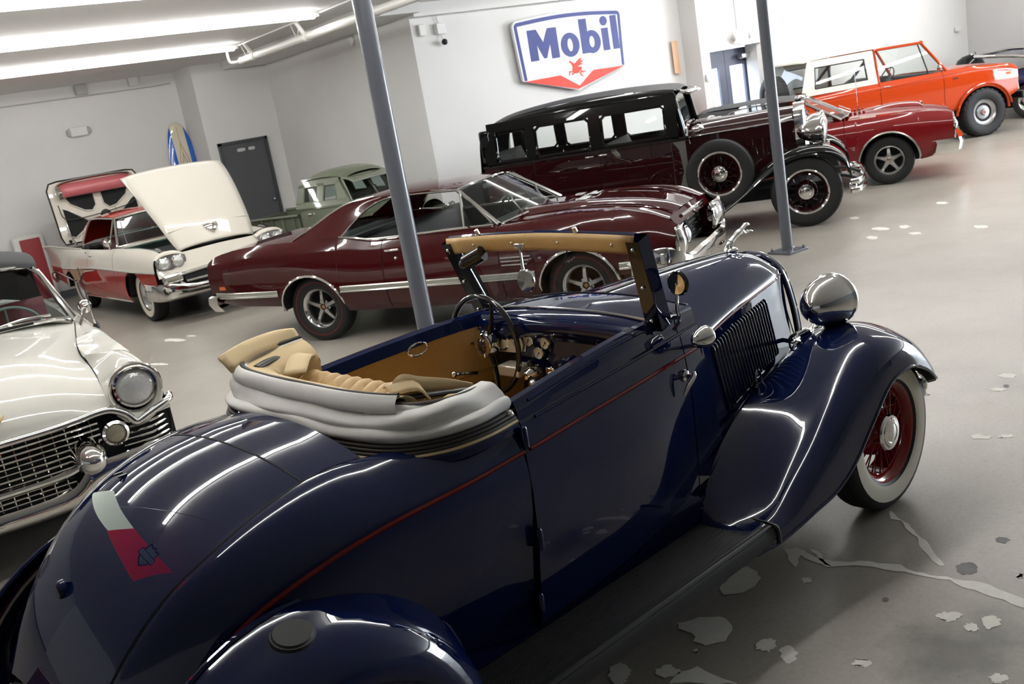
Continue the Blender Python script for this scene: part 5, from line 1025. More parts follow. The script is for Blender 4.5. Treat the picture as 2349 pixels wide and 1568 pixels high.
panel('windscreen_glass', [(-.66, -.80, 1.22), (-.66, .80, 1.22), (-1.0, .68, 1.73), (-1.0, -.68, 1.73)], GLASS, BR); tube('header', [(-1.0, -.70, 1.745), (-1.0, .70, 1.745)], .03, ORG, BR); panel('tailgate', [(-3.34, -.82, .64), (-3.34, .82, .64), (-3.34, .82, 1.205), (-3.34, -.82, 1.205)], ORG, BR, .03); panel('rear_hatch', [(-3.32, -.82, 1.205), (-3.32, .82, 1.205), (-3.16, .70, 1.74), (-3.16, -.70, 1.74)], GLASS, BR)
bench(BR, -1.5, .85, 1.3, BLACKV, h=.42, d=.45); steer(BR, -1.02, .38, 1.22, .19, BLACKV); box('dashboard', (-.78, 0, 1.15), (.2, 1.5, .14), BLACKV, BR, bev=.03); tube('roll_bar', [(-1.95, -.66, .7), (-2.0, -.62, 1.55), (-2.0, -.5, 1.68), (-2.0, .5, 1.68), (-2.0, .62, 1.55), (-1.95, .66, .7)], .028, BLACKP, BR, sm=4)
tube('roll_bar_stay', [(-2.0, -.60, 1.60), (-2.75, -.64, .9)], .026, BLACKP, BR); tube('roll_bar_stay', [(-2.0, .60, 1.60), (-2.75, .64, .9)], .026, BLACKP, BR)
panel('grille_panel', [(.72, -.76, 1.08), (.72, .76, 1.08), (.73, .80, .68), (.73, -.80, .68)], mat('grille_white', (.6, .6, .58), .4), BR, .02)
for s in (1, -1): headlamp(BR, .735, -s*.58, .90, .085)
box('front_bumper', (.84, 0, .58), (.10, 1.6, .13), BLACKP, BR, bev=.02); tube('frame_rail', [(-3.2, -.42, .55), (.7, -.42, .55)], .06, DARK, BR); tube('frame_rail', [(-3.2, .42, .55), (.7, .42, .55)], .06, DARK, BR); box('skid', (-1.2, 0, .58), (3.6, 1.3, .10), DARK, BR); tube('axle', [(0, -.7, .41), (0, .7, .41)], .05, DARK, BR); tube('axle', [(-2.34, -.7, .41), (-2.34, .7, .41)], .05, DARK, BR)
for s in (1, -1):
    for x in (0, -2.34): wheel(BR, x, -s*.76, .405, .27, .215, 'bronco', -s, tread=26)
sp = wheel(BR, 0, 0, .36, .24, .20, 'bronco', 1, z=0, tread=26); sp.location = (-3.48, -.16, 1.24); sp.rotation_euler = (0, 0, PI/2); tube('spare_carrier', [(-3.34, -.1, 1.1), (-3.45, -.1, 1.2)], .03, BLACKP, BR)
# ================================================================== black and maroon limousine
LMR = paint('paint_dark_maroon', (.022, .004, .005), .28); LBK = paint('paint_black', (.004, .0042, .0045), .25)
LI = empty('vintage_limousine', (10.18, 7.91, 0), math.radians(-54)); tag(LI, 'tall black and maroon 1930s limousine with side-mounted spare wheel', 'car')
lw = [(-3.98, .70), (-3.8, .74), (-2.5, .765), (-1.5, .73), (-1.30, .70)]
def LS(o): return [(x, y+o) for x, y in lw]
lrow = [(LS(-.02), .46), (LS(0), .60), (LS(.012), .85), (LS(.008), 1.10), (LS(0), 1.215), (LS(.012), 1.225), (LS(.010), 1.255), (LS(-.012), 1.265)]
bodyside(LI, [('cowl_side', -1.30, -1.52), ('front_door', -1.52, -2.42), ('rear_door', -2.42, -3.28), ('rear_quarter', -3.28, -3.98)], lrow, LMR, [], n=14, nr=1)
ztr = [(-3.98, 1.50), (-3.93, 1.62), (-3.8, 1.71), (-3.6, 1.755), (-3.3, 1.80), (-2.5, 1.83), (-1.7, 1.80), (-1.48, 1.77)]
for s in (1, -1):
    tube('belt_moulding', [(x, -s*(w+.012), 1.245) for x, w in sorted(lw)], .014, LBK, LI, n=6)
    # black upper side with three framed windows
    def up(x, t): return np.array([x, -s*(float(tab(x, lw))-.012-.06*t), 1.262+.50*t])
    wins = [(-1.56, -2.36, .04, .80), (-2.50, -3.22, .04, .80), (-3.34, -3.76, .06, .78)]
    def q4(nm, x0, x1, t0, t1, m, off=0): return ob(nm, [up(x0, t0), up(x1, t0), up(x1, t1), up(x0, t1)], [(0, 1, 2, 3)], m, LI, smooth=False, mods=[('SOLIDIFY', {'thickness': .05, 'offset': -s})])
    q4('window_rail', -1.42, -3.90, 0, .05, LBK); q4('window_header', -1.42, -3.86, .80, 1.04, LBK)
    for a, b in ((-1.42, -1.56), (-2.36, -2.50), (-3.22, -3.34), (-3.76, -3.92)): q4('window_pillar', a, b, .04, .82, LBK)
    for x0, x1, t0, t1 in wins:
        c = .05; e = .09; pts = [up(x0-c, t0), up(x1+c, t0), up(x1, t0+e), up(x1, t1-e), up(x1+c, t1), up(x0-c, t1), up(x0, t1-e), up(x0, t0+e)]
        tube('window_frame', np.array(pts)+np.array([0, -s*.006, 0]), .017, LBK, LI, closed=True, n=6); tube('window_reveal', (np.array(pts)-np.mean(pts, 0))*.95+np.mean(pts, 0)+np.array([0, -s*.002, 0]), .008, LMR, LI, closed=True, n=5)
        ob('window_glass', [up(x0, t0), up(x1, t0), up(x1, t1), up(x0, t1)], [(0, 1, 2, 3)], GLASS, LI, smooth=False)
    loft('roof_side', [[(x, -s*(float(tab(x, lw))-.075-.0), min(1.78, float(tab(x, ztr))-.02)) for x in (-3.92, -3.8, -3.5, -2.5, -1.7, -1.44)], [(x, -s*(float(tab(x, lw))-.10), float(tab(x, ztr))+.02) for x in (-3.92, -3.8, -3.5, -2.5, -1.7, -1.44)], [(x, -s*(float(tab(x, lw))-.18), float(tab(x, ztr))+.06) for x in (-3.90, -3.78, -3.5, -2.5, -1.7, -1.44)]], LBK, LI, n=4, nr=3)
    tube('drip_moulding', [(x, -s*(float(tab(x, lw))-.062), min(1.785, float(tab(x, ztr))-.01)) for x in (-3.7, -3.3, -2.5, -1.7, -1.46)], .010, LBK, LI, sm=3)
    for x in (-2.37, -2.52): box('door_handle', (x+(.0 if x > -2.4 else -.02), -s*.80, 1.19), (.11, .02, .022), CHROME, LI, bev=.008)
    tube('coach_line', [(-1.32, -s*.705, 1.21), (-1.45, -s*.73, 1.22)], .008, LBK, LI); box('corner_pillar', (-3.90, -s*.70, 1.50), (.16, .06, .42), LBK, LI, bev=.03)
# roof cover, back panel
rr = []
for x in (-3.97, -3.9, -3.78, -3.5, -2.9, -2.2, -1.7, -1.46, -1.38): z = float(tab(max(-3.98, min(-1.48, x)), ztr)); w = float(tab(max(-3.98, min(-1.30, x)), lw))-.18; rr.append([(x, w*t, z+.06+.055*(1-abs(t)**2.2)-(.05 if x > -1.4 else 0)) for t in np.linspace(-1, 1, 11)])
grid('roof', crom(np.array(rr), 3), mat('roof_black_fabric', (.02, .021, .023), .5), LI)
loft('back_panel', [[(-3.98, y, .55), (-4.06, y*.98, .9), (-4.03, y*.96, 1.25), (-4.0, y*.94, 1.55), (-3.95, y*.9, 1.70)] for y in np.linspace(-.70, .70, 7)], LBK, LI, n=4); box('trunk_rack', (-4.28, 0, .85), (.36, 1.0, .5), BLACKV, LI, bev=.04)
tube('visor', [(-1.36, -.60, 1.80), (-1.27, -.5, 1.765), (-1.25, 0, 1.775), (-1.27, .5, 1.765), (-1.36, .60, 1.80)], .02, CHROME, LI, sm=3); loft('visor_panel', [[(-1.40, y, 1.82), (-1.25, y*.98, 1.76)] for y in np.linspace(-.60, .60, 5)], LBK, LI, n=2, solid=.01)
# windshield
panel('windscreen_glass', [(-1.38, -.62, 1.30), (-1.38, .62, 1.30), (-1.46, .60, 1.78), (-1.46, -.60, 1.78)], GLASS, LI)
for s in (1, -1): tube('windscreen_post', [(-1.36, -s*.68, 1.24), (-1.45, -s*.655, 1.80)], .032, LBK, LI); tube('post_trim', [(-1.33, -s*.665, 1.27), (-1.42, -s*.64, 1.78)], .010, CHROME, LI)
# hood: long, with louvre doors and polished mouldings
hxs = np.linspace(-1.32, -.06, 8)
def hw_(x): return float(tab(x, [(-1.32, .66), (-.7, .48), (-.06, .33)]))
def hc_(x): return float(tab(x, [(-1.32, 1.40), (-.7, 1.39), (-.06, 1.385)]))
for s in (1, -1):
    ht = grid('hood_top', [[(x, -s*hw_(x)*t, 1.24+(hc_(x)-1.24)*(1-t**3.2)) for t in (0, .3, .55, .75, .9, 1)] for x in hxs], LMR, LI, ang=50); grid('hood_side', [[(x, -s*(hw_(x)+.004), 1.235), (x, -s*(hw_(x)+.012), 1.0), (x, -s*(hw_(x)+.012), .62)] for x in hxs], LMR, LI)
    tube('hood_moulding', [(x, -s*(hw_(x)+.006), 1.238) for x in hxs], .011, CHROME, ht); tube('hood_moulding', [(x, -s*hw_(x)*.86, 1.24+(hc_(x)-1.24)*(1-.86**3.2)+.004) for x in hxs], .010, CHROME, ht)
    tube('cowl_trim', [(-1.33, -s*.50, 1.42), (-1.33, -s*.64, 1.36), (-1.32, -s*.675, 1.24), (-1.30, -s*.68, 1.16)], .014, CHROME, LI, sm=3)
    for j in range(24): box('louver', (-1.1+.04*j, -s*(hw_(-1.1+.04*j)+.014), .98), (.014, .012, .20), LMR, ht)
across('cowl_top', [(-1.32, .66, 1.24, 1.40), (-1.36, .67, 1.26, 1.42), (-1.45, .69, 1.27, 1.42)], LMR, LI, p=3.2)
# radiator shell, lamps
rs_ = []
for z, w in ((.55, .27), (.8, .30), (1.05, .325), (1.25, .33), (1.36, .30), (1.415, .20), (1.435, .08)): rs_.append([(-.08, -w-.03, z), (.03, -w-.035, z), (.05, -w, z-.005), (.03, -w+.045, z-.02)])
for s in (1, -1):
    grid('radiator_shell', crom(np.array(rs_), 3)*np.array([1, s, 1]), CHROME, LI, ang=50)
    hl = empty('headlamp', par=LI); lathe('lamp_shell', [(.0005, -.22), (.05, -.20), (.10, -.13), (.14, -.04), (.155, .05), (.165, .06), (.165, .09), (.15, .10)], CHROME, hl, (.16, -s*.46, 1.08), axis='x', n=32, ang=60); lathe('lens', [(.152, .095), (.08, .125), (.0005, .135)], HLG, hl, (.16, -s*.46, 1.08), axis='x', n=28); tube('lamp_post', [(.14, -s*.46, .93), (.12, -s*.45, .70)], .03, CHROME, hl)
    ball('cowl_lamp', (-1.18, -s*.74, 1.33), .055, CHROME, LI, (1.4, 1, 1)); tube('trumpet_horn', [(.3, -s*.28, .82), (.1, -s*.28, .82), (-.02, -s*.25, .80)], [.055, .018, .018], CHROME, LI)
ball('shell_mascot', (.0, 0, 1.46), .04, CHROME, LI, (1.6, .7, 1)); box('radiator_core', (.0, 0, .95), (.04, .6, .8), DARK, LI)
for j in range(14): tube('radiator_shutter', [(.03, -.28+.043*j, .60), (.03, -.28+.043*j, 1.34)], .008, CHROME, LI, n=5)
# front fenders: a long swept wing
for s in (1, -1):
    rows = []
    for x, z, y0, y1 in ((.52, .60, .56, .80), (.47, .76, .53, .84), (.30, .90, .52, .87), (.05, .945, .52, .88), (-.2, .90, .52, .88), (-.45, .76, .54, .88), (-.75, .54, .56, .88), (-1.05, .36, .58, .88), (-1.35, .27, .60, .88), (-1.55, .255, .60, .88)):
        rows.append([(x, -s*y0, z-.05), (x, -s*(y0+.06), z-.008), (x, -s*(y0+y1)/2, z+.012), (x, -s*(y1-.07), z-.004), (x, -s*(y1-.02), z-.035), (x, -s*y1, z-.085), (x-.0, -s*(y1-.01), z-.10)])
    P = crom(np.array(rows), 4); P = crom(P.transpose(1, 0, 2), 2).transpose(1, 0, 2); f = grid('front_fender', P, LBK, LI, ang=70); tube('fender_bead', P[:, -2], .012, LBK, f, n=6)
    Q = P.copy(); Q[:, :, 2] -= .015; grid('fender_underside', Q, DARK, f)
    loft('fender_skirt', [[(.1, -s*.50, .88), (-.4, -s*.52, .74), (-.9, -s*.58, .45), (-1.3, -s*.62, .30)], [(.1, -s*.36, .62), (-.4, -s*.45, .60), (-.9, -s*.58, .50), (-1.3, -s*.66, .46)]], LBK, LI, n=4)
    box('running_board', (-2.45, -s*.80, .27), (1.85, .30, .05), BLACKV, LI, bev=.01); box('sill', (-2.5, -s*.70, .38), (2.4, .06, .18), LBK, LI)
    rows = []
    for a in np.radians(np.linspace(-15, 190, 17)): rows.append([(-3.55+.50*math.cos(a), -s*.62, .42+.50*math.sin(a)), (-3.55+.52*math.cos(a), -s*.72, .42+.52*math.sin(a)), (-3.55+.48*math.cos(a), -s*.85, .42+.48*math.sin(a)), (-3.55+.41*math.cos(a), -s*.88, .42+.41*math.sin(a))])
    grid('rear_fender', crom(np.array(rows).transpose(1, 0, 2), 3), LBK, LI, ang=70)
    # the spare rides in a well of the fender
    wheel(LI, -.97, -s*.80, .405, .17, .245, 'wire', -s, rimm=LMR, spokes=28, z=.77, capr=.10)
    lathe('spare_rim_band', [(.246, .076), (.258, .084), (.266, .080)], CHROME, LI, (-.97, -s*.80, .77), n=40, s=-s)
    for x in (0, -3.55):
        w_ = wheel(LI, x, -s*.74, .415, .18, .245, 'wire', -s, rimm=LMR, spokes=28, capr=.095); lathe('rim_band', [(.246, .080), (.258, .089), (.266, .084)], CHROME, w_, (x, -s*.74, .415), n=40, s=-s)
for z in (.47, .37): tube('front_bumper', [(.50, -.86, z), (.60, -.80, z), (.66, -.5, z), (.68, 0, z-.01), (.66, .5, z), (.60, .80, z), (.50, .86, z)], .035, CHROME, LI, n=10, sm=4, flat=.45, up=(0, 0, 1))
for s in (1, -1): tube('bumper_iron', [(.2, -s*.40, .52), (.45, -s*.42, .50), (.64, -s*.42, .42)], .022, BLACKP, LI, sm=3); ball('bumper_end', (.52, -s*.83, .42), .06, CHROME, LI, (.8, .6, 1.2))
SEATG = mat('seat_grey_cloth', (.12, .115, .11), .8); bench(LI, -2.2, .75, 1.25, SEATG, h=.55); bench(LI, -3.75, .78, 1.25, SEATG, h=.6); steer(LI, -1.72, .36, 1.18, .21, BLACKV, 50); box('dashboard', (-1.5, 0, 1.18), (.1, 1.2, .16), BLACKV, LI); box('cabin_floor', (-2.6, 0, .5), (2.6, 1.3, .06), BLACKV, LI); box('chassis', (-1.8, 0, .40), (4.2, .9, .14), DARK, LI)
for s in (1, -1): box('door_trim', (-2.6, -s*.72, .9), (2.5, .02, .62), SEATG, LI)
# ================================================================== white luxury convertible seen from the front
CWH = paint('paint_cream_white', (.70, .69, .63), .3)
CD = empty('white_convertible', (.5, 6.69, 0), math.radians(-94.2), 1.04); tag(CD, 'cream white 1950s convertible with eggcrate grille and bullet bumper', 'car')
HY = [0, .15, .3, .45, .56, .64]
hst = [(-.82, [1.105, 1.10, 1.09, 1.07, 1.045, 1.02]), (-.4, [1.095, 1.09, 1.078, 1.052, 1.018, .988]), (.1, [1.075, 1.07, 1.055, 1.025, .988, .958]), (.45, [1.04, 1.035, 1.02, .988, .95, .925]), (.68, [.985, .98, .965, .938, .905, .88]), (.82, [.91, .905, .893, .87, .84, .82]), (.89, [.82, .815, .805, .79, .765, .762]), (.905, [.745, .743, .74, .742, .745, .75])]
P = []
for x, zs in hst: P.append([(x-.03*(i/5)**2*(x > .6), y+(.12*(i/5) if x < -.7 else .06*(i/5) if x < -.2 else 0), z+.012*math.exp(-(y/.05)**2)*(x < .8)) for i, (y, z) in enumerate(zip(HY, zs))])
P = crom(np.array(P), 4); P = crom(P.transpose(1, 0, 2), 3).transpose(1, 0, 2); P2 = np.concatenate([P[:, ::-1]*np.array([1, -1, 1]), P[:, 1:]], 1)
hood = grid('hood', P2, CWH, CD, ang=70)
FY = {-.95: [(.765, 1.015), (.80, 1.0), (.86, .985), (.915, .93), (.945, .82), (.955, .65), (.94, .35)], -.82: [(.765, 1.018), (.80, 1.0), (.86, .985), (.915, .93), (.945, .82), (.955, .65), (.94, .35)], -.4: [(.703, .986), (.75, .984), (.83, .99), (.905, .93), (.945, .82), (.955, .65), (.94, .35)], .1: [(.645, .956), (.71, .968), (.80, .988), (.885, .94), (.935, .83), (.955, .65), (.94, .35)], .45: [(.645, .922), (.70, .948), (.785, .982), (.875, .945), (.93, .83), (.95, .65), (.935, .40)], .68: [(.64, .875), (.69, .918), (.78, .97), (.87, .94), (.925, .83), (.945, .65), (.93, .45)], .80: [(.635, .815), (.675, .89), (.775, .955), (.865, .93), (.92, .83), (.94, .66), (.925, .48)]}
for s in (1, -1):
    Q = np.array([[(x, s*y, z) for y, z in FY[x]] for x in sorted(FY)]); Q = crom(Q, 4); Q = crom(Q.transpose(1, 0, 2), 3).transpose(1, 0, 2)
    A = (0, .40, .36); 
    for i in range(len(Q)):
        x = Q[i, 0, 0]
        if abs(x) < A[1]:
            za = A[2]+math.sqrt(A[1]**2-x*x)*.85; zz = Q[i, :, 2].copy(); yy = Q[i, :, 1].copy(); j = zz < za+.15
            nz = za+(zz-.35)/(1.0-.35)*(1.0-za); Q[i, :, 1] = np.interp(nz, zz[::-1], yy[::-1]); Q[i, :, 2] = nz
    fe = grid('front_fender', Q, CWH, CD, ang=70)
    tube('hood_gap', [P[k, -1]*np.array([1, s, 1])+np.array([0, s*.002, .001]) for k in range(0, len(P)-3)], .0035, DARK, hood, n=4)
    # brow and pod round the headlamp
    rings_ = []
    for x, k, dz in ((.80, 1.0, 0), (.85, .995, .0), (.885, .95, .0), (.885, .86, -.002), (.865, .80, -.002)):
        r = []
        for a in np.linspace(0, 2*PI, 24, endpoint=False):
            ca, sa = math.cos(a), math.sin(a); ry = .148; rz = .155 if sa > 0 else .19; r.append((x+(.03*sa if .84 < x else 0), s*(.782+ry*k*ca), .80+dz+rz*k*sa*(1 if k > .9 else .9)+(.03 if k < .9 else 0)))
        rings_.append(r)
    grid('headlamp_pod', crom(np.array(rings_), 2), CWH, CD, cv=True, ang=70)
    headlamp(CD, .865, s*.785, .83, .102)
    tube('brow_trim', [(.905+.02*math.sin(a), s*(.785+.135*math.cos(a)), .825+.14*math.sin(a)) for a in np.linspace(-.3, PI+.5, 14)], .009, CHROME, CD, n=6)
    loft('fender_front', [[(.86, s*.64, .77), (.875, s*.72, .70), (.875, s*.82, .68), (.86, s*.935, .70)], [(.875, s*.66, .69), (.885, s*.75, .645), (.885, s*.84, .655), (.865, s*.945, .66)]], CWH, CD, n=4)
    # chrome brow over the grille, jumping over the round lamp
    tube('grille_brow', [(.915, s*0, .735), (.915, s*.3, .735), (.905, s*.46, .742), (.90, s*.55, .75), (.90, s*.63, .745), (.90, s*.70, .70), (.90, s*.735, .65), (.895, s*.76, .645), (.89, s*.84, .675), (.86, s*.94, .705), (.78, s*.965, .71)], .021, CHROME, CD, sm=4, n=10)
    fg = lathe('fog_lamp', [(.05, -.06), (.068, 0), (.07, .02), (.056, .03)], CHROME, CD, (.885, s*.625, .615), axis='x', n=28); lathe('lens', [(.056, .02), (.03, .035), (.0005, .04)], mat('lamp_amber_glass', (.30, .28, .20), .15, .3, coat=1.), fg, (.885, s*.625, .615), axis='x', n=24)
    # bullet guard
    lathe('bumper_bullet', [(.115, -.16), (.10, -.10), (.088, -.04), (.085, .02), (.078, .08), (.058, .13), (.03, .155), (.0005, .16)], CHROME, CD, (.96, s*.46, .545), axis='x', n=32, ang=60)
    for j in range(5): tube('side_grille_bar', [(.83, s*.66, .51+.033*j), (.83, s*.82, .51+.033*j), (.78, s*.93, .52+.033*j)], .0075, CHROME, CD, n=6, sm=2)
    bw = []
    for y, x, zt, zb in ((0, .985, .385, .285), (.15, .985, .385, .285), (.28, .985, .39, .29), (.37, .99, .42, .30), (.46, .985, .50, .33), (.6, .95, .50, .37), (.8, .90, .50, .40), (.93, .80, .50, .41), (.97, .62, .50, .42)): bw.append([(x-.07, s*y, zt), (x-.01, s*y, zt+.005), (x+.015, s*y, (zt*2+zb)/3), (x+.01, s*y, (zt+2*zb)/3), (x-.03, s*y, zb), (x-.09, s*y, zb+.01)])
    grid('bumper_bar', crom(np.array(bw), 3), CHROME, CD, ang=50); tube('bumper_blade', [(.95, 0, .485), (.95, s*.2, .485), (.955, s*.34, .492), (.96, s*.41, .51)], .019, CHROME, CD, sm=3, n=8)
    # hood ornament arm, windscreen pieces, mirror, aerial
    tube('gold_vee', [(.935, s*.012, .765), (.905, s*.075, .815), (.86, s*.13, .868)], [.012, .010, .004], mat('gilt', (.60, .38, .10), .18, 1.), CD, sm=3, n=8, flat=.5)
    tube('a_pillar', [(-.83, s*.76, 1.04), (-.95, s*.70, 1.22), (-1.10, s*.65, 1.38), (-1.16, s*.60, 1.43)], .019, CHROME, CD, sm=3); tube('vent_frame', [(-.98, s*.80, 1.04), (-1.16, s*.66, 1.40)], .010, CHROME, CD); ob('vent_glass', [(-.88, s*.79, 1.04), (-1.0, s*.80, 1.04), (-1.18, s*.66, 1.40), (-1.14, s*.66, 1.39)], [(0, 1, 2, 3)], GLASSD, CD)
    tube('wiper', [(-.66, s*.30, 1.125), (-.70, s*.45, 1.135), (-.74, s*.62, 1.12)], .009, CHROME, CD, sm=2); ball('wiper_pivot', (-.66, s*.36, 1.115), .022, CHROME, CD)
    loft('door_side', [[(-.95, s*.765, 1.005), (-2.2, s*.78, 1.0), (-4.4, s*.75, .95)], [(-.95, s*.915, .93), (-2.2, s*.93, .93), (-4.4, s*.88, .88)], [(-.95, s*.955, .65), (-2.2, s*.965, .65), (-4.4, s*.90, .65)], [(-.95, s*.94, .33), (-2.2, s*.95, .33), (-4.4, s*.88, .40)]], CWH, CD, n=4, nr=3)
    wheel(CD, 0, s*.76, .37, .20, .20, 'cap', s, ww=(.215, .30)); wheel(CD, -3.28, s*.76, .37, .20, .20, 'cap', s, ww=(.215, .30))
mr = empty('fender_mirror', par=CD); tube('mirror_stalk', [(-.78, .79, 1.005), (-.80, .83, 1.07), (-.81, .85, 1.10)], .011, CHROME, mr); lathe('mirror_head', [(.0005, .04), (.024, .036), (.042, .016), (.048, -.01), (.044, -.014)], CHROME, mr, (-.84, .855, 1.11), axis='x', n=24)
tube('antenna', [(-.66, .87, .985), (-.64, .865, 1.05), (-.62, .85, 1.40)], [.012, .005, .002], CHROME, CD, n=6); lathe('antenna_base', [(.02, 0), (.022, .02), (.012, .05)], BLACKP, CD, (-.66, .87, .965), axis='z', n=14)
# eggcrate: each bar a piece
cav = loft('grille_cavity', [[(.80, -.95, .72), (.83, -.5, .73), (.83, .5, .73), (.80, .95, .72)], [(.78, -.95, .34), (.83, -.5, .34), (.83, .5, .34), (.78, .95, .34)]], DARK, CD, n=2)
for j in range(7): tube('grille_bar', [(.885, -.55, .505+.0315*j), (.905, -.3, .503+.0315*j), (.91, 0, .503+.0315*j), (.905, .3, .503+.0315*j), (.885, .55, .505+.0315*j)], .0058, CHROME, CD, n=6, sm=2)
for i in range(-8, 9): tube('grille_upright', [(.895-.02*abs(i)/8, i*.064, .50), (.895-.02*abs(i)/8, i*.064, .725)], .0055, CHROME, CD, n=6)
for j in range(3): tube('lower_grille_bar', [(.92, -.37, .40+.028*j), (.93, 0, .40+.028*j), (.92, .37, .40+.028*j)], .0058, CHROME, CD, n=6, sm=2)
for i in range(-5, 6): tube('lower_grille_upright', [(.92, i*.066, .38), (.92, i*.066, .485)], .0055, CHROME, CD, n=6)
ob('crest', [(.935, -.03, .80), (.935, .03, .80), (.93, .03, .77), (.935, 0, .75), (.93, -.03, .77)], [(0, 1, 2, 3, 4)], mat('crest_red', (.3, .03, .03), .2), CD)
# cowl, windscreen, black top
across('cowl', [(-.82, .765, 1.005, 1.105), (-.74, .70, 1.06, 1.11), (-.68, .60, 1.085, 1.115)], CWH, CD, p=3)
WB = [(-.84, -.74, 1.06), (-.70, -.5, 1.10), (-.63, 0, 1.115), (-.70, .5, 1.10), (-.84, .74, 1.06)]; WT = [(-1.16, -.60, 1.43), (-1.07, -.35, 1.46), (-1.04, 0, 1.47), (-1.07, .35, 1.46), (-1.16, .60, 1.43)]
quadstrip('windscreen_glass', WB, WT, glassmat('windscreen_dark', (.45, .5, .5)), CD, n=5); tube('windscreen_base_trim', np.array(WB)+np.array([.012, 0, 0]), .016, CHROME, CD, sm=4); tube('windscreen_header_trim', np.array(WT)+np.array([.012, 0, .004]), .012, CHROME, CD, sm=4)
tube('cowl_grille', [(-.66, -.5, 1.105), (-.60, 0, 1.118), (-.66, .5, 1.105)], .010, DARK, CD, sm=4)
TOPB = mat('top_black_fabric', (.013, .014, .016), .8, bump=(300, .2, .002)); across('soft_top', [(-1.10, .61, 1.425, 1.485), (-1.2, .66, 1.45, 1.53), (-1.6, .68, 1.48, 1.56), (-2.3, .68, 1.47, 1.55), (-2.75, .66, 1.38, 1.46), (-3.1, .62, 1.02, 1.1)], TOPB, CD, p=3, k=15)
for s in (1, -1): loft('top_side', [[(-1.16, s*.62, 1.43), (-1.6, s*.68, 1.48), (-2.3, s*.68, 1.47), (-2.75, s*.66, 1.38), (-3.1, s*.62, 1.02)], [(-1.15, s*.65, 1.40), (-1.6, s*.70, 1.42), (-2.2, s*.71, 1.38), (-2.4, s*.73, 1.2), (-2.5, s*.76, 1.0)]], TOPB, CD, n=3)
RDI = mat('seat_red', (.16, .012, .02), .45); bench(CD, -1.75, .62, 1.4, RDI, h=.5); steer(CD, -1.12, .38, 1.02, .21, mat('wheel_mint', (.45, .55, .50), .3)); box('dashboard', (-.92, 0, .97), (.2, 1.4, .12), mat('dash_mint', (.30, .36, .33), .35), CD, bev=.04); box('inner_mirror', (-1.0, 0, 1.38), (.02, .18, .05), CHROME, CD)
across('rear_deck', [(-2.6, .76, 1.0, 1.06), (-3.5, .76, .98, 1.04), (-4.2, .74, .93, .96), (-4.5, .72, .7, .72)], CWH, CD); chassis(CD, -4.2, .7, 1.5, .32, .16); box('cabin_tub', (-1.9, 0, .5), (2.2, 1.7, .3), DARK, CD)

# ================================================================== red and white retractable with hood and trunk lid open
FRD = paint('paint_coral_red', (.36, .022, .012), .3); FWH = paint('paint_colonial_white', (.70, .66, .58), .3); GOLD = mat('trim_gold', (.50, .36, .20), .3, .8); PNK = mat('liner_pink', (.48, .12, .13), .45, coat=.4)
FA = empty('red_white_hardtop', (4.23, 13.51, 0), math.radians(-87), 1.01); tag(FA, 'red and white 1950s car with its hood and trunk lid raised', 'car')
fz = [(-4.25, .99), (-3.9, 1.0), (-3.3, .975), (-2.4, .96), (-1.2, .965), (-.6, .985), (.2, .985), (.6, .96), (.80, .92)]
fy = [(-4.25, .94), (-3.6, .90), (-2.6, .85), (-1, .84), (.2, .82), (.80, .78)]
fl_ = [([(-4.25, .82), (-3, .88), (0, .88), (.80, .84)], [(-4.25, .42), (-3.4, .34), (-2.5, .25), (-.5, .25), (.4, .30), (.80, .40)]), ([(-4.25, .86), (-3, .935), (0, .935), (.80, .89)], [(-4.25, .46), (-3.4, .40), (-.5, .32), (.80, .44)]), ([(-4.25, .88), (-3, .955), (0, .955), (.80, .91)], [(-4.25, .56), (0, .52), (.80, .55)]), ([(-4.25, .885), (-3, .96), (0, .955), (.80, .91)], [(-4.25, .66), (-3, .67), (-1.5, .71), (0, .70), (.80, .69)])]
fu_ = [([(-4.25, .885), (-3, .96), (0, .955), (.80, .91)], [(-4.25, .67), (-3, .68), (-1.5, .72), (0, .71), (.80, .70)]), ([(-4.25, .87), (-3, .94), (0, .945), (.80, .90)], [(-4.25, .80), (0, .80), (.80, .80)]), ([(-4.25, .90), (-3.4, .90), (-2.5, .90), (0, .91), (.80, .86)], [(-4.25, .92), (0, .91), (.80, .87)]), (fy, fz)]
FAR = [(0, .39, .35, .92), (-3.0, .37, .35, .75)]
bodyside(FA, [('front_fender_lower', .80, -.72), ('door_lower', -.72, -1.9), ('quarter_lower', -1.9, -4.25)], fl_, FRD, FAR); bodyside(FA, [('front_fender', .80, -.72), ('door', -.72, -1.9), ('quarter_panel', -1.9, -4.25)], fu_, FWH, [])
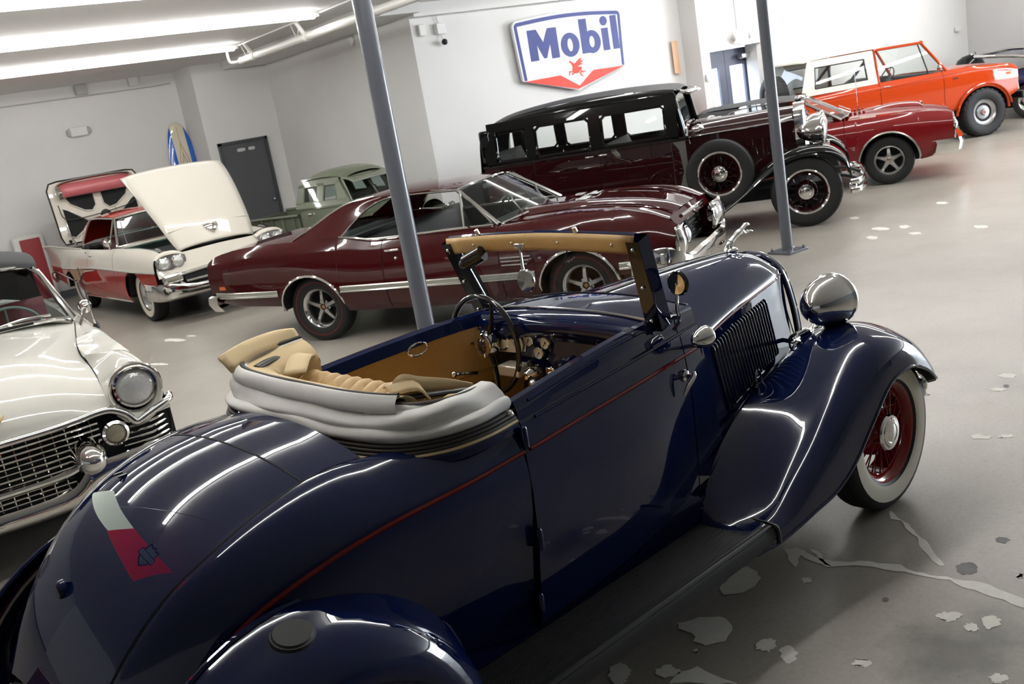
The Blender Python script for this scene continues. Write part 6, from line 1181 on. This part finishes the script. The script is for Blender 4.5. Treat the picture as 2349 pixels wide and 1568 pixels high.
for s in (1, -1):
    tube('side_moulding', [(x, -s*(float(tab(x, fl_[3][0]))+.004), float(tab(x, fl_[3][1]))+.005) for x in np.linspace(.80, -4.2, 22)], .012, CHROME, FA, n=6); P = [(-1.55, -s*.962, .70), (-2.35, -s*.966, .66), (-2.62, -s*.968, .55), (-2.9, -s*.965, .66), (-3.7, -s*.94, .655)]
    ob('gold_insert', [(-1.6, -s*.964, .69), (-2.2, -s*.968, .64), (-2.55, -s*.970, .50), (-2.75, -s*.970, .52), (-2.95, -s*.966, .655), (-2.3, -s*.965, .68)], [(0, 1, 2, 3, 4, 5)], GOLD, FA); tube('lower_moulding', [(-1.6, -s*.964, .685), (-2.2, -s*.968, .635), (-2.55, -s*.970, .49), (-2.8, -s*.970, .50), (-3.6, -s*.945, .58), (-4.2, -s*.90, .60)], .010, CHROME, FA, sm=3, n=6)
    tube('sill_moulding', [(-.42, -s*.90, .27), (-2.55, -s*.90, .27)], .016, CHROME, FA); box('gravel_shield', (-2.52, -s*.925, .34), (.10, .01, .14), CHROME, FA)
    tube('fin_edge', [(x, -s*float(tab(x, fy)), float(tab(x, fz))+.005) for x in np.linspace(-4.25, -2.4, 10)], .013, FWH, FA); lathe('tail_lamp', [(.10, 0), (.09, -.05), (.05, -.07), (.0005, -.075)], mat('lamp_red', (.3, .01, .01)), FA, (-4.26, -s*.74, .62), axis='x', n=24); box('door_handle', (-1.75, -s*.92, .88), (.14, .02, .02), CHROME, FA, bev=.006); ball('quarter_latch', (-2.0, -s*.90, .93), .03, CHROME, FA, (1.5, .6, .8))
    # twin lamp pods
    loft('lamp_pod', [[(.78, -s*.90, .86), (.84, -s*.90, .86), (.86, -s*.87, .855)], [(.78, -s*.80, .925), (.85, -s*.80, .92), (.875, -s*.79, .89)], [(.78, -s*.62, .93), (.85, -s*.62, .925), (.875, -s*.62, .89)], [(.76, -s*.48, .87), (.83, -s*.48, .865), (.86, -s*.50, .85)]], FWH, FA, n=3, nr=4)
    loft('lamp_bezel', [[(.87, -s*.89, .84), (.87, -s*.90, .79), (.87, -s*.87, .72)], [(.885, -s*.70, .89), (.885, -s*.70, .80), (.885, -s*.70, .70)], [(.87, -s*.51, .86), (.87, -s*.50, .80), (.87, -s*.52, .72)]], STEEL, FA, n=3, nr=4)
    for yy in (.795, .61): headlamp(FA, .875, -s*yy, .795, .072)
    tube('fender_ornament', [(.70, -s*.72, .945), (.60, -s*.72, .965), (.50, -s*.72, .965)], .008, CHROME, FA); lathe('side_mirror', [(.0005, .05), (.05, .03), (.06, 0), (.055, -.01)], CHROME, FA, (-.86, -s*.90, 1.08), axis='x', n=20); tube('mirror_stem', [(-.86, -s*.87, .97), (-.86, -s*.90, 1.05)], .01, CHROME, FA)
loft('front_panel', [[(.86, -.90, .70), (.90, -.5, .715), (.91, 0, .72), (.90, .5, .715), (.86, .90, .70)], [(.82, -.86, .90), (.80, -.5, .88), (.80, 0, .89), (.80, .5, .88), (.82, .86, .90)]], FWH, FA, n=4); loft('front_panel_low', [[(.86, -.90, .70), (.90, -.5, .715), (.91, 0, .72), (.90, .5, .715), (.86, .90, .70)], [(.88, -.90, .62), (.93, -.5, .64), (.94, 0, .645), (.93, .5, .64), (.88, .90, .62)]], FWH, FA, n=4)
tube('grille_surround', [(.95, -.62, .63), (.97, 0, .65), (.95, .62, .63), (.97, .60, .48), (.985, 0, .47), (.97, -.60, .48)], .022, CHROME, FA, closed=True, n=8, sm=2)
HEX = mat('grille_black_mesh', (.02, .02, .022), .4, bump=(70, 1., .03)); loft('grille_mesh', [[(.93, -.60, .62), (.95, 0, .64), (.93, .60, .62)], [(.95, -.60, .48), (.965, 0, .47), (.95, .60, .48)]], HEX, FA, n=4); lathe('grille_badge', [(.045, 0), (.04, .02), (.0005, .025)], CHROME, FA, (.955, 0, .575), axis='x', n=20); tube('grille_mid_bar', [(.975, -.60, .535), (.99, 0, .54), (.975, .60, .535)], .018, CHROME, FA, sm=3)
for s in (1, -1): box('grille_block', (.93, -s*.745, .60), (.10, .26, .12), CHROME, FA, bev=.03)
bp = []
for y, x in ((-.96, .45), (-.965, .72), (-.93, .90), (-.8, .99), (-.5, 1.03), (0, 1.05), (.5, 1.03), (.8, .99), (.93, .90), (.965, .72), (.96, .45)):
    e = 1 if abs(y) > .55 else 0; bp.append([(x-.05, y*.99, .50+.05*e), (x, y, .49+.05*e), (x+.02, y*1.005, .44+.01*e), (x+.01, y, .36), (x-.05, y*.98, .33)])
grid('front_bumper', crom(np.array(bp), 3), CHROME, FA, ang=40)
# raised hood, hinged at the nose
HA, HB = np.array([.74, 0, .90]), np.array([-.22, 0, 1.90]); hp_ = []
for t, w, b in ((0, .52, 0), (.12, .56, .02), (.3, .60, .05), (.6, .655, .06), (.85, .69, .04), (1, .70, .0)):
    c = HA*(1-t)+HB*t; nrm = np.array([.72, 0, .69]); hp_.append([tuple(c+np.array([0, y*w, 0])+nrm*(b+.05*(1-abs(y)**2.5)-.02*abs(y)**6)) for y in np.linspace(-1, 1, 15)])
hq = grid('hood', crom(np.array(hp_), 4), FWH, FA, ang=60, solid=.02)
em = np.array(HA*.86+HB*.14)+np.array([.72, 0, .69])*.075
ob('hood_emblem', [tuple(em+np.array([-.69, 0, .72])*a+np.array([0, y, 0])+np.array([.72, 0, .69])*o) for a, y, o in ((.09, -.11, 0), (.09, .11, 0), (.0, .09, .02), (-.10, 0, .04), (.0, -.09, .02))], [(0, 1, 2, 3, 4)], CHROME, hq, mods=[('SOLIDIFY', {'thickness': .03, 'offset': 0})]); tube('hood_crease', [tuple(HA*.80+HB*.20+np.array([0, y, 0])+np.array([.72, 0, .69])*(.05+.035*(1-abs(y/.58)**2.5))) for y in np.linspace(-.55, .55, 9)], .008, FWH, hq)
box('engine_bay', (.1, 0, .80), (1.1, 1.2, .2), DARK, FA); lathe('air_cleaner', [(.17, 0), (.18, .04), (.16, .08), (.03, .09), (.0005, .1)], BLACKP, FA, (.0, 0, .92), axis='z', n=24); loft('inner_fender', [[(-.6, -.80, .98), (.6, -.74, .93)], [(-.6, -.62, .95), (.6, -.58, .90)]], FWH, FA, n=3); loft('inner_fender', [[(-.6, .80, .98), (.6, .74, .93)], [(-.6, .62, .95), (.6, .58, .90)]], FWH, FA, n=3); across('cowl', [(-.45, .78, .985, 1.0), (-.72, .80, .985, 1.015)], FWH, FA)
# glasshouse
WB = [(-.78, -.79, .99), (-.66, -.5, 1.01), (-.60, 0, 1.015), (-.66, .5, 1.01), (-.78, .79, .99)]; WT = [(-1.16, -.62, 1.355), (-1.08, -.35, 1.38), (-1.05, 0, 1.385), (-1.08, .35, 1.38), (-1.16, .62, 1.355)]
quadstrip('windscreen_glass', WB, WT, glassmat('windscreen_green', (.6, .75, .7)), FA, n=5); tube('windscreen_trim', np.array(WB)+np.array([.012, 0, .003]), .014, CHROME, FA, sm=4); tube('header_trim', np.array(WT)+np.array([.012, 0, .005]), .016, CHROME, FA, sm=4)
across('roof', [(-1.12, .625, 1.36, 1.395), (-1.4, .65, 1.39, 1.43), (-1.9, .66, 1.39, 1.435), (-2.3, .66, 1.36, 1.41), (-2.6, .67, 1.22, 1.29), (-2.75, .70, 1.0, 1.06)], FRD, FA, k=15)
for s in (1, -1):
    tube('a_pillar', [(-.78, -s*.80, .985), (-1.14, -s*.635, 1.36)], .018, CHROME, FA); tube('vent_frame', [(-1.06, -s*.83, .97), (-1.18, -s*.65, 1.34)], .012, CHROME, FA); tube('window_trim', [(-1.16, -s*.645, 1.36), (-1.9, -s*.675, 1.38), (-2.2, -s*.69, 1.33), (-2.35, -s*.78, 1.1), (-2.35, -s*.83, .97)], .012, CHROME, FA, sm=3)
    loft('roof_quarter', [[(-1.9, -s*.67, 1.385), (-2.15, -s*.685, 1.34), (-2.3, -s*.76, 1.15), (-2.34, -s*.83, .97)], [(-2.3, -s*.66, 1.36), (-2.45, -s*.665, 1.30), (-2.6, -s*.70, 1.2), (-2.72, -s*.74, .99)]], FRD, FA, n=3)
bench(FA, -1.8, .55, 1.3, mat('seat_dark_red', (.06, .01, .015), .5), h=.5); steer(FA, -1.2, .38, .98, .2, BLACKV); box('dashboard', (-.9, 0, .92), (.25, 1.4, .12), mat('dash_green', (.2, .28, .26), .4), FA, bev=.03); box('rear_shelf', (-2.5, 0, .95), (.4, 1.3, .03), BLACKV, FA); chassis(FA, -3.4, .4, 1.3, .32, .1); box('cabin_tub', (-1.5, 0, .45), (1.9, 1.65, .3), DARK, FA)
# raised trunk lid: frame with dark pockets, pink flap with chrome along its top
tz = np.array([-3.98, 0, 0]); TK = empty('trunk_lid', par=FA)
def lp(y, z): return (-3.75-.16*(z-1.0), y, z)
prism_pts = [(-.70, .98), (-.74, 1.1), (-.74, 1.86), (-.68, 1.965), (-.55, 1.985), (.55, 1.985), (.68, 1.965), (.74, 1.86), (.74, 1.1), (.70, .98)]
ob('lid_skin', [(lp(y, z)[0]-.05, y, z) for y, z in prism_pts], [tuple(range(10))], FWH, TK, smooth=False, mods=[('SOLIDIFY', {'thickness': .03, 'offset': 0})]); ob('lid_inner', [lp(y, z) for y, z in prism_pts], [tuple(range(10))], FWH, TK, smooth=False)
tube('lid_seal', [lp(y, z) for y, z in prism_pts], .014, BLACKP, TK, n=6, closed=True)
def pocket(pts): ob('lid_pocket', [(lp(y, z)[0]+.012, y, z) for y, z in pts], [tuple(range(len(pts)))], DARK, TK, smooth=False); tube('pocket_edge', [(lp(y, z)[0]+.012, y, z) for y, z in pts], .012, FWH, TK, closed=True, n=6)
pocket([(-.50, 1.72), (-.06, 1.72), (-.06, 1.52), (-.14, 1.44), (-.26, 1.46), (-.46, 1.60)]); pocket([(.50, 1.72), (.06, 1.72), (.06, 1.52), (.14, 1.44), (.26, 1.46), (.46, 1.60)])
pocket([(-.60, 1.55), (-.52, 1.52), (-.25, 1.30), (-.25, 1.22), (-.52, 1.06), (-.60, 1.10)]); pocket([(.60, 1.55), (.52, 1.52), (.25, 1.30), (.25, 1.22), (.52, 1.06), (.60, 1.10)]); pocket([(-.40, 1.06), (-.2, 1.16), (.2, 1.16), (.40, 1.06)])
grid('pink_flap', [[(lp(y, z)[0]+.09+.02*k, y, z) for y in np.linspace(-.56, .56, 7)] for k, z in ((0, 1.93), (1, 1.84), (1.4, 1.72))], PNK, TK, solid=.015); tube('flap_chrome', [(lp(-.60, 1.78)[0]+.13, -.62, 1.76), (-3.80, -.60, 1.90), (-3.79, -.45, 1.955), (-3.78, 0, 1.97), (-3.79, .45, 1.955), (-3.80, .60, 1.90), (-3.76, .62, 1.78)], .022, CHROME, TK, sm=3)
box('flap_corner', (-3.76, -.58, 1.76), (.05, .08, .12), CHROME, TK, bev=.015); lathe('lid_latch', [(.09, 0), (.07, .03), (.03, .04)], BLACKP, TK, (-3.80, .05, 1.33), axis='x', n=14); tube('lid_cable', [(-3.76, -.66, 1.62), (-3.75, -.60, 1.38), (-3.75, -.2, 1.36), (-3.75, .4, 1.42), (-3.76, .6, 1.5)], .008, BLACKP, TK, sm=4)
for s in (1, -1): tube('lid_strut', [(-3.76, s*.62, 1.15), (-3.3, s*.66, .98)], .014, STEEL, TK); ball('hinge_boss', (-3.76, s*.62, 1.02), .03, BLACKP, TK)
box('trunk_well', (-3.2, 0, .80), (1.0, 1.3, .25), DARK, FA); bp = []
for y, x in ((-.93, -4.0), (-.92, -4.25), (-.8, -4.36), (0, -4.42), (.8, -4.36), (.92, -4.25), (.93, -4.0)): bp.append([(x+.05, y, .56), (x, y*1.005, .54), (x-.01, y*1.005, .46), (x+.04, y*.98, .40)])
grid('rear_bumper', crom(np.array(bp), 3), CHROME, FA, ang=40)
for s in (1, -1):
    for x in (0, -3.0): wheel(FA, x, -s*.755, .35, .19, .19, 'cap', -s, ww=(.205, .285))
tube('antenna', [(-.45, -.76, .98), (-.47, -.78, 1.55)], .004, CHROME, FA, n=5)

# ================================================================== sage green pickup in the recess
SAGE = mat('paint_sage_green', (.135, .155, .105), .38, coat=.6); SAGD = mat('paint_sage_dull', (.10, .115, .08), .6)
TR = empty('green_pickup', (6.79, 12.02, 0), math.radians(-66.9), .74); tag(TR, 'sage green old pickup truck with white door number in the corner', 'car')
# cab as rings from the sill to the roof
cabp = []
for z, x0, x1, w in ((.70, -.62, -2.02, .80), (1.0, -.60, -2.04, .83), (1.36, -.62, -2.05, .825), (1.44, -.66, -2.05, .81)):
    cabp.append([(x0, -w*.80, z), (x0-.12, -w*.97, z), (x0-.4, -w, z), ((x0+x1)/2, -w, z), (x1+.3, -w, z), (x1+.06, -w*.95, z), (x1, -w*.75, z), (x1, 0, z), (x1, w*.75, z), (x1+.06, w*.95, z), (x1+.3, w, z), ((x0+x1)/2, w, z), (x0-.4, w, z), (x0-.12, w*.97, z), (x0, w*.80, z), (x0+.06, 0, z)])
grid('cab_lower', crom(np.array(cabp), 2), SAGE, TR, cv=True, ang=60)
for s in (1, -1):
    def cp_(x, z): return np.array([x, -s*(.81-.17*(z-1.44)/.44), z])
    def strip_(nm, q): ob(nm, [cp_(*p) for p in q], [tuple(range(len(q)))], SAGE, TR, smooth=False, mods=[('SOLIDIFY', {'thickness': .05, 'offset': 0})])
    strip_('window_sill', [(-.68, 1.42), (-2.04, 1.42), (-2.04, 1.52), (-.72, 1.52)]); strip_('cab_post', [(-1.86, 1.5), (-2.05, 1.5), (-2.0, 1.85), (-1.86, 1.85)]); strip_('cab_post', [(-1.36, 1.5), (-1.52, 1.5), (-1.52, 1.85), (-1.36, 1.85)]); strip_('cab_post', [(-.72, 1.5), (-1.0, 1.5), (-1.08, 1.85), (-.98, 1.85)]); strip_('cab_header', [(-.96, 1.80), (-2.02, 1.80), (-1.96, 1.95), (-1.02, 1.95)])
    for x0, x1 in ((-1.03, -1.36), (-1.52, -1.86)): ob('cab_window', [cp_(x0, 1.52), cp_(x1, 1.52), cp_(x1, 1.80), cp_(x0-.05, 1.80)], [(0, 1, 2, 3)], GLASSD, TR, smooth=False); tube('window_rubber', [cp_(x0, 1.53), cp_(x1, 1.53), cp_(x1, 1.79), cp_(x0-.05, 1.79)], .018, SAGD, TR, closed=True, n=6)
    tube('belt_bead', [(-.68, -s*.815, 1.40), (-1.3, -s*.83, 1.41), (-2.02, -s*.81, 1.41)], .014, SAGE, TR); ball('door_handle', (-1.72, -s*.845, 1.31), .028, CHROME, TR, (2, .8, .8)); ball('door_lock', (-1.60, -s*.845, 1.31), .02, CHROME, TR)
    box('bed_side', (-2.95, -s*.72, 1.02), (1.7, .04, .52), SAGD, TR); tube('bed_rail', [(-2.1, -s*.74, 1.30), (-3.82, -s*.74, 1.30)], .05, SAGD, TR, flat=.6)
    for j in range(6): box('stake_pocket', (-2.25-.29*j, -s*.75, 1.02), (.06, .03, .5), SAGE if j % 2 else SAGD, TR)
    rows = []
    for a in np.radians(np.linspace(-10, 185, 15)): rows.append([(-3.0+.50*math.cos(a), -s*.72, .45+.48*math.sin(a)), (-3.0+.50*math.cos(a), -s*.85, .45+.48*math.sin(a)), (-3.0+.42*math.cos(a), -s*.93, .45+.40*math.sin(a))])
    grid('rear_fender', crom(np.array(rows).transpose(1, 0, 2), 3), SAGE, TR, ang=70); rows = []
    for a in np.radians(np.linspace(0, 200, 15)): rows.append([(.0+.62*math.cos(a), -s*.45, .45+.62*math.sin(a)), (.0+.60*math.cos(a), -s*.75, .45+.60*math.sin(a)), (.0+.50*math.cos(a), -s*.90, .45+.48*math.sin(a)), (.0+.42*math.cos(a), -s*.93, .45+.40*math.sin(a))])
    grid('front_fender', crom(np.array(rows).transpose(1, 0, 2), 3), SAGE, TR, ang=70); box('running_board', (-1.4, -s*.82, .48), (1.7, .22, .05), SAGD, TR); headlamp(TR, .52, -s*.66, .98, .10)
    if s == 1: text('door_number', '3200', .30, mat('number_white', (.62, .62, .56), .6), TR, (-1.42, -.846, 1.03), (1, 0, 0), (0, 0, 1), off=.004, ext=.003, sx=.75)
    for x in (0, -3.0): wheel(TR, x, -s*.74, .40, .18, .22, 'cap', -s, capm=SAGE)
# roof, windscreen with visor, hood
across('cab_roof', [(-.90, .62, 1.86, 1.95), (-1.0, .66, 1.93, 2.03), (-1.3, .68, 1.96, 2.08), (-1.7, .67, 1.94, 2.06), (-1.95, .64, 1.88, 1.98), (-2.05, .60, 1.78, 1.82)], SAGE, TR, p=3, k=15)
for s in (1, -1): ob('windscreen_pane', [(-.66, s*.02, 1.46), (-.72, s*.70, 1.46), (-.94, s*.60, 1.84), (-.90, s*.02, 1.84)], [(0, 1, 2, 3)], GLASSD, TR, smooth=False)
tube('windscreen_frame', [(-.70, -.74, 1.45), (-.95, -.62, 1.86), (-.89, 0, 1.88), (-.95, .62, 1.86), (-.70, .74, 1.45), (-.64, 0, 1.46)], .035, SAGE, TR, closed=True, n=8); tube('windscreen_divider', [(-.65, 0, 1.46), (-.90, 0, 1.86)], .02, SAGE, TR); loft('visor', [[(-.95, y*.98, 1.90), (-.80, y, 1.86), (-.66, y, 1.80)] for y in np.linspace(-.66, .66, 7)], SAGE, TR, n=3, solid=.012); tube('visor_edge', [(-.66, -.66, 1.80), (-.62, 0, 1.81), (-.66, .66, 1.80)], .014, mat('visor_grey', (.30, .33, .31), .4), TR, sm=3)
panel('rear_window', [(-2.06, -.4, 1.5), (-2.06, .4, 1.5), (-2.03, .36, 1.76), (-2.03, -.36, 1.76)], GLASSD, TR); panel('cab_back', [(-2.05, -.80, 1.42), (-2.05, -.42, 1.42), (-2.04, -.38, 1.82), (-2.03, -.62, 1.82)], SAGE, TR); panel('cab_back', [(-2.05, .80, 1.42), (-2.05, .42, 1.42), (-2.04, .38, 1.82), (-2.03, .62, 1.82)], SAGE, TR)
across('hood', [(-.62, .68, 1.24, 1.47), (-.2, .58, 1.20, 1.44), (.3, .46, 1.14, 1.36), (.55, .40, 1.06, 1.24)], SAGE, TR, p=2.6)
for s in (1, -1): loft('hood_side', [[(-.62, -s*.68, 1.24), (-.2, -s*.58, 1.20), (.3, -s*.46, 1.14), (.55, -s*.40, 1.06)], [(-.62, -s*.74, .75), (-.2, -s*.60, .75), (.3, -s*.48, .7), (.58, -s*.42, .65)]], SAGE, TR, n=3)
panel('grille', [(.58, -.42, .65), (.58, .42, .65), (.55, .40, 1.10), (.55, -.40, 1.10)], SAGD, TR)
for j in range(6): box('grille_bar', (.60, 0, .70+.07*j), (.03, .8, .03), SAGE, TR, bev=.008)
box('front_bumper', (.72, 0, .58), (.06, 1.5, .13), SAGD, TR, bev=.015); box('bed_floor', (-2.95, 0, .82), (1.7, 1.4, .05), SAGD, TR); box('tailgate', (-3.82, 0, 1.02), (.04, 1.4, .5), SAGD, TR); box('chassis', (-1.6, 0, .55), (4.2, .8, .14), DARK, TR); box('cab_seat', (-1.75, 0, 1.05), (.4, 1.3, .5), BLACKV, TR, bev=.06); steer(TR, -1.15, .36, 1.45, .2, BLACKV)

# ================================================================== bits at the far right edge
NB = paint('paint_midnight_blue', (.006, .008, .05)); ZR = empty('midnight_blue_car', (20.15, 9.72, 0), math.radians(88)); tag(ZR, 'midnight blue car with raised chrome-edged hood at the right picture edge', 'car')
bodyside(ZR, [('front_fender', .9, -.7), ('door', -.7, -1.9), ('rear_side', -1.9, -3.6)], [([(-3.6, .78), (0, .84), (.9, .78)], .26), ([(-3.6, .84), (0, .90), (.9, .84)], .5), ([(-3.6, .82), (0, .88), (.9, .80)], .78), ([(-3.6, .72), (0, .78), (.9, .70)], [(-3.6, .92), (0, .92), (.9, .84)])], NB, [(0, .38, .34, .9), (-2.8, .38, .34, .9)])
across('rear_deck', [(-3.6, .72, .90, .94), (-2.6, .76, .93, .98)], NB, ZR); across('cabin_roof', [(-1.0, .60, 1.0, 1.02), (-1.35, .58, 1.28, 1.33), (-2.0, .58, 1.30, 1.36), (-2.7, .62, .95, 1.0)], GLASSD, ZR); box('cabin_tub', (-1.4, 0, .55), (1.7, 1.5, .5), DARK, ZR); loft('raised_hood', [[(-.55, y, 1.0), (.2, y, 1.16), (.95, y, 1.24), (1.12, y, 1.25)] for y in np.linspace(-.70, .70, 7)], NB, ZR, n=3, solid=.03); tube('hood_chrome', [(-.5, .74, 1.03), (.3, .74, 1.20), (1.1, .70, 1.28), (1.14, 0, 1.29), (1.1, -.70, 1.28), (.3, -.74, 1.20), (-.5, -.74, 1.03)], .03, CHROME, ZR, sm=3)
box('front_bumper', (1.0, 0, .5), (.12, 1.7, .14), CHROME, ZR, bev=.04); box('engine_bay', (.2, 0, .84), (1.1, 1.3, .08), DARK, ZR); chassis(ZR, -3.4, .8, 1.4)
for s in (1, -1):
    headlamp(ZR, .88, s*.62, .70, .09)
    for x in (0, -2.8): wheel(ZR, x, s*.74, .33, .2, .195, 'cap', s)
BK = empty('black_drum', (20.45, 11.5, 0)); tag(BK, 'black round-lidded drum cooker showing above the orange truck hood', 'cooker')
lathe('drum', [(.22, .02), (.27, .05), (.28, .4), (.28, .95), (.29, .97), (.29, 1.02)], LBK, BK, axis='z', n=28, cap0=True); lathe('lid', [(.30, 1.02), (.295, 1.08), (.24, 1.20), (.14, 1.27), (.0005, 1.30)], LBK, BK, axis='z', n=28); tube('lid_handle', [(-.08, -.1, 1.28), (-.06, -.1, 1.33), (.06, -.1, 1.33), (.08, -.1, 1.28)], .012, CHROME, BK, sm=2); tube('lid_band', [(.295*math.cos(a), .295*math.sin(a), 1.03) for a in np.linspace(0, 2*PI, 24, endpoint=False)], .012, CHROME, BK, closed=True, n=6)

# ================================================================== motorcycle sign hung in the bay beyond the left edge, seen mirrored in the blue lid
HS = empty('hanging_sign', (0, 5.2, 0)); tag(HS, 'tilted white and red motorcycle sign mirrored in the blue rumble lid', 'sign')
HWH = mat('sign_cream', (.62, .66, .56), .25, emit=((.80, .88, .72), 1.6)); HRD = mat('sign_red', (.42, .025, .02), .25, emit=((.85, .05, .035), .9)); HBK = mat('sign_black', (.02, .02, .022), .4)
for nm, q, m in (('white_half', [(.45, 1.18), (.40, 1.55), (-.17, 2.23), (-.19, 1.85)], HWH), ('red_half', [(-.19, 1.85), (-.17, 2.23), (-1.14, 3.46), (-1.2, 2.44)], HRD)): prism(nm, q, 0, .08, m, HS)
for x, z in ((-1.1, 3.40), (.15, 1.85)): tube('hanger_rod', [(x, .04, z), (x, .04, CZ)], .006, STEEL, HS)
_X, _Y = (.66, 0, -.75), (.75, 0, .66)
text('sign_letters', 'HARLEY-', .19, HBK, HS, (.13, -.004, 1.83), _X, _Y, off=.006, ext=.002); text('sign_letters', 'DAVIDSON', .15, HBK, HS, (.08, -.004, 1.66), _X, _Y, off=.005, ext=.002)
SLV = mat('logo_silver', (.45, .50, .47), .35)
def sgp(nm, pts, m, y):
    c = np.array((-.72, 2.68)); X2 = np.array((.66, -.75)); Y2 = np.array((.75, .66)); ob(nm, [(*(c+X2*a+Y2*b)[:1], y, (c+X2*a+Y2*b)[1]) for a, b in pts], [tuple(range(len(pts)))], m, HS, smooth=False)
sh_ = [(-.17, .22), (-.06, .19), (0, .23), (.06, .19), (.17, .22), (.19, .05), (.15, -.12), (0, -.24), (-.15, -.12), (-.19, .05)]
sgp('logo_shield', sh_, HBK, -.003); sgp('logo_shield_face', [(a*.84, b*.84) for a, b in sh_], SLV, -.005); sgp('logo_bar', [(-.25, .065), (.25, .065), (.25, -.065), (-.25, -.065)], HBK, -.007); sgp('logo_bar_face', [(-.235, .05), (.235, .05), (.235, -.05), (-.235, -.05)], SLV, -.009)
